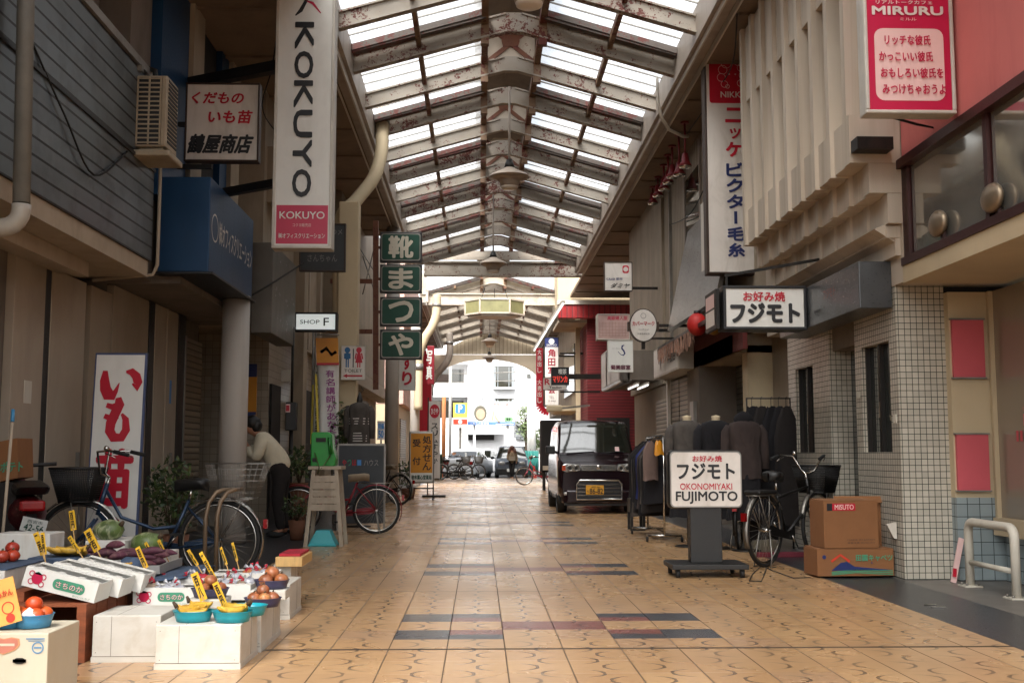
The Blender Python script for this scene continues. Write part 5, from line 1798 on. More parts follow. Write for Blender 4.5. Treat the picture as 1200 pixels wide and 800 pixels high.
# fluorescent tubes along the far eaves
for u0, v0, u1, v1, D0, D1, lab in ((660, 356, 641, 386, 33, 40, 'fluorescent tube under the right eave by the scarlet parapet'), (640, 388, 626, 411, 41, 52, 'fluorescent tube under the right eave near the arch')):
    a, b = at(u0, v0, D0), at(u1, v1, D1)
    t = thing('tube_light', lab, 'lamp', a)
    mb = MB(); mb.cyl(a, b, .03, 10); mb.build('tube', M['tube'], t)
    mb = MB(); mb.bar(a + Vector((0, 0, .07)), b + Vector((0, 0, .07)), .12, .06); mb.build('fitting', M['trim_white'], t)
for i, (v0, v1) in enumerate(((451, 463), (456, 466))):
    t = thing('tube_light', ('upper', 'lower')[i] + ' of two short tube lamps below the shiny fascia sign', 'lamp', (3.2, 23, 2.5))
    a, b = (3.15 + i * .2, 22.0, 2.47), (3.15 + i * .2, 23.4, 2.47)
    mb = MB(); mb.cyl(a, b, .018, 8); mb.build('tube', M['tube'], t)
    mb = MB(); mb.bar((a[0], a[1], 2.51), (b[0], b[1], 2.51), .06, .04); mb.build('fitting', M['trim_white'], t)
# ================================================================ air conditioner
D = 10.45
a, b = at(157, 171, D), at(196, 88, D)
t = thing('air_conditioner', 'cream air conditioner unit bracketed to the end of the dark siding', 'air conditioner', (a.x, D, a.z))
mb = MB(); mb.box(a.x, b.x, D + .02, D + .40, a.z, b.z)
mb.box(a.x + .245, b.x - .002, D + .004, D + .02, a.z + .005, b.z - .005)
mb.build('casing', paint('aircon_cream', '#a3957f', .5, dirt='#7a6a54'), t, bevel=.01)
mb = MB(); mb.box(a.x + .01, a.x + .24, D + .012, D + .0195, a.z + .02, b.z - .02); mb.build('fan_recess', M['black'], t)
mb = MB()
for i in range(15):
    z = a.z + .03 + i * (b.z - a.z - .07) / 14
    mb.box(a.x + .01, a.x + .24, D + .0, D + .012, z, z + .013)
for x in (a.x + .01, a.x + .12, a.x + .228): mb.box(x, x + .014, D - .002, D + .0115, a.z + .02, b.z - .02)
mb.build('grille', bpy.data.materials['aircon_cream'], t)
mb = MB()
for i in range(16):
    z = a.z + .05 + i * (b.z - a.z - .1) / 15
    mb.box(b.x + .001, b.x + .006, D + .06, D + .37, z, z + .022)
mb.build('side_mesh', M['dark_metal'], t)
mb = MB(); mb.box(a.x - .03, b.x + .05, D - .03, D + .46, a.z - .10, a.z - .04); mb.box(a.x + .03, b.x - .03, D + .05, D + .1, a.z - .04, a.z); mb.box(a.x + .03, b.x - .03, D + .3, D + .36, a.z - .04, a.z)
mb.build('tray', bpy.data.materials['aircon_cream'], t, bevel=.015)
mb = MB(); mb.box(a.x - .10, a.x - .05, D + .0, D + .06, a.z - .12, b.z + .1); mb.box(a.x - .2, a.x + .05, D + .0, D + .06, b.z + .04, b.z + .1)
mb.build('bracket', M['metal_frame'], t)
mb = MB(); mb.tube([(a.x + .1, D + .3, b.z), (a.x + .08, D + .32, b.z + .15), (a.x - .1, D + .34, b.z + .22), (a.x - .3, D + .3, b.z + .24)], .03, 8); mb.build('hose', M['black_plastic'], t)


# ================================================================ bicycles
def make_wheel(t, name, x, r, spokes=28, rim_m='chrome', tyre_w=.02):
    c = Vector((x, 0, r))
    mb = MB()
    ring = [c + Vector(((r - tyre_w) * math.cos(2 * math.pi * i / 36), 0, (r - tyre_w) * math.sin(2 * math.pi * i / 36))) for i in range(36)]
    mb.tube(ring, tyre_w, 8, closed=True)
    w = mb.build(name, M['rubber'], t, local=True)
    mb = MB()
    rr = r - 2.2 * tyre_w
    mb.tube([c + Vector((rr * math.cos(2 * math.pi * i / 36), 0, rr * math.sin(2 * math.pi * i / 36))) for i in range(36)], .012, 6, closed=True)
    mb.build('rim', M[rim_m], w, local=True)
    mb = MB()
    for i in range(spokes):
        a = 2 * math.pi * i / spokes
        a2 = a + (.35 if i % 2 else -.35)
        s = .025 if (i // 2) % 2 else -.025
        mb.cyl(c + Vector((.02 * math.cos(a2), s, .02 * math.sin(a2))), c + Vector((rr * math.cos(a), 0, rr * math.sin(a))), .0016, 4)
    mb.build('spokes', M['steel'], w, local=True)
    mb = MB(); mb.cyl(c - Vector((0, .05, 0)), c + Vector((0, .05, 0)), .02, 10); mb.cyl(c - Vector((0, .065, 0)), c + Vector((0, .065, 0)), .008, 6)
    mb.build('hub', M['chrome'], w, local=True)
    return w


def make_bike(label, loc, rz, frame_m, r=.335, wb=1.10, step=True, basket=None, saddle='black_plastic', saddle_z=.84, bar_z=1.02, fender='chrome', rear_basket=False, group='parked bicycles', tilt=0, rack=True, spokes=28, rack_pad=False, name='bicycle', guard=None):
    t = thing(name, label, 'bicycle', loc, group, rz)
    t.rotation_euler = (R(tilt), 0, rz)
    fw, rw = wb, 0.0
    make_wheel(t, 'rear_wheel', rw, r, spokes)
    make_wheel(t, 'front_wheel', fw, r, spokes)
    bb = Vector((.44, 0, .29))
    st = Vector((.27, 0, .70))
    hd = Vector((wb - .22, 0, .80)); hl = Vector((wb - .16, 0, .58))
    mb = MB()
    mb.tube([bb, st], .017, 8)
    if step:
        mb.tube([hl + Vector((-.01, 0, .02)), Vector((wb - .32, 0, .40)), Vector((.58, 0, .33)), bb], .021, 8)
        mb.tube([hd, Vector((wb - .36, 0, .56)), Vector((.56, 0, .46)), Vector((.36, 0, .48))], .016, 8)
    else:
        mb.tube([hl, bb], .018, 8); mb.tube([hd - Vector((0, 0, .04)), st - Vector((0, 0, .03))], .017, 8)
    for s in (-.05, .05):
        mb.tube([st + Vector((0, s * .4, -.06)), Vector((0, s, r))], .010, 6)
        mb.tube([bb + Vector((-.02, s * .6, 0)), Vector((0, s, r))], .011, 6)
        mb.tube([hl + Vector((.01, s * .8, -.03)), Vector((wb - .06, s, .42)), Vector((fw, s, r))], .011, 6)
    mb.tube([hl, hd + Vector((-.012, 0, .05))], .021, 8)
    mb.build('frame', M[frame_m], t, local=True)
    mb = MB(); mb.tube([st, Vector((.245, 0, saddle_z - .05))], .013, 8); mb.build('seat_post', M['chrome'], t, local=True)
    # saddle
    mb = MB()
    rows = []
    for (x, hw, z) in ((.10, .01, 0), (.11, .09, .01), (.17, .105, .02), (.25, .07, .012), (.33, .032, .008), (.385, .02, 0), (.395, .004, -.005)):
        rows.append([(x, hw * math.cos(an), saddle_z - .012 + z + (.03 if math.sin(an) > 0 else .075) * math.sin(an)) for an in [2 * math.pi * i / 12 for i in range(12)]])
    mb.grid(rows, closed=True)
    mb.build('saddle', M[saddle], t, local=True)
    # handlebar
    top = hd + Vector((-.03, 0, .10))
    mb = MB()
    mb.tube([hd, top], .012, 8)
    z = bar_z
    for s in (-1, 1):
        mb.tube([top, top + Vector((.06, s * .07, .03)), (top.x + .06, s * .17, z), (top.x - .06, s * .25, z + .01), (top.x - .20, s * .27, z - .02)], .0105, 8)
    h = mb.build('handlebar', M['chrome'], t, local=True)
    for s in (-1, 1):
        mb = MB(); mb.cyl((top.x - .10, s * .256, z + .002), (top.x - .23, s * .272, z - .028), .017, 8); mb.build('grip', M['rubber'], h, local=True)
        mb = MB(); mb.tube([(top.x - .02, s * .235, z - .01), (top.x - .12, s * .262, z - .05)], .005, 5); mb.build('brake_lever', M['chrome'], h, local=True)
    mb = MB(); mb.ball((top.x, .12, z + .03), .026, n=10); mb.build('bell', M['chrome'], h, local=True)
    # mudguards
    for nm, x, a0, a1 in (('rear_mudguard', 0.0, -25, 150), ('front_mudguard', wb, 40, 165)):
        mb = MB()
        rows = []
        for i in range(17):
            a = R(a0 + (a1 - a0) * i / 16)
            if nm[0] == 'r': a = math.pi - R(a0 + (a1 - a0) * i / 16)
            rr = r + .018
            rows.append([(x + rr * math.cos(a), -.028, r + (rr - .006) * math.sin(a)), (x + (rr + .01) * math.cos(a), 0, r + (rr + .01) * math.sin(a)), (x + rr * math.cos(a), .028, r + (rr - .006) * math.sin(a))])
        mb.grid(rows)
        o = mb.build(nm, M[fender], t, local=True)
        so = o.modifiers.new('thick', 'SOLIDIFY'); so.thickness = .003
    # crank, chain case, pedals
    mb = MB()
    mb.prism([(.36, .33), (.50, .35), (.53, .29), (.48, .24), (.05, r - .05), (-.03, r), (.02, r + .05)], -.055, -.04)
    mb.build('chain_case', M[guard or frame_m], t, local=True)
    for s in (-1, 1):
        p = bb + Vector((.10 * s, -.08 * s, -.13 * s))
        mb = MB(); mb.tube([bb + Vector((0, -.07 * s, 0)), p], .009, 6)
        cr = mb.build('crank', M['chrome'], t, local=True)
        p = bb + Vector((.10 * s, -.08 * s, -.13 * s))
        mb = MB(); mb.obox(p + Vector((0, -.05 * s, 0)), (.045, 0, 0), (0, .035, 0), (0, 0, .011)); mb.build('pedal', M['rubber'], cr, local=True)
    # double kick stand
    mb = MB()
    for s in (-.09, .09): mb.tube([(0, s * .6, r), (-.03, s, .1), (-.06, s, .008), (.05, s, .008)], .008, 6)
    mb.build('kickstand', M['steel'], t, local=True)
    if rack:
        mb = MB()
        for s in (-.06, .06):
            mb.tube([(.22, s, .70), (-.24, s, .70)], .006, 6)
            mb.tube([(-.2, s, .70), (0, .05 if s > 0 else -.05, r)], .005, 6)
            mb.tube([(.0, s, .70), (0, .05 if s > 0 else -.05, r)], .005, 6)
        for x in (-.24, -.1, .05): mb.tube([(x, -.06, .70), (x, .06, .70)], .005, 6)
        mb.build('rack', M['steel'], t, local=True)
        if rack_pad:
            mb = MB(); mb.box(-.24, .12, -.09, .09, .71, .75); mb.build('rack_pad', M['black_plastic'], t, local=True, bevel=.015)
    mb = MB(); mb.box(-r - .055, -r - .02, -.025, .025, .46, .54); mb.build('reflector', M['red_lens'], t, local=True)

    def wire_basket(nm, x0, x1, x0b, x1b, hw, hwb, z0, z1, mat, rr=.0022, nx=10, nz=7):
        mb = MB()
        def P(s, a):     # s 0 bottom..1 top ; a 0..4 perimeter
            X0, X1, H = x0b + (x0 - x0b) * s, x1b + (x1 - x1b) * s, hwb + (hw - hwb) * s
            z = z0 + (z1 - z0) * s
            c = [(X0, -H), (X1, -H), (X1, H), (X0, H)]
            i = int(a) % 4; f = a - int(a)
            p, q = c[i], c[(i + 1) % 4]
            return Vector((p[0] + (q[0] - p[0]) * f, p[1] + (q[1] - p[1]) * f, z))
        for k in range(nz + 1):
            s = k / nz
            mb.tube([P(s, q) for q in (0, 1, 2, 3)], rr * (2.2 if k in (0, nz) else 1), 5, closed=True)
        for k in range(nx * 4):
            mb.cyl(P(0, k / nx), P(1, k / nx), rr, 4)
        for k in range(1, 6):
            mb.cyl(P(0, 0 + k / 6), P(0, 2 + (1 - k / 6)), rr, 4)
        mb.build(nm, mat, t, local=True)
    if basket:
        wire_basket('front_basket', wb - .18, wb + .20, wb - .12, wb + .13, .19, .14, .70, .98, M[basket], .0042, 22, 15)
        mb = MB(); mb.tube([(wb, .06, r), (wb + .04, .1, .70)], .005, 5); mb.tube([(wb, -.06, r), (wb + .04, -.1, .70)], .005, 5); mb.build('basket_stay', M['steel'], t, local=True)
    if rear_basket:
        wire_basket('rear_basket', -.40, .10, -.30, .04, .19, .15, .72, 1.02, M['steel'], .0018, 9, 6)
    return t


random.seed(2)
p = at(266, 680, 9.75)
make_bike('steel blue bicycle with black front basket and wire rear basket beside the fruit stall', (-2.25, 9.8, 0), R(182), 'bike_blue', r=.355, wb=1.20, basket='black_plastic', rear_basket=True, fender='chrome', saddle_z=.86, bar_z=1.12)
# loop of bent pipe beside the rear wheel
t = thing('bike_rail', 'brownish bent pipe rail standing in front of the blue bicycle rear wheel', 'rail', (-2.4, 9.5, 0))
a = at(240, 640, 9.45)
mb = MB()
x = a.x
for dx, dy in ((0, 0), (.09, .02)):
    mb.tube([(x + dx, 9.45 + dy, 0), (x + dx, 9.45 + dy, .58), (x + dx + .02, 9.47 + dy, .70), (x + dx + .07, 9.5 + dy, .78), (x + dx + .12, 9.53 + dy, .80), (x + .2, 9.9, .80)], .018, 10)
mb.build('pipe', paint('tan_pipe', '#7d6a55', .45, .3, dirt='#4a3a2a'), t)
make_bike('red bicycle with a tan saddle parked behind the white phone stand', (at(441, 598, 15.6).x, 15.6, 0), R(182), 'bike_red', r=.33, wb=1.08, basket=None, saddle='saddle_tan', fender='bike_red', guard='bike_red', saddle_z=.80)
make_bike('black roadster bicycle with a padded rear rack next to the cardboard boxes', (2.80, 10.95, 0), R(47), 'bike_black', r=.36, wb=1.15, step=False, basket='bike_black', fender='steel', rack_pad=True, saddle_z=.90, bar_z=1.08)
make_bike('dark bicycle with a reddish saddle left of the orange prescription sign', (at(470, 560, 25).x - .0, 24.5, 0), R(150), 'bike_black', saddle='saddle_tan', spokes=16, fender='steel')
# far bicycles by the arch
b0 = make_bike('dark parked bicycle at the mouth of the arcade, left of the others', (at(516, 556, 48).x, 48, 0), R(10), 'bike_black', spokes=14, fender='steel', basket='steel')
for x, y, rz, lab in ((at(532, 556, 49).x, 49, R(-12), 'dark parked bicycle in the middle of the group beside the bright arch mouth'), (at(545, 557, 50).x, 50.2, R(188), 'dark parked bicycle at the right end of the group beside the arch mouth')):
    c = copy_tree(b0); c.location = (x, y, 0); c.rotation_euler = (0, 0, rz); c['label'] = lab
make_bike('red bicycle with a red front wheel beyond the parked van', (at(650, 562, 40).x, 40, 0), R(186), 'bike_red', spokes=16, fender='bike_black')
make_bike('dark bicycle half hidden behind the fujimoto roadster, against the tiled wall', (3.0, 12.9, 0), R(70), 'bike_black', spokes=16, fender='bike_black', saddle_z=.9, bar_z=1.16)

# ================================================================ the parked scooter, broom, brown carton on the far left
sc = at(38, 590, 8.4)
t = thing('scooter', 'dark red motor scooter tail with a number plate, parked left of the fruit stall', 'scooter', (sc.x, 8.4, 0), None, R(118))


def sp_part(name, mat, fn, parent=None, bevel=0):
    mb = MB(); fn(mb); return mb.build(name, mat, parent or t, local=True, bevel=bevel)


rows = []
for (x, hw, zb, zt) in ((.0, .03, .68, .74), (.08, .09, .62, .78), (.3, .14, .50, .80), (.6, .15, .42, .78), (.85, .12, .40, .60), (1.0, .10, .36, .46), (1.2, .16, .30, .75), (1.28, .12, .5, .95)):
    rows.append([(x, hw * math.cos(a), (zb + zt) / 2 + (zt - zb) / 2 * math.sin(a)) for a in [2 * math.pi * i / 14 for i in range(14)]])
sp_part('body', paint('scooter_red', '#4a0f14', .3), lambda mb: mb.grid(rows, closed=True))
sp_part('tail_light', M['red_lens'], lambda mb: mb.box(-.03, .06, -.09, .09, .68, .76), bevel=.02)
sp_part('seat', M['black_plastic'], lambda mb: mb.prism([(-.12, .86), (.05, .80), (.75, .79), (.80, .84), (.4, .90), (.1, .88)], -.12, .12), bevel=.03)
for nm, x in (('rear_wheel', .28), ('front_wheel', 1.38)):
    sp_part(nm, M['rubber'], lambda mb: mb.tube([(x + .2 * math.cos(k * .314), 0, .25 + .2 * math.sin(k * .314)) for k in range(20)], .05, 8, closed=True))
sp_part('handlebar', M['black_plastic'], lambda mb: (mb.tube([(1.38, 0, .25), (1.28, 0, .7), (1.22, 0, 1.0)], .03, 8), mb.tube([(1.1, -.3, 1.02), (1.22, 0, 1.0), (1.1, .3, 1.02)], .016, 8)))
sp_part('engine', M['black_plastic'], lambda mb: mb.box(.05, .6, -.10, .10, .22, .42), bevel=.04)
pl = sp_part('number_plate', M['sign_white2'], lambda mb: mb.obox((-.14, .0, .585), (0, .085, .02), (.006, 0, 0), (-.02, -.01, .05)))
sp_part('plate_writing', M['green_sign'], lambda mb: (lambda F: (F.text('42-56', .12, .1, .9, .6, 0, bold=.02), F.text('西宮市', .2, .68, .8, .92, 0)))(Face(mb, Vector((-.148, 0, .585)) + Vector((0, .085, .02)) - Vector((-.02, -.01, .05)), (0, -.085, -.02), (-.02, -.01, .05), .175, .105, .003)), pl)
sp_part('plate_bracket', M['black_plastic'], lambda mb: mb.bar((.05, 0, .66), (-.13, 0, .57), .07, .02))
t = thing('broom', 'thin pale broom handle leaning at the far left edge', 'broom', at(4, 640, 7.6))
mb = MB(); mb.cyl(at(2, 640, 7.6), at(15, 488, 7.9), .011, 8); mb.build('handle', M['concrete'], t)
mb = MB(); mb.cyl(at(14.5, 494, 7.88), at(15.3, 480, 7.92), .013, 8); mb.build('grip_end', M['blue_basket'], t)
mb = MB(); q = at(2, 640, 7.6); mb.tube([(q.x, 7.6, q.z + .02), (q.x - .03, 7.55, q.z - .25)], [.02, .12], 10); mb.build('bristles', M['wood_pale'], t)
t = thing('carton', 'brown cardboard carton behind the broom handle at the left edge', 'box', at(10, 566, 8.6))
a, b = at(-6, 563, 8.6), at(26, 516, 8.6)
mb = MB(); mb.obox(((a.x + b.x) / 2 - .03, 8.75, (a.z + b.z) / 2), ((b.x - a.x) / 2, 0, .02), (0, .15, 0), (-.01, 0, (b.z - a.z) / 2)); mb.build('box', M['carton'], t, bevel=.004)
mb = MB(); F = Face(mb, (a.x + .02, 8.598, a.z + .05), (1, 0, .06), (0, 0, 1), .2, .1, .003); F.text('ポテト', .1, .1, .95, .9, 0, bold=.03); mb.build('print', M['green_ink'], t)
t = thing('crate_stack', 'dark crate under the brown carton at the left edge', 'crate', (a.x - .1, 8.75, 0))
mb = MB(); mb.box(a.x - .1, b.x - .02, 8.6, 8.95, 0, a.z - .012); mb.build('crate', M['dark_int'], t, bevel=.01)


# ================================================================ shrubs and pots
def pot_plant(name, label, x, y, r, hp, hl, n, size, rx, pot='pot'):
    t = thing(name, label, 'plant', (x, y, 0))
    mb = MB(); mb.lathe([(0, 0), (r * .75, 0), (r, hp), (r * .9, hp), (r * .85, hp - .03), (0, hp - .03)], (x, y, 0), 16); mb.build('pot', M[pot], t)
    mb = MB()
    for i in range(7):
        a = i * .9
        mb.tube([(x, y, hp - .03), (x + .3 * rx * math.cos(a), y + .3 * rx * math.sin(a), hp + hl * .4), (x + .75 * rx * math.cos(a), y + .75 * rx * math.sin(a), hp + hl * .85)], [.008, .006, .003], 5)
    mb.build('stem', M['stem'], t)
    mb = MB(); leaf_cloud(mb, (x, y, hp + hl * .55), rx, rx, hl * .5, n, size); mb.build('foliage', [M['leaf'], M['leaf2']], t)


random.seed(9)
p = at(198, 600, 11.2)
pot_plant('shrub', 'dark green leafy shrub between the brush lettered board and the blue bicycle', p.x, 11.3, .18, .3, .72, 760, .07, .27)
p = at(343, 590, 15.3)
pot_plant('pot_plant', 'small leafy pot plant left of the phone stand', p.x, 15.8, .13, .7, .5, 260, .09, .24)
p = at(345, 600, 14.4)
pot_plant('pot_plant', 'trailing green plant low beside the phone stand', p.x, 14.6, .11, .25, .3, 180, .06, .2)
p = at(397, 520, 16.8)
pot_plant('pot_plant', 'tall thin bamboo like plant beside the striped dress', p.x, 17.3, .12, .9, 1.0, 160, .13, .16)
p = at(470, 560, 30)
pot_plant('pot_plant', 'green plant under the orange prescription sign', p.x + .3, 28.2, .2, .25, .6, 200, .12, .35)

# ================================================================ phone stand
D = 13.5
a, b = at(357, 638, D), at(403, 547, D)
t = thing('phone_stand', 'white painted slatted wooden stand carrying the green payphone', 'stand', ((a.x + b.x) / 2, D + .2, 0))
cx, zt = (a.x + b.x) / 2, b.z
mb = MB(); mb.box(cx - .20, cx + .20, D - .02, D + .42, zt - .03, zt + .01); mb.build('top', M['wood_white'], t, bevel=.004)
for sx in (-1, 1):
    for y0, yo in ((D + .02, -.04), (D + .38, .06)):
        mb = MB(); mb.bar((cx + sx * .135, y0, zt - .03), (cx + sx * .215, y0 + yo, -.0), .045, .045); mb.build('leg', M['wood_white'], t)
mb = MB()
for i in range(5):
    z = zt - .14 - i * .085
    w = .135 + (zt - z) * .085
    mb.bar((cx - w, D + .0 - (zt - z) * .02, z), (cx + w, D + .0 - (zt - z) * .02, z), .02, .078)
mb.build('slats', M['wood_white'], t)
t = thing('payphone', 'bright green payphone with a coiled cord on the white stand', 'telephone', at(377, 545, D + .1))
a, b = at(364, 545, D + .08), at(390, 506, D + .08)
mb = MB(); mb.prism([(a.x, a.z - .01), (b.x + .03, a.z - .01), (b.x + .04, a.z + .08), (b.x, a.z + .22), (b.x - .01, b.z - .03), (b.x - .05, b.z), (a.x + .02, b.z), (a.x, b.z - .02)], D + .08, D + .34)
mb.build('body', M['phone_green'], t, bevel=.012)
mb = MB(); mb.tube([(b.x - .035, D + .05, b.z - .07), (b.x - .03, D + .03, b.z - .16), (b.x - .015, D + .05, b.z - .26)], [.028, .02, .028], 10); mb.build('handset', paint('phone_green_dark', '#0f6a20', .35), t)
mb = MB(); mb.box(a.x + .06, b.x - .08, D + .068, D + .082, b.z - .12, b.z - .07); mb.box(a.x + .02, a.x + .08, D + .068, D + .082, a.z + .04, a.z + .09); mb.build('coin_panel', M['dark_metal'], t)
mb = MB(); mb.tube([(b.x - .02, D + .05, b.z - .28), (b.x - .08, D, a.z + .02), (a.x + .1, D - .04, a.z - .1), (a.x + .12, D - .03, a.z - .02), (a.x + .05, D + .04, a.z + .15)], .007, 6); mb.build('cord', M['leaf2'], t)
t = thing('step_stool', 'pale teal plastic step under the phone stand', 'stool', at(378, 636, D))
a, b = at(362, 637, 13.6), at(394, 621, 13.6)
mb = MB(); zt = b.z; x0, x1 = a.x, b.x
mb.add([(x0, 13.55, .02), (x1, 13.55, .02), (x1, 13.85, .02), (x0, 13.85, .02), (x0 + .08, 13.6, zt), (x1 - .08, 13.6, zt), (x1 - .08, 13.8, zt), (x0 + .08, 13.8, zt)], [(0, 3, 2, 1), (4, 5, 6, 7), (0, 1, 5, 4), (1, 2, 6, 5), (2, 3, 7, 6), (3, 0, 4, 7)])
mb.box(x0 - .01, x1 + .01, 13.53, 13.87, 0.0, .022)
mb.build('body', M['light_teal'], t, bevel=.008)

# ================================================================ dark board and striped dress
D = 17.0
a, b = at(396, 606, 16.4), at(450, 522, 16.4)
D = 16.4
t = thing('shop_board', 'low dark slate board with small coloured characters behind the red bicycle', 'sign', (a.x, D, 0))
mb = MB(); mb.box(a.x, b.x, D, D + .05, .10, b.z); mb.build('panel', paint('slate_board', '#3a3e42', .6, dirt='#2a2c2e'), t)
mb = MB(); mb.box(a.x - .02, b.x + .02, D - .01, D + .06, b.z, b.z + .03); mb.box(a.x - .025, a.x, D - .01, D + .06, 0, b.z); mb.box(b.x, b.x + .025, D - .01, D + .06, 0, b.z); mb.build('frame', M['metal_frame'], t)
mb = MB(); F = Face(mb, (a.x, D, .1), (1, 0, 0), (0, 0, 1), b.x - a.x, b.z - .1, .004)
for i, (ch, m) in enumerate((('や', 0), ('っ', 1), ('ほ', 2), ('ー', 3))): F.text(ch, .08 + i * .11, .74, .17 + i * .11, .82, m, bold=.03)
F.text('ハウス', .56, .74, .88, .82, 4)
mb.build('writing', [M['red'], M['green_ink'], M['net_red'], M['sky_blue'], M['grey_letter']], t)


def torso(mb, x, y, zb, zs, ws, wh, dep, m=0, flare=0, sleeves=True, open_=False):
    """a coat-like body from hem zb to shoulder zs"""
    rows = []
    for k in range(12):
        s = k / 11
        z = zb + (zs - zb) * s
        w = (wh + flare * (1 - s)) * (1 - .12 * math.exp(-((s - .55) / .2) ** 2)) + (ws - wh) * max(0, s - .5) * 2 * .9
        if s > .93: w *= .82
        d = dep * (1 + .15 * math.sin(s * 3))
        rows.append([(x + w * math.copysign(abs(math.cos(a)) ** .75, math.cos(a)), y + d * math.copysign(abs(math.sin(a)) ** .8, math.sin(a)) + .010 * math.sin(a * 7 + s * 4) + .008 * math.sin(a * 11 - s * 9), z + .006 * math.sin(a * 5)) for a in [2 * math.pi * i / 28 for i in range(28)]])
    rows.append([(x + ws * .35 * math.cos(a), y + dep * .6 * math.sin(a), zs + .035) for a in [2 * math.pi * i / 28 for i in range(28)]])
    mb.grid(rows, m, closed=True)
    if sleeves:
        for s in (-1, 1):
            mb.tube([(x + s * ws * .86, y, zs - .03), (x + s * ws * 1.05, y, zs - .11), (x + s * ws * 1.13, y - .01, zs - .3), (x + s * ws * 1.15, y - .03, zs - .52)], [.045, .062, .055, .045], 12, m)


def mannequin(label, x, y, zb, zs, mat, lower=None, bust='cream_wall', hood=False):
    t = thing('mannequin', label, 'mannequin', (x, y, 0), 'dressed shop mannequins')
    mb = MB(); mb.cyl((x, y, 0), (x, y, zs), .018, 8); mb.lathe([(.0, .03), (.16, .015), (.17, 0), (0, 0)], (x, y, 0), 20); mb.build('stand', M['dark_metal'], t)
    mb = MB(); mb.lathe([(.055, zs), (.05, zs + .06), (.058, zs + .085), (.0, zs + .10)], (x, y, 0), 14); mb.build('neck', M[bust], t)
    mb = MB(); torso(mb, x, y, zb, zs, .20, .19, .12)
    j = mb.build('jacket', M[mat], t)
    mb = MB()
    for s in (-1, 1): mb.add([(x + s * .01, y - .145, zb + .35), (x + s * .05, y - .14, zs - .05), (x + s * .085, y - .13, zs - .10), (x + s * .075, y - .143, zs - .2)], [(0, 1, 2, 3)])
    mb.build('lapel', M[mat], j)
    if lower:
        mb = MB(); torso(mb, x, y, .35, zb + .05, .17, .17, .10, sleeves=False, flare=.06); mb.build('skirt', M[lower], t)
    if hood:
        mb = MB(); mb.ball((x, y + .02, zs + .03), .12, .11, .11, 14); mb.build('hood', M['black_wool'], t)
    return t


D = 17.2
c = at(421, 500, D)
t = thing('dress_form', 'dress form in a dark grey dress with pale stripes above the slate board', 'mannequin', (c.x, D, 0))
mb = MB(); torso(mb, c.x, D, at(421, 521, D).z, at(421, 474, D).z, .17, .17, .11)
o = mb.build('dress', M['grey_wool'], t)
mb = MB()
for i, v in enumerate((491, 494, 497, 508, 511, 514, 517)):
    z = at(421, v, D).z
    mb.grid([[(c.x + .165 * math.cos(a), D + .128 * math.sin(a), z + dz) for a in [math.pi + math.pi * k / 14 for k in range(15)]] for dz in (0, .014)])
mb.build('stripes', M['sign_white'], o)
mb = MB(); zz = at(421, 474, D).z; mb.tube([(c.x, D, zz), (c.x, D, zz + .08), (c.x, D, zz + .2)], [.05, .045, .012], 10); mb.tube([(c.x, D, zz + .18), (c.x + .06, D, zz + .22), (c.x + .02, D, zz + .27)], .008, 6); mb.build('neck', M['black_plastic'], t)
mb = MB(); mb.cyl((c.x, D, 0), (c.x, D, 1.1), .02, 8); mb.lathe([(0, .03), (.2, .015), (.2, 0)], (c.x, D, 0), 16); mb.build('stand', M['dark_metal'], t)
t = thing('price_board', 'small white and blue notice beside the striped dress', 'notice', at(447, 512, 18))
a, b = at(442, 515, 18), at(451, 493, 18); mb = MB(); mb.box(a.x, b.x, 18, 18.02, a.z, b.z); mb.build('board', M['sign_white'], t)
mb = MB(); F = Face(mb, (a.x, 18, a.z), (1, 0, 0), (0, 0, 1), b.x - a.x, b.z - a.z, .003); F.text('特価', .1, .55, .9, .9, 0, bold=.03); F.text('50', .15, .1, .85, .5, 0, bold=.04); mb.build('print', M['sky_blue'], t)
mb = MB(); mb.cyl(((a.x + b.x) / 2, 18.03, 0), ((a.x + b.x) / 2, 18.03, b.z), .015, 6); mb.build('post', M['steel'], t)

# right: three jackets, racks
z = at(805, 488, 13.2).z
for u, lab, mat, low, hood, D in ((805, 'mannequin in a grey jacket, leftmost behind the FUJIMOTO stand', 'grey_wool', 'black_wool', False, 13.4), (839, 'mannequin in a black jacket in the middle behind the FUJIMOTO stand', 'black_wool', 'black_wool', False, 13.1),
                            (872, 'mannequin in a mauve jacket with a dark hood, nearest the roadster bicycle', 'brown_wool', 'black_wool', True, 12.8)):
    c = at(u, 500, D)
    mannequin(lab, c.x, D, .82, at(u, 496, D).z, mat, low, hood=hood)


def garment(mb, x, y, zt, l, w, m, ang=0):
    rows = []
    ca, sa = math.cos(ang), math.sin(ang)
    for k in range(9):
        s = k / 8
        hw = w * (.35 + .65 * min(1, s * 5)) * (1 + .12 * s + .05 * math.sin(s * 7 + x * 40))
        th = .022 + .018 * s
        rows.append([(x + (hw * math.cos(a)) * ca - th * math.sin(a) * sa, y + hw * math.cos(a) * sa + th * math.sin(a) * ca + .012 * math.sin(5 * a + k * .7 + y * 30), zt - s * l + .012 * math.sin(3 * a)) for a in [2 * math.pi * i / 14 for i in range(14)]])
    mb.grid(rows, m, closed=True)


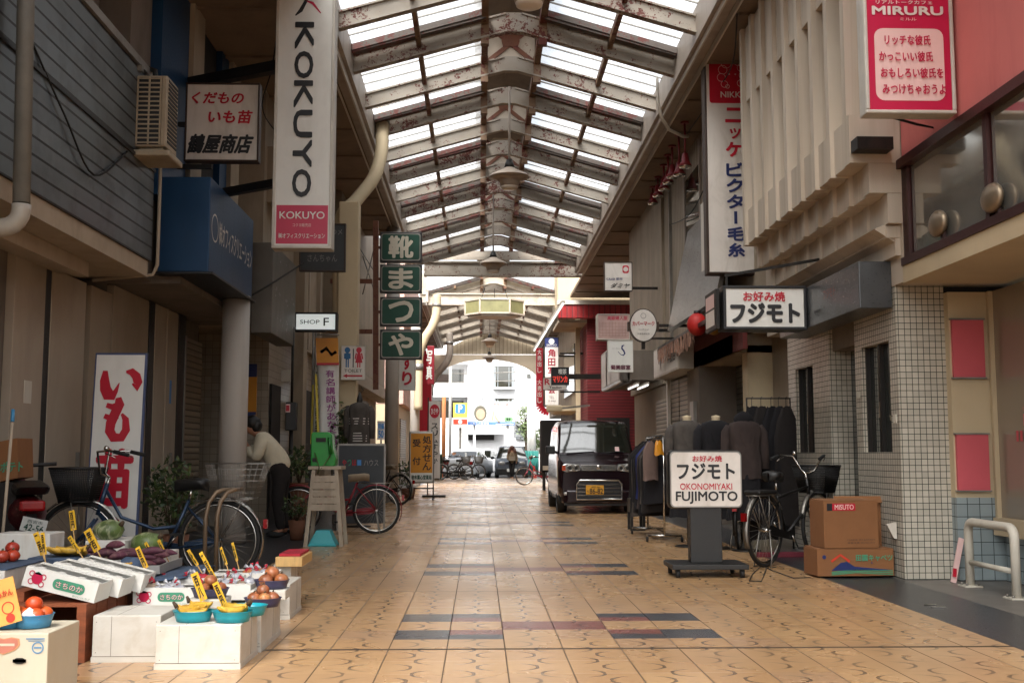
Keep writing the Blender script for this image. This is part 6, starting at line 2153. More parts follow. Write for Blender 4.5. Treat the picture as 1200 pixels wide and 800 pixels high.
random.seed(21)
t = thing('clothes_rack', 'chrome clothes rack on castors crowded with dark hanging clothes, beside the van', 'clothes rack', (at(775, 610, 14.6).x, 14.8, 0))
x0 = at(770, 520, 14.6).x
mb = MB()
for y in (14.1, 15.5):
    mb.tube([(x0, y, .08), (x0, y, 1.32)], .014, 8); mb.tube([(x0 - .22, y, .08), (x0 + .22, y, .08)], .014, 8)
mb.tube([(x0, 14.1, 1.32), (x0, 15.5, 1.32)], .014, 8); mb.tube([(x0, 14.1, .12), (x0, 15.5, .12)], .01, 6)
mb.build('frame', M['chrome'], t)
for y in (14.1, 15.5):
    for s in (-.22, .22):
        mb = MB(); mb.cyl((x0 + s - .012, y, .035), (x0 + s + .012, y, .035), .035, 10); mb.build('castor', M['rubber'], t)
rackm = ['black_wool', 'trousers', 'grey_wool', 'black_wool', 'brown_wool', 'navy', 'black_wool', 'trousers', 'concrete', 'grey_wool']
for i in range(12):
    y = 14.14 + i * .115
    m = rackm[i % len(rackm)] if i else 'black_wool'
    g = thing('hanging_garment', 'dark garment hanging on the chrome clothes rack', 'garment', (x0, y, 1.3), 'dark garments on the clothes rack')
    mb = MB(); garment(mb, x0, y, 1.27, random.uniform(.75, 1.0), .25, 0, random.uniform(-.1, .1)); mb.build('cloth', M[m if m not in ('concrete',) else 'black_wool'], g)
    mb = MB(); mb.tube([(x0, y, 1.27), (x0 + .01, y, 1.32), (x0 - .01, y, 1.345), (x0 - .03, y, 1.33)], .004, 5); mb.build('hanger', M['black_plastic'], g)
for u, v0, v1, D, m, lab in ((762, 517, 562, 14.0, 'pink_pale', 'pale pinkish long garment hung at the end of the rack'), (772, 516, 533, 13.9, 'orange_sign', 'small orange garment hung at the end of the rack')):
    c = at(u, v0, D); l = (v1 - v0) * D / 1300
    g = thing('hanging_garment', lab, 'garment', c)
    mb = MB(); garment(mb, c.x, D, c.z, l, .11 if m != 'orange_sign' else .06, 0, .5); mb.build('cloth', paint('mauve_cloth', '#6e5a52', .95) if m == 'pink_pale' else M[m], g)
    mb = MB(); mb.tube([(c.x, D, c.z), (c.x + .02, D, c.z + .06), (x0, 14.1, 1.33)], .004, 5); mb.build('hanger', M['black_plastic'], g)
# long black coats hung by the tiled wall
c = at(905, 445, 12.9)
t = thing('coat_rail', 'dark rail with long black coats between the jackets and the tiled wall', 'clothes rack', (c.x, 13.1, 0))
mb = MB(); mb.tube([(c.x - .26, 13.1, 0), (c.x - .26, 13.1, 1.76), (c.x + .26, 13.1, 1.76), (c.x + .26, 13.1, 0)], .012, 8); mb.build('rail', M['dark_metal'], t)
for i, (dx, l, m) in enumerate(((-.20, 1.55, 'black_wool'), (-.09, 1.75, 'trousers'), (.03, 1.45, 'black_wool'), (.12, 1.7, 'black_wool'), (.21, 1.6, 'trousers'))):
    g = thing('hanging_garment', 'long black coat on the rail by the tiled wall', 'garment', (c.x + dx, 13.1, 1.66), 'long black coats by the tiled wall')
    mb = MB(); garment(mb, c.x + dx, 13.1, 1.66, l - .2, .17, 0, R(random.uniform(8, 30))); mb.build('cloth', M[m], g)
    mb = MB(); mb.tube([(c.x + dx, 13.1, 1.66), (c.x + dx, 13.1, 1.77), (c.x + dx + .02, 13.1, 1.78)], .004, 5); mb.build('hanger', M['black_plastic'], g)
# small black frame stand
D = 16.2
a, b = at(739, 621, D), at(756, 584, D)
t = thing('frame_stand', 'small black open frame stand in front of the van bumper', 'stand', (a.x, D, 0))
mb = MB()
for y in (D, D + .3):
    for x in (a.x + .02, b.x - .02): mb.box(x - .02, x + .02, y, y + .04, .03, b.z)
    mb.box(a.x, b.x, y + .001, y + .039, 0, .04)
mb.box(a.x, b.x, D - .01, D + .35, b.z - .20, b.z)
mb.build('frame', M['black_plastic'], t)

# ================================================================ cartons, rail and small things, right
def carton(name, label, x0, x1, y0, y1, z0, z1, rz, mat, draw=None, mats=(), flaps=True):
    t = thing(name, label, 'box', ((x0 + x1) / 2, (y0 + y1) / 2, z0), None, rz)
    w, d, h = (x1 - x0) / 2, (y1 - y0) / 2, z1 - z0
    mb = MB(); mb.box(-w, w, -d, d, 0, h); mb.build('box', mat, t, local=True, bevel=.005)
    if flaps:
        mb = MB()
        mb.obox((0, -d * .5, h + .004), (w * .99, 0, 0), (0, d * .49, .0), (0, 0, .003)); mb.obox((0, d * .5, h + .006), (w * .99, 0, 0), (0, d * .49, .004), (0, 0, .003))
        mb.build('flap', mat, t, local=True)
    if draw:
        mb = MB(); draw(Face(mb, (-w, -d - .001, 0), (1, 0, 0), (0, 0, 1), 2 * w, h, .002)); mb.build('print', list(mats), t, local=True)
    return t


a, b = at(948, 675, 10.2), at(1040, 641, 10.2)
h = b.z


def d_cab(f):
    f.poly([(.18, .22), (.30, .5), (.38, .55), (.48, .36), (.98, .22)], 2); f.stroke([(.18, .55), (.30, .80), (.42, .55)], .02, 3)
    for i in range(3): f.stroke([(.18, .06 + i * .05), (.5, .14 + i * .05), (.98, .05 + i * .07)], .008, 1)
    f.text('田園キャベツ', .50, .56, .98, .80, 1, bold=.03); f.disc(.09, .72, .018, 2)
    f.rect(.70, .47, .715, .52, 2)


carton('carton', 'low printed cabbage carton on the ground beside the roadster', a.x, b.x - .02, 10.0, 10.34, .015, h, R(4), M['carton'], d_cab, [M['carton'], M['green_ink'], M['navy'], M['cone']])


def d_up(f):
    f.rect(.06, .80, .16, .95, 1); f.rect(.16, .80, .58, .95, 0); f.text('MISUTO', .2, .82, .55, .93, 2, bold=.03); f.text('MADE IN JAPAN', .42, .16, .92, .19, 1); f.text('取扱注意 PRODUCT', .42, .10, .92, .13, 1)


a2, b2 = at(957, 641, 10.15), at(1021, 586, 10.15)
carton('carton', 'plain brown carton with a red label standing on the cabbage carton', a2.x, b2.x, 10.0, 10.32, h + .01, b2.z, R(6), M['carton'], d_up, [M['red'], M['black'], M['pink_pale']])
t = thing('carton', 'open brown carton with raised flaps leaning behind the two front cartons', 'box', (3.6, 10.45, 0))
a3, b3 = at(1012, 660, 10.5), at(1040, 588, 10.5)
mb = MB(); x0, x1 = a3.x - .3, b3.x - .02
for bx in ((x0, x1, 10.40, 10.406, .02, b3.z), (x0, x0 + .006, 10.407, 10.72, .02, b3.z), (x1 - .006, x1, 10.407, 10.72, .02, b3.z - .03), (x0, x1, 10.721, 10.727, .02, b3.z), (x0, x1, 10.407, 10.72, .0, .018)): mb.box(*bx)
mb.build('box', M['carton'], t)
mb = MB(); mb.obox((x1 + .03, 10.55, b3.z - .01), (.04, 0, .03), (0, .15, 0), (-.002, 0, .003)); mb.obox(((x0 + x1) / 2, 10.38, b3.z + .03), ((x1 - x0) / 2, 0, 0), (0, .02, .03), (0, .003, -.002)); mb.build('flap', M['carton'], t)
t = thing('wedge', 'small white wedge bracket on the tiled wall near the cartons', 'bracket', at(1052, 620, 9.95))
c = at(1053, 622, 10.0); mb = MB(); mb.prism([(3.66, c.z + .06), (3.748, c.z + .08), (3.748, c.z - .07), (3.72, c.z - .06)], 9.98, 10.03); mb.build('body', M['trim_white'], t)
t = thing('rag', 'dark scrap sticking out behind the open carton', 'scrap', at(1044, 605, 10.5))
mb = MB(); c = at(1044, 605, 10.3); mb.add([c + Vector(q) for q in ((-.05, 0, -.06), (.03, .02, .03), (.01, .03, .05), (-.06, .02, -.02))], [(0, 1, 2, 3)]); o = mb.build('cloth', M['black_plastic'], t); so = o.modifiers.new('t', 'SOLIDIFY'); so.thickness = .01

t = thing('guard_rail', 'cream painted pipe hoop rail bolted to the pavement before the cafe', 'rail', (4.2, 9.0, 0))
mb = MB()
zt = .535
x = 4.12
pts = [(x, 9.35, 0), (x, 9.35, zt - .08)]
for i in range(1, 6): an = R(90 * i / 5); pts.append((x, 9.35 - .08 + .08 * math.cos(an), zt - .08 + .08 * math.sin(an)))
pts.append((x, 8.62, zt))
for i in range(1, 6): an = R(90 * i / 5); pts.append((x, 8.62 - .08 * math.sin(an), zt - .08 + .08 * math.cos(an)))
pts.append((x, 8.54, 0))
mb.tube(pts, .036, 14); mb.build('hoop', M['rail_white'], t)
mb = MB(); mb.cyl((x, 9.33, .2), (x, 8.56, .2), .022, 10); mb.build('crossbar', M['rail_white'], t)
for y in (9.35, 8.54):
    mb = MB(); mb.box(x - .075, x + .075, y - .075, y + .075, -.002, .010); mb.build('base_plate', M['rail_white'], t)
    mb = MB()
    for sx in (-.05, .05):
        for sy in (-.05, .05): mb.cyl((x + sx, y + sy, .01), (x + sx, y + sy, .03), .011, 6)
    mb.build('bolt', M['steel'], t)
t = thing('leaning_board', 'narrow pale plank with a red mark leaning against the tiled pillar', 'plank', at(1118, 680, 9.6))
a, b = at(1117, 680, 9.62), at(1124, 634, 9.7)
mb = MB(); mb.bar((a.x, 9.62, 0), (b.x + .02, 9.70, .37), .045, .02, up=(0, 1, 0)); mb.build('plank', M['pink_pale'], t)
mb = MB(); mb.bar((a.x + .008, 9.608, .05), (a.x + .018, 9.618, .12), .03, .01, up=(0, 1, 0)); mb.build('mark', M['red'], t)
for u, v, dx, lab in ((1091, 707.5, .09, 'short metal slug lying on the dark pavement, farther one'), (1100, 709.8, .10, 'short metal slug lying on the dark pavement, nearer one')):
    D = 1430 / (v - 532)
    c = at(u, v, D)
    t = thing('metal_bar', lab, 'bar', (c.x, D, 0)); mb = MB(); mb.box(c.x - dx / 2, c.x + dx / 2, D, D + .02, 0.0, .012); mb.build('bar', M['chrome'], t)
t = thing('cable', 'black cable looping over the floor by the roadster wheel', 'cable', (2.9, 10.2, 0))
mb = MB()
pts = [at(950, 676, 10.0), at(930, 677, 9.95), at(905, 667, 10.6), at(893, 660, 11.1), at(882, 672, 10.3), at(878, 679, 9.75), at(892, 680, 9.7), at(897, 668, 10.5), at(900, 655, 11.7)]
mb.tube([Vector((p.x, p.y, .006)) for p in pts], .005, 6); mb.build('wire', M['rubber'], t)
t = thing('plank', 'dull red plank lying along the dark pavement behind the roadster', 'plank', (3.3, 12.3, 0))
a = at(888, 655, 12.0); mb = MB(); mb.box(a.x, a.x + .75, 12.0, 12.1, 0, .05); mb.build('plank', paint('dull_red_wood', '#6d2230', .7), t)
# ================================================================ the fruit stall
random.seed(11)
BEFORE = set(bpy.data.objects)


def box_thing(name, label, cat, x0, x1, y0, y1, z0, z1, mat, group=None, lid=True, rz=0, seam=True):
    t = thing(name, label, cat, ((x0 + x1) / 2, (y0 + y1) / 2, z0), group, rz)
    w, d, h = (x1 - x0) / 2, (y1 - y0) / 2, z1 - z0
    mb = MB(); mb.box(-w, w, -d, d, 0, h)
    mb.build('box', mat, t, local=True, bevel=.006)
    if lid:
        mb = MB()
        mb.box(-w - .003, w + .003, -d - .003, d + .003, 0.0, .028)      # plinth board
        mb.build('plinth', mat, t, local=True)
        mb = MB()
        for x in (-w * .45,): mb.box(x, x + .002, -d - .0012, -d + .001, .03, h - .005)
        mb.box(-w + .004, w - .004, -d - .0014, -d + .001, .029, .032)
        mb.box(w - .001, w + .0012, d * .2, d * .2 + .002, .03, h - .005)
        mb.box(-w * .3, -w * .3 + .002, -d + .006, d - .006, h - .001, h + .0008)
        for x in (-w * .9, w * .86):
            for z in (h * .2, h * .85): mb.box(x, x + .004, -d - .0015, -d + .001, z, z + .004)
        o = mb.build('board_seams', M['board_seam'], t, local=True)
    return t


# cream carton in the corner
A = at(57, 738, 5.0)


def d_peach(f):
    f.poly([(.73, .93), (.765, .95), (.80, .93), (.835, .95), (.87, .93), (.875, .85), (.855, .78), (.80, .72), (.745, .78), (.725, .85)], 3); f.poly([(.738, .92), (.767, .938), (.80, .918), (.833, .938), (.862, .92), (.866, .85), (.848, .79), (.80, .735), (.752, .79), (.734, .85)], 0, 1.5); f.rect(.75, .835, .85, .868, 1, 2)
    f.rect(.90, .92, .985, .935, 2); f.rect(.91, .895, .985, .905, 2); f.ring(.955, .81, .026, .006, 2); f.rect(.938, .80, .972, .822, 2)
    f.rect(.935, .12, .985, .21, 4); f.text('72', .945, .135, .975, .195, 1, 2, bold=.03)
    f.rect(.02, .11, .98, .116, 2); f.text('FANCY FRUIT', .78, .03, .90, .065, 3)
    f.rrect(.845, .60, .905, .68, .02, 5, 2)


t = carton('carton', 'cream fruit carton with an oval hand hole and a green 72 label', A.x - .95, A.x, 5.0, 5.38, 0.0, A.z - .012, 0, M['carton_white'], d_peach, [paint('faded_red_print', '#b5705c', .7), M['carton_white'], paint('faded_blue_print', '#5c86a8', .7), paint('faded_orange_print', '#c08a62', .7), M['green_ink'], M['dark_int']], flaps=False)
ZC = A.z - .012
# stall boxes (world positions)
box_thing('display_box', 'white painted wooden box carrying three teal baskets of bananas, nearest on the aisle', 'box', -1.622, -1.185, 5.70, 6.14, 0, .225, M['white_wood'])
box_thing('display_box', 'white painted wooden box left of the banana box, its top empty', 'box', -2.0, -1.60, 5.88, 6.26, 0, .245, M['white_wood']) if False else box_thing('display_box', 'white painted wooden box with an empty top between the red crate and the banana box', 'box', -2.0, -1.64, 5.90, 6.3, 0, .245, M['white_wood'])
box_thing('display_box', 'white wooden box under the strawberry carton behind the empty topped box', 'box', -2.02, -1.36, 6.33, 7.35, 0, .21, M['white_wood'])
box_thing('display_box', 'white wooden box at the aisle edge under the onion baskets', 'box', -1.34, -1.18, 6.17, 6.78, 0, .235, M['white_wood'])
box_thing('display_box', 'white wooden box farther along the aisle edge under the vegetable trays', 'box', -1.75, -1.22, 6.82, 7.75, 0, .235, M['white_wood']) if False else None
box_thing('display_box', 'narrow upright white box under the pale wooden tray at the far end of the stall', 'box', -1.455, -1.31, 7.9, 8.2, 0, .30, M['white_wood'])
t = thing('tray', 'shallow pale wooden tray on the narrow upright box at the end of the stall', 'tray', (-1.4, 7.95, .30))
a, b = at(328, 670, 7.9), at(357, 659, 7.9)
P_(t, 'tray', M['wood_pale'], (a.x - .02, b.x, 7.82, 8.3, .302, .37), bevel=.004)
P_(t, 'contents', M['net_red'], (a.x + .0, b.x - .02, 7.86, 8.27, .372, .39))
# red crate, open at the front
t = thing('wooden_crate', 'reddish brown wooden crate, open fronted, carrying the tilted strawberry cartons', 'crate', (-2.3, 6.3, 0))
x0, x1, y0, y1, zt = -2.62, -2.02, 5.89, 6.75, .305
P_(t, 'top_board', M['wood_red'], (x0, x1, y0, y1, zt - .015, zt))
P_(t, 'base_board', M['wood_red'], (x0, x1, y0, y1, 0, .015))
P_(t, 'back_board', M['wood_red'], (x0, x1, y1 - .015, y1, .016, zt - .016))
for i in range(5):
    y = y0 + i * (y1 - y0) / 5
    P_(t, 'side_board', M['wood_red'], (x1 - .018, x1 + .002 * (i % 2), y, y + (y1 - y0) / 5 - .02, .016, zt - .016))
    P_(t, 'side_board', M['wood_red'], (x0, x0 + .018, y, y + (y1 - y0) / 5 - .02, .016, zt - .016))
P_(t, 'front_post', M['wood_red'], (x1 - .045, x1 + .004, y0 - .012, y0, 0, zt))
t = thing('cloth', 'blue and white cloth laid over the back of the red crate and boxes', 'cloth', (-2.3, 7.2, .38))
mb = MB()
rows = [[(-2.75 + 1.0 * i / 12, 6.78 + .85 * j / 8, .335 + .01 * math.sin(i * 1.7 + j)) for i in range(13)] for j in range(9)]
mb.grid(rows)
o = mb.build('sheet', M['fabric_blue'], t); so = o.modifiers.new('t', 'SOLIDIFY'); so.thickness = .006
box_thing('display_box', 'pale wooden box under the blue cloth', 'box', -2.72, -2.06, 6.8, 7.6, 0, .315, M['wood_white'], lid=False)
# white styrofoam boxes, left
box_thing('styrofoam_box', 'white styrofoam box, lower of the two stacked at the left edge', 'box', -2.95, -2.48, 5.95, 6.55, .0, .28, M['white_styro'], lid=False)
t = box_thing('styrofoam_box', 'white styrofoam box, upper of the two stacked at the left edge', 'box', -2.95, -2.47, 5.95, 6.5, .283, .475, M['white_styro'], lid=False)
P_(t, 'blue_sheet', M['fabric_blue'], (-2.96, -2.46, 5.96, 6.51, .477, .484))
box_thing('styrofoam_box', 'small white styrofoam box at the back by the scooter plate', 'box', -2.98, -2.62, 6.95, 7.2, .335, .60, M['white_styro'], lid=False)


# strawberry cartons
def straw(f):
    for (x, y, r_) in ((.18, .56, .022),): f.disc(x, y, .03, 1, ry=.032); f.poly([(x - .075, y + .2), (x + .075, y + .2), (x, y + .36)], 2)
    for dx, dy in ((-.10, .22), (-.09, -.20), (.09, -.24), (.10, .15)): f.ring(.18 + dx * .8, .54 + dy, .016, .005, 1, 2)
    f.rrect(.40, .24, .84, .80, .025, 2)
    f.text('さちのか', .44, .34, .82, .70, 3, 2.5, bold=.06); f.text('さちのか', .445, .36, .815, .68, 4, 3, bold=.02)
    f.text('おいしいいちご', .70, .08, .94, .18, 2, 2.5, bold=.02)


SM = [M['carton_print'], M['crimson'], M['green_ink'], M['black'], M['pink_pale']]


def fruit_carton(label, c, w, d, h, roll, rz=0, printed=True, group=None):
    t = thing('fruit_carton', label, 'box', c, group, rz)
    t.rotation_euler = (0, roll, rz)
    mb = MB()
    e = .006
    mb.box(-w / 2, w / 2, -d / 2, d / 2, 0, e)
    for bx in ((-w / 2, w / 2, -d / 2, -d / 2 + e, e, h), (-w / 2, w / 2, d / 2 - e, d / 2, e, h), (-w / 2, -w / 2 + e, -d / 2 + e, d / 2 - e, e, h), (w / 2 - e, w / 2, -d / 2 + e, d / 2 - e, e, h)): mb.box(*bx)
    mb.build('tray', M['carton_print'], t, local=True)
    mb = MB()
    mb.box(-w / 2 + .002, w / 2 - .002, -d / 2 + .008, -d / 2 + .05, h, h + .005)
    for x in (-w * .36, -w * .08, w * .2, w * .38): mb.box(x - .016, x + .016, -d / 2 + .052, -d / 2 + .10, h - .004, h + .002)
    mb.box(-w / 2 + .002, w / 2 - .002, d / 2 - .05, d / 2 - .008, h, h + .005)
    mb.build('flap', M['carton_print'], t, local=True)
    mb = MB(); mb.box(-w / 2 + .02, w / 2 - .02, -d / 2 + .02, d / 2 - .02, h - .03, h - .022); mb.build('liner', M['grey_letter'], t, local=True)
    if printed:
        mb = MB(); straw(Face(mb, (-w / 2, -d / 2 - .001, 0), (1, 0, 0), (0, 0, 1), w, h, .0015)); mb.build('print', SM, t, local=True)
    return t


c = at(68, 692, 5.95)
for i, lab in enumerate(('printed strawberry carton tilted on the red crate, front one of three', 'strawberry carton tilted on the red crate, middle one of three', 'strawberry carton tilted on the red crate, back one of three')):
    fruit_carton(lab, (c.x + .045 * i + .0, 6.06 + i * .245, .352 - .004 * i), .40, .24, .10, R(14), 0, i == 0)
# wedge under the tilted cartons
P_(thing('timber_wedge', 'timber packing under the raised ends of the strawberry cartons', 'wedge', (-2.5, 6.3, .305)), 'timber', M['wood_red'], (-2.5, -2.38, 5.98, 6.7, .307, .36))
c = at(206, 700, 6.75)
fruit_carton('printed strawberry carton lying flat with bagged roots behind the banana box', (c.x, 6.62, .215), .36, .26, .095, 0, 0, True)
trays = (((-1.66, 7.0), .40, .28, 'white tray of bagged vegetables at the middle of the stall'), ((-1.44, 6.72), .24, .30, 'white tray beside the onion baskets'), ((-1.5, 7.32), .42, .28, 'white tray of netted onions near the far end of the stall'), ((-1.98, 7.1), .26, .3, 'white tray of bagged roots behind the flat strawberry carton'))
for (x, y), w, d, lab in trays:
    fruit_carton(lab, (x, y, .235 if x > -1.9 else .215), w, d, .085, 0, 0, False)
box_thing('display_box', 'low white box under the middle vegetable trays', 'box', -1.84, -1.22, 7.37, 7.85, 0, .232, M['white_wood'])


def produce(lab, cat, name, spots, mat, fn, group):
    for s in spots:
        t = thing(name, lab, cat, s[:3], group)
        mb = MB(); fn(mb, s); mb.build('fruit' if cat != 'vegetable' else 'root', M[mat], t)


def one(name, lab, cat, mats, fn, loc, group):
    mb = MB(); fn(mb)
    o = mb.build(name, mats, None, origin=loc)
    return tag(o, lab, cat, group)


# bags of roots and onions in the trays
for (x, y), w, d, zb, n, lab, grp, mats in (((-1.98, 7.1), .24, .26, .26, 9, 'bagged root vegetable in the tray behind the flat strawberry carton', 'bagged roots in the left tray', ['garlic', 'film']),
                                   ((-1.77, 6.62), .34, .22, .27, 9, 'clear bag of roots in the flat strawberry carton', 'bagged roots in the flat carton', ['film', 'garlic']),
                                   ((-1.66, 7.0), .36, .24, .28, 9, 'small bag of vegetables in the middle white tray', 'bags in the middle tray', ['film', 'film', 'net_red', 'garlic']),
                                   ((-1.44, 6.72), .2, .26, .28, 5, 'dark film bag in the tray beside the onion baskets', 'bags beside the onion baskets', ['film', 'garlic']),
                                   ((-1.5, 7.32), .38, .24, .28, 9, 'netted onion in the far white tray', 'netted onions in the far tray', ['onion', 'net_red', 'onion', 'film'])):
    for k in range(n):
        px, py = x + random.uniform(-w / 2, w / 2) * .85, y + random.uniform(-d / 2, d / 2) * .85
        m = mats[k % len(mats)]
        r_ = random.uniform(.03, .042)
        def bag(mb):
            mb.ball((px, py, zb + r_ * .8), r_ * 1.2, r_, r_ * .85, 12, wob=.35)
            mb.tube([(px, py, zb + r_ * 1.5), (px + .01, py, zb + r_ * 1.9), (px + random.uniform(-.02, .02), py, zb + r_ * 2.3)], [.012, .005, .014], 8, 1)
        one('vegetable_bag' if m != 'onion' else 'onion', lab, 'vegetable', [M[m], M['net_red'] if k % 2 else M['film']], bag, (px, py, zb), grp)


# baskets
def basket(label, c, rx, ry, h, mat, group):
    t = thing('basket', label, 'basket', c, group)
    mb = MB()
    n = 40
    rows = []
    for s, k in ((0.0, .80), (.0, .82), (.5, .90), (.92, .985), (1.0, 1.03), (1.0, .97), (.5, .87), (.06, .78)):
        rows.append([(c[0] + rx * k * math.cos(2 * math.pi * i / n) * (1 + (.012 if i % 2 else -.012) * (.1 < s < .95)), c[1] + ry * k * math.sin(2 * math.pi * i / n) * (1 + (.012 if i % 2 else -.012) * (.1 < s < .95)), c[2] + s * h) for i in range(n)])
    mb.grid(rows, closed=True)
    mb.add([(c[0] + rx * .78 * math.cos(2 * math.pi * i / n), c[1] + ry * .78 * math.sin(2 * math.pi * i / n), c[2] + .004) for i in range(n)], [list(range(n))])
    mb.build('bowl', M[mat], t)
    return t


def bananas(label, c, rz, n=4, L=.17):
    random_r = random.uniform(-.1, .1)
    def fn(mb):
        for k in range(n):
            off = (k - (n - 1) / 2) * .033
            pts, rs = [], []
            for i in range(9):
                s = i / 8
                a = -1.0 + 2.0 * s
                p = Vector((L * .62 * math.sin(a), off * (1 - .55 * abs(1 - s) * (s < .3) - .0), L * .36 * (1 - math.cos(a)) * 1.0 + .016 + .006 * k))
                if s < .2: p.y *= .5
                pts.append(p); rs.append((.006, .008, .016, .019, .020, .019, .016, .010, .005)[i])
            M_ = Matrix.Rotation(rz + .12 * (k - n / 2), 3, 'Z')
            mb.tube([Vector(c) + M_ @ p for p in pts], rs, 8)
        M_ = Matrix.Rotation(rz, 3, 'Z')
        e = Vector(c) + M_ @ Vector((-L * .55, 0, L * .18 + .02))
        mb.tube([e, e + M_ @ Vector((-.02, 0, .03))], [.012, .007], 8, 1)
    return one('banana_bunch', label, 'fruit', [M['banana'], M['stem']], fn, c, None)


for (u, v, D, lab, blab) in ((226, 723, 5.82, 'teal basket of bananas at the left front corner of the banana box', 'bunch of ripe bananas in the left teal basket'), (272, 727, 5.80, 'teal basket of bananas at the right front of the banana box', 'bunch of ripe bananas in the right front teal basket'),
                              (290, 722, 6.02, 'teal basket behind the right front banana basket', None)):
    c = at(u, 735, D)
    basket(lab, (c.x, D, .228), .105, .085, .055, 'teal', 'teal baskets on the banana box')
    if blab: bananas(blab, (c.x + .0, D - .005, .255), R(20 if u < 250 else 200), 4, .15)
    if blab: bananas(blab.replace('bunch', 'second bunch'), (c.x + .02, D + .02, .272), R(-35 if u < 250 else 150), 3, .13)


def round_fruit(name, lab, mat, spots, r, group, cat='fruit', tip=None):
    for (x, y, z) in spots:
        def fn(mb):
            mb.ball((x, y, z), r, r, r * .88, 16, wob=.06)
            if tip: mb.tube([(x, y, z + r * .75), (x + .004, y, z + r * 1.15)], [r * .22, r * .08], 6, 1)
        one(name, lab, cat, [M[mat], M[tip or mat]], fn, (x, y, z), group)


for (u, D, zb, lab, olab, n) in ((308, 6.28, .238, 'dark violet basket of onions at the aisle edge', 'brown onion in the dark violet basket at the aisle edge', 6), (246, 6.22, .30, 'dark violet basket of onions behind the bananas', 'brown onion in the dark violet basket behind the bananas', 4), (318, 6.62, .30, 'dark blue basket of large onions behind the aisle basket', 'large brown onion in the back dark basket', 4)):
    c = at(u, 700, D)
    if zb > .29:
        box_thing('riser', 'small white riser box under ' + lab.split(' at ')[0].split(' behind')[0] + (' behind the bananas' if u < 280 else ' at the back'), 'box', c.x - .11, c.x + .1, D - .09, D + .1, .245 if u < 280 else .238, zb - .003, M['white_wood'], lid=False)
    basket(lab, (c.x, D, zb), .105, .09, .05, 'purple_basket', 'dark violet onion baskets')
    sp = []
    for k in range(n):
        a = k * 2 * math.pi / max(1, n - 1)
        q = 0 if k == n - 1 else .055
        sp.append((c.x + q * math.cos(a), D + q * .85 * math.sin(a), zb + .048 + (.042 if q == 0 else 0)))
    round_fruit('onion', olab, 'onion', sp, .038 if u != 318 else .044, olab.replace('brown onion', 'onions').replace('large ', ''), 'vegetable', 'stem')
# a riser for the basket behind the bananas rests on the empty box
for (u, lab, olab) in ((8, 'blue basket of oranges at the very left edge on the cream carton', 'orange in the leftmost blue basket'), (37, 'blue basket of oranges at the right side of the cream carton', 'orange in the blue basket at the carton corner')):
    c = at(u, 730, 5.14)
    basket(lab, (c.x, 5.16, ZC + .004), .088 if u > 20 else .085, .085, .058, 'blue_basket', 'blue orange baskets on the cream carton')
    sp = [(c.x + .045 * math.cos(a), 5.16 + .045 * math.sin(a), ZC + .058) for a in (.6, 2.2, 3.7, 5.3)] + [(c.x, 5.16, ZC + .105)]
    round_fruit('orange', olab, 'orange_fruit', sp, .038, 'oranges in ' + lab[:20] + ('left' if u < 20 else 'right'))
    t = thing('receipt', 'folded white paper slip among the oranges ' + ('at the left edge' if u < 20 else 'at the carton corner'), 'paper', (c.x, 5.09, ZC + .1))
    mb = MB(); mb.add([(c.x - .035, 5.085, ZC + .062), (c.x + .035, 5.085, ZC + .062), (c.x + .004, 5.10, ZC + .098)], [(0, 1, 2)]); mb.add([(c.x + .035, 5.085, ZC + .062), (c.x + .05, 5.11, ZC + .064), (c.x + .004, 5.10, ZC + .098)], [(0, 1, 2)]); o = mb.build('sheet', M['sign_white2'], t); so = o.modifiers.new('t', 'SOLIDIFY'); so.thickness = .001
# bananas and tomatoes at the back left
for u, lab in ((68, 'bunch of bananas behind the styrofoam boxes, left one'), (84, 'bunch of bananas behind the styrofoam boxes, right one')):
    c = at(u, 652, 6.75); bananas(lab, (c.x, 6.78, .475), R(200 if u < 70 else 170), 5, .16)
t = thing('tray', 'blue tray under the back bananas', 'tray', (-2.5, 6.8, .34)); P_(t, 'tray', M['fabric_blue'], (-2.66, -2.36, 6.68, 6.94, .345, .475), bevel=.01)
sp = [at(u, v, 6.3) for u, v in ((3, 642), (11, 646), (6, 634))]
round_fruit('tomato', 'red tomato on the upper styrofoam box at the left edge', 'tomato', [(p.x, 6.3 + .05 * i, .52 + (.04 if i == 2 else 0)) for i, p in enumerate(sp)], .04, 'tomatoes at the left edge', 'vegetable', 'leaf')
# sweet potatoes
t = thing('tray', 'wide shallow tray heaped with purple sweet potatoes', 'tray', (-2.2, 7.1, .345)); P_(t, 'tray', M['grey_letter'], (-2.62, -1.95, 6.96, 7.5, .347, .36), (-2.62, -1.95, 6.96, 6.97, .36, .40), (-1.96, -1.95, 6.97, 7.5, .36, .40), (-2.62, -2.61, 6.97, 7.5, .36, .40))
for k in range(34):
    x = random.uniform(-2.56, -2.02); y = random.uniform(7.02, 7.44)
    lay = k // 15
    z = .385 + lay * .042 + .03 * (1 - abs(x + 2.3) / .35)
    a = random.uniform(-.5, .5) + .3
    L, r_ = random.uniform(.12, .18), random.uniform(.020, .028)
    def sp_(mb):
        d = Vector((math.cos(a), math.sin(a) * .4, random.uniform(-.12, .12)))
        c_ = Vector((x, y, z))
        bend = Vector((0, .012, .008))
        pts = [c_ + d * L * (s - .5) + bend * math.sin(s * 3.14) for s in [i / 8 for i in range(9)]]
        mb.tube(pts, [.004, r_ * .6, r_ * .9, r_, r_ * 1.05, r_, r_ * .85, r_ * .5, .004], 8)
    one('sweet_potato', 'purple sweet potato in the heaped tray', 'vegetable', [M['potato']], sp_, (x, y, z), 'sweet potatoes in the heaped tray')
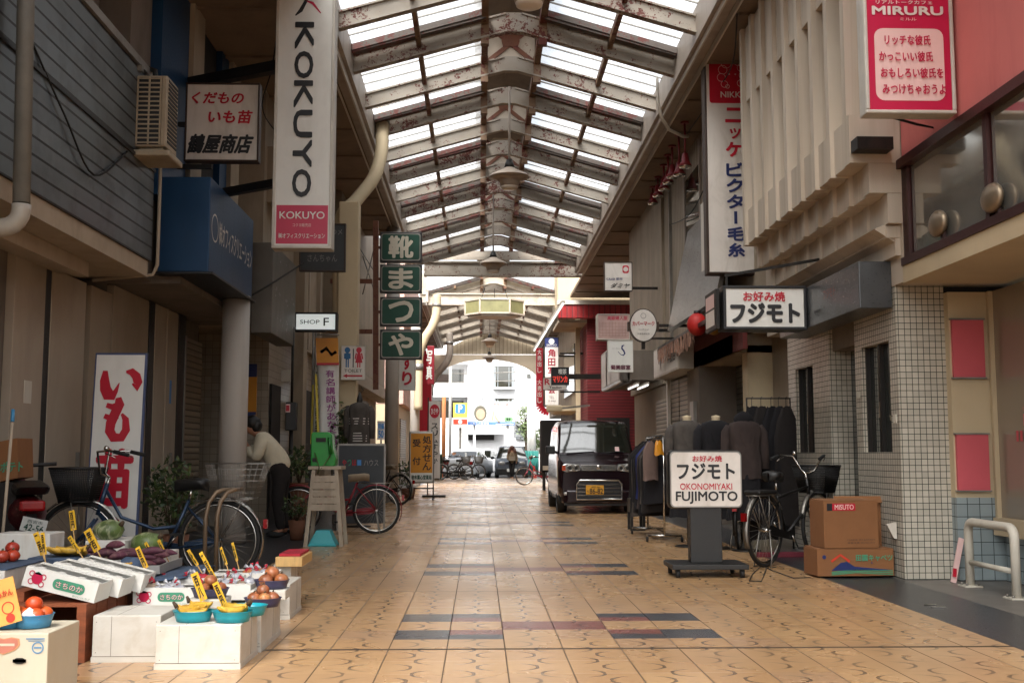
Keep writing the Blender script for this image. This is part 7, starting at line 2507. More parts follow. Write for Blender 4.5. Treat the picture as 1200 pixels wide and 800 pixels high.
for u, v, r_, lab in ((113, 627, .088, 'pale green squash behind the sweet potatoes, left one'), (159, 643, .092, 'mottled green squash behind the sweet potatoes, right one')):
    c = at(u, v, 7.35)
    z = c.z
    def sq(mb):
        mb.ball((c.x, 7.6, z), r_ * 1.18, r_, r_ * .82, 20, wob=.12); mb.tube([(c.x + r_ * .9, 7.58, z + .03), (c.x + r_ * 1.2, 7.56, z + .06)], [.02, .012], 8, 1)
    one('squash', lab, 'vegetable', [M['squash'], M['stem']], sq, (c.x, 7.6, z), 'squashes at the back of the stall')
    box_thing('styrofoam_box', 'pale box holding up the ' + ('left' if u < 120 else 'right') + ' green squash', 'box', c.x - .13, c.x + .14, 7.62 - .12, 7.9, .32, z - r_ * .72, M['white_styro'], lid=False)
t = thing('bag', 'dark blue bag beside the sweet potatoes', 'bag', (-1.9, 7.0, .34))
c = at(152, 668, 6.9); mb = MB(); mb.ball((c.x, 6.9, .40), .075, .06, .06, 14, wob=.3); mb.build('cloth', M['fabric_blue'], t)
for u, v, lab in ((143, 668, 'single banana lying before the dark blue bag'), (163, 678, 'single banana hanging over the crate edge')):
    c = at(u, v, 6.75); bananas(lab, (c.x, 6.72, c.z - .01), R(10), 1, .13)

# price tags on sticks
def price_tag(u, v, D, ang, w, h, label, txt, lean=.25, stick=.16, mat='yellow'):
    w *= .72
    c = at(u, v, D)
    t = thing('price_tag', label, 'price tag', c, 'yellow price tags on sticks')
    up = Vector((math.sin(R(ang)), lean * .6, math.cos(R(ang)))).normalized()
    X = Vector((math.cos(R(ang)), -.15, -math.sin(R(ang))))
    X = (X - up * X.dot(up)).normalized()
    n = X.cross(up)
    mb = MB(); mb.obox(c, X * w / 2, n * .0015, up * h / 2); mb.build('card', M[mat], t)
    mb = MB(); F = Face(mb, c - X * w / 2 - up * h / 2, X, up, w, h, .003)
    F.vtext(txt, .2, .08, .8, .92, 0, bold=.03)
    mb.build('writing', M['black'], t)
    mb = MB(); mb.obox(c - up * (h / 2 + stick / 2) + n * .004, X * .003, n * .002, up * (stick / 2 + .03)); mb.build('stick', M['wood_pale'], t)


TG = [(85, 612, 7.2, -12, .055, .13, 'price tag standing above the sweet potatoes beside the left squash', '百円'), (46, 640, 6.5, -25, .05, .14, 'pair price tag left of the back bananas, steeper one', '二百'), (51, 640, 6.45, -12, .035, .13, 'price tag leaning right over the back bananas', '百円'),
      (87, 641, 6.7, -38, .035, .12, 'narrow price tag among the left sweet potatoes', '三八'), (108, 636, 6.8, -32, .07, .15, 'wide price tag in the middle of the sweet potatoes', '芋百'), (166, 657, 6.7, -28, .045, .14, 'price tag beside the dark blue bag', '百円'),
      (175, 648, 7.3, -32, .03, .12, 'thin brown price tag behind the right squash', '八'), (190, 645, 7.5, -30, .03, .12, 'thin price tag at the foot of the blue frame', '九'),
      (233, 692, 6.05, -24, .06, .16, 'broad yellow price tag leaning over the left banana basket', '百八'), (226, 657, 7.1, -35, .03, .12, 'thin price tag over the flat strawberry carton', '七'),
      (244, 668, 6.6, -32, .035, .2, 'long price tag stuck in the middle tray', '二百円'), (262, 655, 7.2, -22, .025, .12, 'thin tag leaning at the back of the middle tray', '五'), (275, 650, 7.5, -18, .025, .13, 'brown tag stuck among the netted onions', '六'),
      (258, 702, 6.1, -27, .05, .15, 'yellow price tag stuck in the right front banana basket', '百円')]
for q in TG: price_tag(q[0], q[1], q[2], q[3], q[4], q[5], q[6], q[7])
c = at(5, 705, 5.07)
t = thing('price_tag', 'large pale orange price card with a drawn orange at the left edge', 'price tag', c)
mb = MB(); up = Vector((-.30, .1, 1)).normalized(); X = (Vector((1, 0, .30)) - up * Vector((1, 0, .30)).dot(up)).normalized(); n = X.cross(up)
mb.obox(c, X * .06, n * .002, up * .10); mb.build('card', paint('pale_orange_card', '#dba04e', .6), t)
mb = MB(); F = Face(mb, c - X * .06 - up * .10, X, up, .12, .2, .004); F.ring(.6, .35, .028, .005, 0); F.disc(.62, .12, .02, 0); F.text('みかん', .3, .6, .9, .75, 0, bold=.03); mb.build('drawing', M['cone'], t)

# set the whole stall on its true footprint
for o in [q for q in bpy.data.objects if q not in BEFORE and q.parent is None]:
    if o.location.y > 5.45: o.location.x *= 1.033; o.location.y *= 1.033
# ================================================================ vehicles
def lerp_tab(tab, y):
    for (a, p), (b, q) in zip(tab, tab[1:]):
        if y <= b: return p + (q - p) * (y - a) / max(1e-6, b - a)
    return tab[-1][1]


def make_car(label, loc, rz, hw, T, belt, glass, paint_m, wheels, wr, zb=.2, fr=.12, roof_in=.17, group=None, cat='car', name='parked_car', fine=1, parts=None):
    """T: (distance from the nose, height of the top) pairs; glass: (start, end) of the sloping panes front and back and the side windows"""
    t = thing(name, label, cat, loc, group, rz)
    ymax = T[-1][0]
    ys = sorted(set([q[0] for q in T] + [i * ymax / 40 for i in range(41)]))
    rows = []
    for y in ys:
        top = lerp_tab(T, y)
        h = hw - fr * max(0, 1 - y / .38) ** 2 - fr * .8 * max(0, 1 - (ymax - y) / .35) ** 2
        k = max(0, min(1, (top - belt) / .55))
        hm = min(belt, top - .06)
        xr = h - roof_in * k - .015
        half = [(h - .04, zb), (h, zb + .14), (h + .01, (zb + hm) / 2), (h - .005, hm), (h - .02 - (roof_in * .12) * k, hm + (top - hm) * .15), (xr, hm + (top - hm) * .86), (xr - .045, hm + (top - hm) * .975), (xr * .66, top + .002), (xr * .3, top + .012)]
        rows.append([(x, y, z) for x, z in half] + [(0, y, top + .014)] + [(-x, y, z) for x, z in half[::-1]])
    mb = MB()
    o = 0
    n = len(rows[0])
    for i in range(len(rows) - 1):
        ym = (ys[i] + ys[i + 1]) / 2
        for k in range(n - 1):
            kk = min(k, n - 2 - k)
            m = 0
            for (g0, g1) in glass['slope']:
                if g0 < ym < g1 and kk >= 6: m = 1
            for (g0, g1) in glass['side']:
                if g0 < ym < g1 and kk == 4: m = 1
            mb.add([rows[i][k], rows[i][k + 1], rows[i + 1][k + 1], rows[i + 1][k]], [(0, 1, 2, 3)], m, True)
    mb.add(rows[0], [list(range(n))[::-1]], 0)
    mb.add(rows[-1], [list(range(n))], 0)
    for i in range(len(rows) - 1): mb.add([rows[i][0], rows[i + 1][0], rows[i + 1][-1], rows[i][-1]], [(0, 1, 2, 3)], 2)
    body = MB(); gl = MB()
    body.v = mb.v; gl.v = list(mb.v)
    for f, m, s in zip(mb.f, mb.m, mb.sm):
        d = gl if m == 1 else body
        d.f.append(f); d.m.append(0 if m != 2 else 1); d.sm.append(s)
    o = body.build('body', [M[paint_m], M['black_plastic']], t, local=True)
    weld(o)
    o = gl.build('windows', M['window'], t, local=True)
    weld(o)
    for y in wheels:
        for s in (-1, 1):
            mb = MB()
            x = s * (hw - .10)
            mb.lathe([(wr * .55, -.085), (wr * .93, -.085), (wr, -.05), (wr, .05), (wr * .93, .085), (wr * .55, .085)], (x, y, wr), 26, axis='x')
            wh = mb.build('wheel', M['rubber'], t, local=True)
            mb = MB()
            mb.lathe([(0, .07 * s), (wr * .2, .075 * s), (wr * .56, .05 * s), (wr * .62, .085 * s)], (x, y, wr), 20, axis='x'); mb.build('rim', M['chrome'], wh, local=True)
            mb = MB(); mb.lathe([(wr + .05, -.11), (wr + .05, .0)], (s * (hw - .005), y, wr + .02), 26, axis='x') if s > 0 else mb.lathe([(wr + .05, .11), (wr + .05, 0)], (s * (hw - .005), y, wr + .02), 26, axis='x')
            mb.build('wheel_arch', M['black_plastic'], t, local=True)
    return t


# dark plum kei van in the arcade
van = make_car('dark plum kei van with a chrome framed grille and a yellow number plate 86-82', (2.22, 20.75, 0), R(0), .745,
               [(0, .80), (.03, .90), (.12, .97), (.30, 1.03), (.52, 1.09), (.58, 1.11), (1.0, 1.69), (1.08, 1.74), (1.5, 1.77), (2.4, 1.77), (3.15, 1.70), (3.30, 1.55), (3.38, 1.0), (3.40, .6)], 1.05,
               {'slope': [(.59, 1.02), (3.2, 3.37)], 'side': [(.75, 1.6), (1.68, 2.5), (2.58, 3.1)]}, 'car_plum', (.62, 3.02), .27, zb=.24, fr=.08, roof_in=.05, cat='van', name='parked_van')


def vp(name, mats, fn, parent=None, bevel=0):
    mb = MB(); fn(mb); return mb.build(name, mats, parent or van, local=True, bevel=bevel)


vp('bumper', M['car_plum'], lambda mb: mb.prism([(-.66, .03), (-.60, -.06), (.60, -.06), (.66, .03), (.70, .16), (-.70, .16)], .19, .44, axis='z'), bevel=.03)
for s in (-1, 1):
    h = vp('headlight', [M['lens']], lambda mb: mb.prism([(s * .34, .80), (s * .36, .91), (s * .60, .93), (s * .68, .90), (s * .68, .80), (s * .60, .765)], -.012, .10), bevel=.012)
    vp('lamp_ring', M['chrome'], lambda mb: [mb.tube([(s * x + .052 * math.cos(a * .3927), -.016, .845 + .052 * math.sin(a * .3927)) for a in range(16)], .010, 6, closed=True) for x in (.42, .54)], h)
    vp('lamp_bulb', M['dark_metal'], lambda mb: [mb.ball((s * x, -.008, .845), .035, .014, .035, 12) for x in (.42, .54)], h)
    vp('indicator', M['amber'], lambda mb: mb.box(s * .62, s * .685, -.018, .06, .80, .89), h)
    vp('fog_strip', M['chrome'], lambda mb: mb.box(s * .42, s * .66, -.050, .0, .345, .40), bevel=.01)
    vp('mirror', M['black_plastic'], lambda mb: (mb.box(s * .77, s * .95, .60, .70, 1.10, 1.26), mb.bar((s * .70, .68, 1.12), (s * .80, .66, 1.16), .05, .05)), bevel=.03)
vp('chrome_strip', M['chrome'], lambda mb: (mb.box(-.335, .335, -.014, .02, .82, .90), mb.box(-.32, .32, -.02, -.0145, .795, .815)), bevel=.008)
vp('emblem', M['chrome'], lambda mb: mb.lathe([(0, -.026), (.035, -.022), (.045, -.014)], (0, 0, .86), 16, axis='y'))


def grille(mb):
    P = [(-.42, .27), (.42, .27), (.42, .55), (.36, .62), (-.36, .62), (-.42, .55)]
    mb.tube([(x, -.075, z) for x, z in P], .017, 8, closed=True)


g = vp('grille_frame', M['chrome'], grille)
vp('grille_back', M['black'], lambda mb: mb.prism([(-.41, .28), (.41, .28), (.41, .55), (.35, .61), (-.35, .61), (-.41, .55)], -.066, -.03), g)
vp('grille_bars', M['chrome'], lambda mb: [mb.box(-.40, .40, -.078, -.067, z, z + .016) for z in (.335, .40, .465, .53)], g)
pl = vp('number_plate', M['plate_yellow'], lambda mb: mb.box(-.25, .08, -.10, -.09, .36, .53), bevel=.004)
vp('plate_writing', M['black'], lambda mb: (lambda F: (F.text('86-82', .20, .08, .96, .66, 0, bold=.03), F.text('神戸 580', .3, .70, .8, .90, 0, bold=.02), F.text('ち', .05, .22, .16, .46, 0, bold=.02)))(Face(mb, (-.25, -.10, .36), (1, 0, 0), (0, 0, 1), .33, .17, .003)), pl)
vp('lower_lip', M['black_plastic'], lambda mb: mb.box(-.64, .64, -.03, .12, .15, .195), bevel=.01)
vp('wiper', M['black'], lambda mb: (mb.cyl((.05, .565, 1.12), (.55, .60, 1.15), .010, 6), mb.cyl((-.55, .565, 1.12), (-.02, .60, 1.15), .010, 6)))
vp('inspection_sticker', M['pink_pale'], lambda mb: mb.obox((.42, .60, 1.2), (.04, 0, 0), (0, .004, -.003), (0, .032, .04)))
vp('seat', M['dark_int'], lambda mb: [mb.box(x - .2, x + .2, 1.35, 1.5, .6, 1.25) for x in (-.35, .35)], bevel=.04)

# dark cabinet and things beyond the van
D = 34
a, b = at(634, 535, D), at(652, 492, D)
t = thing('stall_cart', 'dark wooden stall cart with drawn items just beyond the van mirror', 'cart', (a.x, D, 0))
P_(t, 'cabinet', M['dark_int'], (a.x, b.x + .3, D, D + .8, .55, b.z), bevel=.02)
P_(t, 'shelf', M['wood_white'], (a.x + .05, b.x + .2, D - .1, D - .002, .62, .75), (a.x + .25, b.x + .25, D - .08, D - .002, 1.2, 1.25))
for x in (a.x + .08, b.x + .2):
    P_(t, 'leg', M['dark_metal'], (x, x + .06, D + .05, D + .12, 0, .55), (x, x + .06, D + .65, D + .72, 0, .55))
t = thing('flood_lamp', 'cream metal flood lamp on the wall above the van', 'lamp', at(645, 478, 36))
c = at(650, 478, 36)
P_(t, 'housing', M['cream_wall'], (c.x - .25, c.x + .25, 36, 36.4, c.z - .12, c.z + .1), bevel=.05); mb = MB(); mb.bar((c.x + .2, 36.2, c.z), (3.6, 36.2, c.z + .1), .06, .06); mb.build('arm', M['steel'], t)


# ================================================================ people
def skin_body(name, mats, nodes, edges, parent, sub=1, smooth=True):
    me = bpy.data.meshes.new(name)
    keys = list(nodes)
    me.from_pydata([nodes[k][0] for k in keys], [(keys.index(a), keys.index(b)) for a, b in edges], [])
    o = bpy.data.objects.new(name, me)
    COL.objects.link(o)
    sk = o.modifiers.new('skin', 'SKIN')
    for i, k in enumerate(keys):
        r = nodes[k][1]
        v = me.skin_vertices[0].data[i]
        v.radius = r if isinstance(r, tuple) else (r, r)
        v.use_root = i == 0
    sk.use_smooth_shade = True
    ss = o.modifiers.new('sub', 'SUBSURF'); ss.levels = sub; ss.render_levels = sub
    dg = bpy.context.evaluated_depsgraph_get()
    m2 = bpy.data.meshes.new_from_object(o.evaluated_get(dg))
    bpy.data.objects.remove(o)
    bpy.data.meshes.remove(me)
    m2.materials.clear(); m2.materials.append(mats)
    m2.polygons.foreach_set('use_smooth', [True] * len(m2.polygons))
    o = bpy.data.objects.new(name, m2)
    COL.objects.link(o)
    o.parent = parent
    return o


t = thing('person', 'person in a cream knitted jumper and dark trousers bending forward with hands at the face', 'person', (-2.66, 15.1, 0))
# local coordinates: facing -x
body = {'pelvis': ((0, 0, .88), (.11, .13)), 'waist': ((-.06, 0, 1.04), (.11, .13)), 'chest': ((-.20, 0, 1.24), (.115, .155)), 'neck0': ((-.30, 0, 1.34), .06), 'neck': ((-.35, -.0, 1.38), .05), 'head0': ((-.40, 0, 1.42), (.075, .07)), 'head1': ((-.43, 0, 1.48), (.095, .08)), 'head2': ((-.43, 0, 1.55), (.07, .065)), 'nose': ((-.525, 0, 1.435), .018),
        'sl': ((-.24, -.16, 1.29), .055), 'el': ((-.30, -.21, 1.04), .042), 'wl': ((-.46, -.08, 1.18), .03), 'hl': ((-.51, -.04, 1.25), .034), 'fl': ((-.53, -.02, 1.30), .018), 'fl2': ((-.545, -.03, 1.29), .010), 'fl3': ((-.54, -.05, 1.295), .010),
        'sr': ((-.24, .16, 1.29), .055), 'er': ((-.32, .20, 1.06), .042), 'wr': ((-.47, .08, 1.20), .03), 'hr': ((-.52, .04, 1.27), .034), 'fr': ((-.535, .02, 1.32), .018),
        'hpl': ((.0, -.09, .82), .09), 'kl': ((-.03, -.10, .47), .062), 'al': ((.03, -.10, .09), .042), 'tl': ((-.12, -.11, .04), .035),
        'hpr': ((.0, .09, .82), .09), 'kr': ((-.01, .10, .47), .062), 'ar': ((.06, .10, .09), .042), 'tr': ((-.09, .11, .04), .035)}
E_ = [('pelvis', 'waist'), ('waist', 'chest'), ('chest', 'neck0'), ('neck0', 'neck'), ('neck', 'head0'), ('head0', 'head1'), ('head1', 'head2'), ('head0', 'nose'), ('chest', 'sl'), ('sl', 'el'), ('el', 'wl'), ('wl', 'hl'), ('hl', 'fl'), ('hl', 'fl2'), ('hl', 'fl3'), ('chest', 'sr'), ('sr', 'er'), ('er', 'wr'), ('wr', 'hr'), ('hr', 'fr'),
      ('pelvis', 'hpl'), ('hpl', 'kl'), ('kl', 'al'), ('al', 'tl'), ('pelvis', 'hpr'), ('hpr', 'kr'), ('kr', 'ar'), ('ar', 'tr')]
skin_body('body', M['skin'], body, E_, t, 2)


def pick(keys, grow, over=None):
    d = {k: (body[k][0], tuple(x + grow for x in body[k][1]) if isinstance(body[k][1], tuple) else body[k][1] + grow) for k in keys}
    d.update(over or {})
    return d


sw = pick(['pelvis', 'waist', 'chest', 'neck0', 'sl', 'el', 'wl', 'sr', 'er', 'wr'], .045)
sw['pelvis'] = ((.01, 0, .84), (.17, .185))
skin_body('jumper', M['knit'], sw, [('pelvis', 'waist'), ('waist', 'chest'), ('chest', 'neck0'), ('chest', 'sl'), ('sl', 'el'), ('el', 'wl'), ('chest', 'sr'), ('sr', 'er'), ('er', 'wr')], t, 2)
tr = pick(['waist', 'pelvis', 'hpl', 'kl', 'al', 'hpr', 'kr', 'ar'], .024)
skin_body('trousers', M['trousers'], tr, [('pelvis', 'waist'), ('pelvis', 'hpl'), ('hpl', 'kl'), ('kl', 'al'), ('pelvis', 'hpr'), ('hpr', 'kr'), ('kr', 'ar')], t, 2)
mb = MB(); mb.ball((-.405, 0, 1.525), .115, .10, .10, 18, wob=.15); mb.ball((-.355, 0, 1.48), .085, .09, .10, 14, wob=.15); mb.build('hair', M['hair'], t, local=True)
mb = MB()
for y in (-.11, .11): mb.ball((-.05, y, .045), .13, .05, .045, 12)
mb.build('shoes', M['rubber'], t, local=True)

# far walker
D = 53.6
c = at(600, 558, D)
t = thing('person', 'far walker with long brown hair, a beige bag and dark trousers in the bright street', 'person', (c.x, D, -.12))
S = 1.0
body = {'pelvis': ((0, 0, .88), (.10, .12)), 'waist': ((0, 0, 1.02), (.09, .11)), 'chest': ((0, 0, 1.22), (.10, .14)), 'neck': ((0, 0, 1.36), .045), 'head0': ((0, -.01, 1.42), (.07, .07)), 'head1': ((0, 0, 1.50), (.09, .08)), 'head2': ((0, 0, 1.56), .05),
        'sl': ((-.16, 0, 1.28), .05), 'el': ((-.2, -.03, 1.03), .038), 'wl': ((-.12, -.13, .92), .03), 'hl': ((-.08, -.16, .92), .03), 'sr': ((.16, 0, 1.28), .05), 'er': ((.22, .03, 1.02), .038), 'wr': ((.2, -.05, .84), .03), 'hr': ((.2, -.07, .77), .03),
        'hpl': ((-.08, 0, .82), .085), 'kl': ((-.06, -.03, .47), .058), 'al': ((-.05, .04, .09), .04), 'tl': ((-.05, -.08, .04), .03), 'hpr': ((.08, 0, .82), .085), 'kr': ((.05, -.1, .48), .058), 'ar': ((.03, -.05, .10), .04), 'tr': ((.03, -.17, .05), .03)}
E2 = [('pelvis', 'waist'), ('waist', 'chest'), ('chest', 'neck'), ('neck', 'head0'), ('head0', 'head1'), ('head1', 'head2'), ('chest', 'sl'), ('sl', 'el'), ('el', 'wl'), ('wl', 'hl'), ('chest', 'sr'), ('sr', 'er'), ('er', 'wr'), ('wr', 'hr'), ('pelvis', 'hpl'), ('hpl', 'kl'), ('kl', 'al'), ('al', 'tl'), ('pelvis', 'hpr'), ('hpr', 'kr'), ('kr', 'ar'), ('ar', 'tr')]
skin_body('body', M['skin'], body, E2, t, 1)
cd = pick(['pelvis', 'waist', 'chest', 'sl', 'el', 'wl', 'sr', 'er', 'wr'], .04); cd['pelvis'] = ((0, 0, .72), (.17, .19))
skin_body('coat', paint('beige_coat', '#7d6a52', .9), cd, [('pelvis', 'waist'), ('waist', 'chest'), ('chest', 'sl'), ('sl', 'el'), ('el', 'wl'), ('chest', 'sr'), ('sr', 'er'), ('er', 'wr')], t, 1)
td = pick(['pelvis', 'hpl', 'kl', 'al', 'hpr', 'kr', 'ar'], .012)
skin_body('trousers', M['trousers'], td, [('pelvis', 'hpl'), ('hpl', 'kl'), ('kl', 'al'), ('pelvis', 'hpr'), ('hpr', 'kr'), ('kr', 'ar')], t, 1)
mb = MB(); mb.ball((0, .03, 1.50), .13, .12, .14, 14, wob=.15); mb.tube([(-.1, .0, 1.5), (-.15, -.03, 1.32), (-.16, -.05, 1.16)], [.07, .08, .03], 10); mb.tube([(.1, .0, 1.5), (.14, -.03, 1.32), (.15, -.05, 1.18)], [.07, .08, .03], 10); mb.build('hair', M['hair_brown'], t, local=True)
mb = MB(); mb.box(-.16, .14, -.26, -.14, .92, 1.12); mb.tube([(-.12, -.2, 1.12), (.02, -.12, 1.3), (.12, -.2, 1.12)], .012, 6); mb.build('bag', M['concrete'], t, local=True, bevel=.03)
mb = MB(); mb.ball((-.05, -.02, .04), .05, .12, .04, 10); mb.ball((.03, -.11, .05), .05, .12, .04, 10); mb.build('shoes', M['rubber'], t, local=True)

# ================================================================ the bright street beyond
ZG = -.13
minivan = make_car('boxy charcoal minivan facing the arcade, with two oval lamps and a black bumper', (at(600, 540, 57).x, 57.0, ZG), 0, .84,
                   [(0, .82), (.04, .92), (.3, 1.0), (.62, 1.03), (.98, 1.58), (1.1, 1.64), (2.4, 1.66), (3.5, 1.62), (3.7, 1.2), (3.75, .7)], 1.0, {'slope': [(.63, .98)], 'side': [(.8, 1.8), (1.9, 2.8), (2.9, 3.4)]}, 'car_grey', (.7, 3.1), .3, fr=.1)
for s in (-1, 1):
    mb = MB(); mb.ball((s * .52, -.0, .78), .17, .05, .10, 14); mb.build('headlight', M['lens'], minivan, local=True)
    mb = MB(); mb.ball((s * 1.0, .75, 1.05), .11, .06, .08, 10); mb.bar((s * .8, .78, 1.0), (s * .95, .76, 1.03), .04, .04); mb.build('mirror', M['black_plastic'], minivan, local=True)
mb = MB(); mb.box(-.8, .8, -.08, .1, .16, .52); mb.build('bumper', M['black_plastic'], minivan, local=True, bevel=.04)
mb = MB(); mb.box(-.26, .26, -.095, -.082, .34, .50); mb.build('number_plate', M['sign_white2'], minivan, local=True)
mb = MB(); mb.box(-.3, .3, -.03, .02, .70, .84); mb.build('grille', M['black'], minivan, local=True)

sedan = make_car('white saloon car seen from its tail with red rear lamps, left of the minivan', (at(544, 540, 57).x - .3, 56.6, ZG), R(-14), .84,
                 [(0, .85), (.05, .98), (.7, 1.02), (1.3, 1.36), (1.5, 1.42), (2.4, 1.42), (3.2, 1.0), (4.3, .88), (4.4, .6)], .92, {'slope': [(.72, 1.32), (2.5, 3.18)], 'side': [(1.0, 2.0), (2.1, 2.9)]}, 'car_white', (.8, 3.4), .3, fr=.1)
for s in (-1, 1):
    mb = MB(); mb.box(s * .5, s * .78, -.02, .06, .70, .86); mb.build('tail_lamp', M['red_lens'], sedan, local=True, bevel=.01)
mb = MB(); mb.box(-.80, .80, -.06, .1, .24, .52); mb.build('bumper', M['car_white'], sedan, local=True, bevel=.04)
mb = MB(); mb.box(-.78, .78, -.03, .1, .10, .235); mb.build('lower_skirt', M['black_plastic'], sedan, local=True)
mb = MB(); mb.box(-.26, .26, -.035, -.02, .62, .78); mb.build('number_plate', M['sign_white2'], sedan, local=True)
make_car('white estate car parked side on behind the saloon and the minivan', (at(615, 540, 62).x, 62.8, ZG), R(-90), .85,
         [(0, .75), (.05, .82), (.9, .95), (1.7, 1.46), (1.9, 1.52), (3.6, 1.52), (4.4, 1.1), (4.5, .7)], .95, {'slope': [(.95, 1.65)], 'side': [(1.5, 2.3), (2.4, 3.2), (3.3, 4.0)]}, 'car_white', (.8, 3.5), .31).rotation_euler = (0, 0, R(90))

t = thing('apartment_building', 'white rendered apartment block with grey bay windows across the street', 'building', (0, 76, ZG))
D = 76
def fr(name, mats, u0, v0, u1, v1, y0, y1, parent=t, **k):
    a, b = at(u0, v1, D), at(u1, v0, D)
    return P_(parent, name, mats, (a.x, b.x, y0, y1, a.z, b.z), **k)
W_ = at(548, 500, D).x
P_(t, 'wall', M['plaster_far'], (W_, 12, D, D + 12, ZG, 14))
P_(t, 'wing_wall', M['plaster_far'], (-14, W_ - .005, D + 1.2, D + 12, ZG, 14))
P_(t, 'balcony', M['plaster_far'], (-14, W_ - .006, D - .1, D + 1.19, at(0, 464, D).z, at(0, 448, D).z), (-14, W_ - .006, D - .1, D + 1.19, at(0, 425, D).z, at(0, 405, D).z))
P_(t, 'balcony_window', M['window'], (-10, W_ - .3, D + 1.17, D + 1.199, at(0, 448, D).z, at(0, 430, D).z), (-10, W_ - .3, D + 1.17, D + 1.199, at(0, 488, D).z, at(0, 468, D).z))
gw = paint('grey_window_frame', '#8d9396', .5)
for v0, v1 in ((429, 454), (467, 490)):
    f = fr('window', M['window'], 579, v0, 602, v1, D - .35, D - .001)
    P_(f, 'frame', gw, *[(at(u, 0, D).x, at(u + w, 0, D).x, D - .40, D - .351, at(0, v1, D).z, at(0, v0, D).z) for u, w in ((579, 2.5), (583.5, .8), (596, .8), (599.5, 2.5))])
    fr('sill', M['plaster_far'], 577.5, v1, 603.5, v1 + 2, D - .5, D - .001)
    for u in (552, 564): fr('vent', gw, u, v0 - 1, u + 2.2, v0 + 1, D - .05, D - .001)
    fr('window', M['window'], 617.5, v0 + 9, 622, v0 + 14, D - .06, D - .001)
fr('entrance', M['dark_int'], 549, 509.5, 579, 515.5, D - .4, D - .001)
fr('canopy', M['plaster_far'], 545, 505, 590, 509, D - 1.2, D - .001)

# billboards
D = 66
t = thing('billboard', 'wide pale billboard with washed out pictures and a blue foot band', 'billboard', (0, D, 0))
a, b = at(548, 498, D), at(603, 470, D)
P_(t, 'panel', paint('bill_white', '#c9d0ce', .7, var=.04), (a.x, b.x, D, D + .2, a.z, b.z))
mb = MB(); F = Face(mb, (a.x, D, a.z), (1, 0, 0), (0, 0, 1), b.x - a.x, b.z - a.z, .01)
F.rect(0, 0, 1, .14, 0); F.text('こちらの駐車場', .06, .02, .45, .12, 1, 2, bold=.02); F.rect(.6, .03, .98, .07, 1, 2); F.text('とおくからでも', .03, .82, .33, .93, 2, 2, bold=.02); F.text('気持ちで選ぶ!!', .55, .82, .96, .93, 2, 2, bold=.02)
F.disc(.27, .50, .38, 3, 1, ry=.45); F.disc(.275, .46, .26, 4, 2, ry=.32); F.stroke([(.52, .2), (.56, .6), (.60, .3), (.68, .1)], .12, 4)
for i in range(3): F.disc(.82 + i * .05, .25, .12, 5, 2)
mb.build('print', [paint('bill_blue', '#5f86c4', .6), M['sign_white2'], paint('bill_pink', '#c98a86', .6), paint('bill_hair', '#6a6658', .7), paint('bill_skin', '#c6a58a', .7), paint('bill_green', '#7fae7c', .7)], t)
for x in (a.x + .4, b.x - .4): P_(t, 'post', M['plaster_far'], (x - .08, x + .08, D + .2, D + .35, ZG, b.z))
t = thing('parking_sign', 'square parking sign with a blue P above yellow and red bands', 'sign', (0, 65, 0))
D = 65
a, b = at(531, 501, D), at(548, 472, D)
P_(t, 'panel', M['sign_white2'], (a.x, b.x - .02, D, D + .2, a.z, b.z))
mb = MB(); F = Face(mb, (a.x, D, a.z), (1, 0, 0), (0, 0, 1), b.x - .02 - a.x, b.z - a.z, .01)
F.rect(0, .42, 1, 1, 2); F.rrect(.15, .58, .85, .95, .1, 0, 2); F.text('P', .36, .62, .66, .92, 1, 3, bold=.06); F.rect(.0, .14, 1, .34, 3, 1); F.disc(.5, .24, .12, 1, 2); F.text('パーキング', .1, .02, .9, .10, 3, 2, bold=.02)
mb.build('print', [M['sky_blue'], M['sign_white2'], M['pale_yellow'], M['cone']], t)
P_(t, 'post', M['steel'], ((a.x + b.x) / 2 - .08, (a.x + b.x) / 2 + .08, D + .2, D + .35, ZG, b.z))
D = 60
c = at(520, 500, D)
t = thing('orange_post', 'tall orange wrapped post at the left of the bright opening', 'post', (c.x, D, ZG))
mb = MB(); mb.cyl((c.x, D, ZG), (c.x, D, at(0, 464, D).z), .11, 14); mb.build('shaft', paint('orange_wrap', '#c47a44', .6), t)
mb = MB(); mb.box(c.x - .25, c.x + .3, D - .1, D + .1, ZG, ZG + .9); mb.build('base_sign', paint('base_red', '#b5523c', .6), t)
D = 62
for u, lab in ((527.5, 'white utility pole right of the orange post'), (621, 'white utility pole by the teal sheeting'), (624.5, 'second thinner white pole by the teal sheeting')):
    c = at(u, 500, D)
    t = thing('utility_pole', lab, 'pole', (c.x, D, ZG))
    mb = MB(); mb.cyl((c.x, D, ZG), (c.x, D, 12 if u < 600 else at(0, 466, D).z), .09 if u < 600 else .16, 14); mb.build('shaft', M['sign_white2'], t)
    mb = MB(); mb.cyl((c.x, D, ZG), (c.x, D, ZG + .3), .2, 14); mb.build('footing', M['concrete'], t)
for i, v in enumerate((436, 446)):
    t = thing('power_line', ('upper' if i == 0 else 'lower') + ' of two thin wires crossing before the apartment block', 'wire', (0, 63, 5))
    mb = MB(); mb.tube([at(500, v + 2, 63), at(560, v + 1.5, 63), at(600, v, 63), at(640, v - 2.5, 63)], .022, 6); mb.build('strand', M['steel'], t)
D = 61
a, b = at(613, 545, D), at(631, 528, D)
t = thing('sheet_fence', 'teal plastic sheeting fence right of the minivan', 'fence', (a.x, D, ZG))
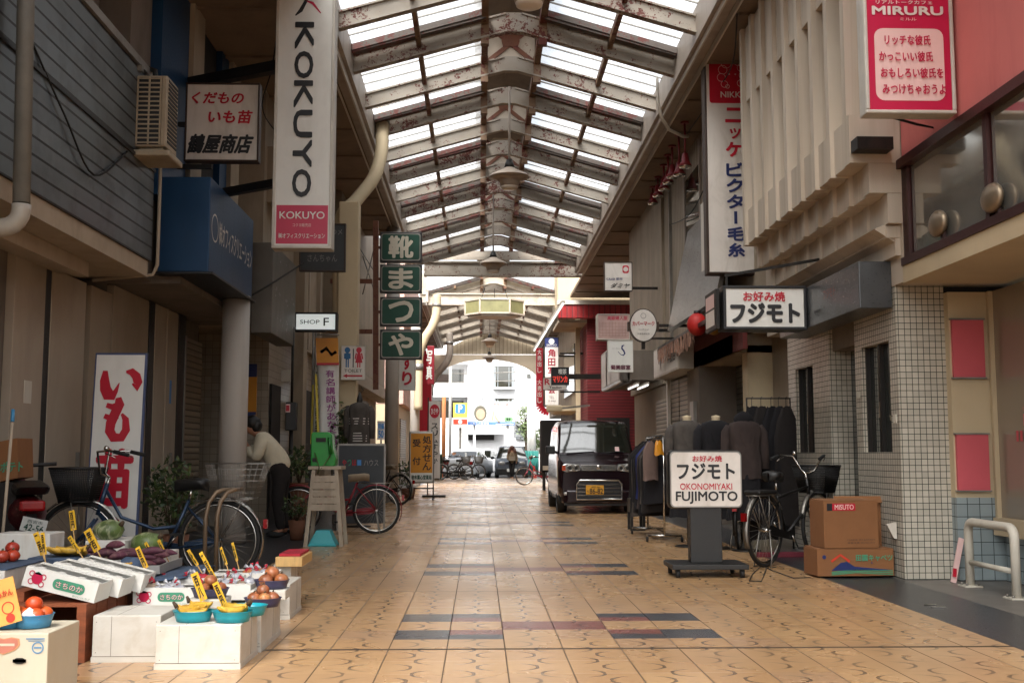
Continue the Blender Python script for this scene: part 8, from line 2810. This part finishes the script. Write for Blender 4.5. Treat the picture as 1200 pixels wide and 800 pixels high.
mb = MB(); rows = [[(a.x + (b.x - a.x) * i / 24, D + .05 * math.sin(i * 1.3), z) for i in range(25)] for z in (ZG + .1, b.z)]; mb.grid(rows); o = mb.build('sheet', M['teal_sheet'], t); so = o.modifiers.new('t', 'SOLIDIFY'); so.thickness = .02
mb = MB()
for x in (a.x, (a.x + b.x) / 2, b.x): mb.cyl((x, D + .1, ZG), (x, D + .1, b.z + .1), .03, 8)
mb.build('post', M['steel'], t)
D = 52.3
c = at(626, 560, D)
t = thing('traffic_cone', 'red traffic cone at the right side of the arcade mouth', 'cone', (c.x, D, ZG))
mb = MB(); mb.lathe([(.16, .03), (.03, .70), (0, .70)], (c.x, D, ZG), 16); mb.box(c.x - .2, c.x + .2, D - .2, D + .2, ZG, ZG + .03); mb.build('body', M['cone'], t)
mb = MB(); mb.lathe([(.122, .25), (.088, .43)], (c.x, D, ZG), 16); mb.build('band', M['sign_white2'], t)
D = 70
t = thing('house', 'small house with a grey slatted roof right of the billboard', 'house', (at(612, 520, D).x, D, ZG))
a, b = at(604, 545, D), at(620, 512, D)
P_(t, 'wall', M['plaster_far'], (a.x, b.x + 1, D, D + 4, ZG, b.z))
mb = MB(); p0, p1 = at(604, 497, D), at(624, 510, D); mb.prism([(p0.x, p0.z), (p1.x, p1.z), (p1.x, p1.z + .25), (p0.x, p0.z + .25)], D - .6, D + 4.5); mb.prism([(p0.x, p0.z - .9), (p1.x, p1.z - .3), (p1.x, p1.z - .05), (p0.x, p0.z - .05)], D - .2, D + 4); mb.build('roof', stripes('slat_roof', '#8b8f90', '#5d6164', .3, .3, 2), t)
P_(t, 'window', M['window'], (a.x + .25, a.x + .8, D - .03, D - .001, .9, 1.6))


def tree(label, u, D, h, r, seed):
    random.seed(seed)
    c = at(u, 500, D)
    t = thing('tree', label, 'tree', (c.x, D, ZG))
    mb = MB()
    mb.tube([(c.x, D, ZG), (c.x + .05, D, h * .4), (c.x, D, h * .8)], [.12, .09, .04], 8)
    for i in range(7):
        a = i * .9; z = h * (.35 + .07 * i)
        mb.tube([(c.x, D, z), (c.x + r * .7 * math.cos(a), D + r * .7 * math.sin(a), z + h * .15)], [.04, .012], 6)
    mb.build('trunk', M['stem'], t)
    mb = MB()
    for i in range(16):
        a, q = random.uniform(0, 6.28), random.uniform(.2, 1)
        leaf_cloud(mb, (c.x + r * q * math.cos(a), D + r * q * math.sin(a), h * random.uniform(.45, 1.0)), .35, .35, .3, 60, .16)
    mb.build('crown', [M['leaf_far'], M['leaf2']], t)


tree('light green street tree beside the white poles right of the billboard', 616, 63.5, 3.9, .42, 4)
tree('pale green street tree partly hidden behind the red band sign', 634, 64, 2.6, .6, 8)
t = thing('green_bin', 'dark green bin behind the parked bicycles at the arcade mouth', 'bin', at(517, 545, 49.5))
a, b = at(514, 552, 49.5), at(518, 533, 49.5); P_(t, 'body', M['leaf'], (a.x - .2, b.x, 49.5, 49.8, 0, b.z), bevel=.03); P_(t, 'lid', M['green_ink'], (a.x - .22, b.x + .02, 49.48, 49.82, b.z + .002, b.z + .05), bevel=.01)
bpy.context.view_layer.update()
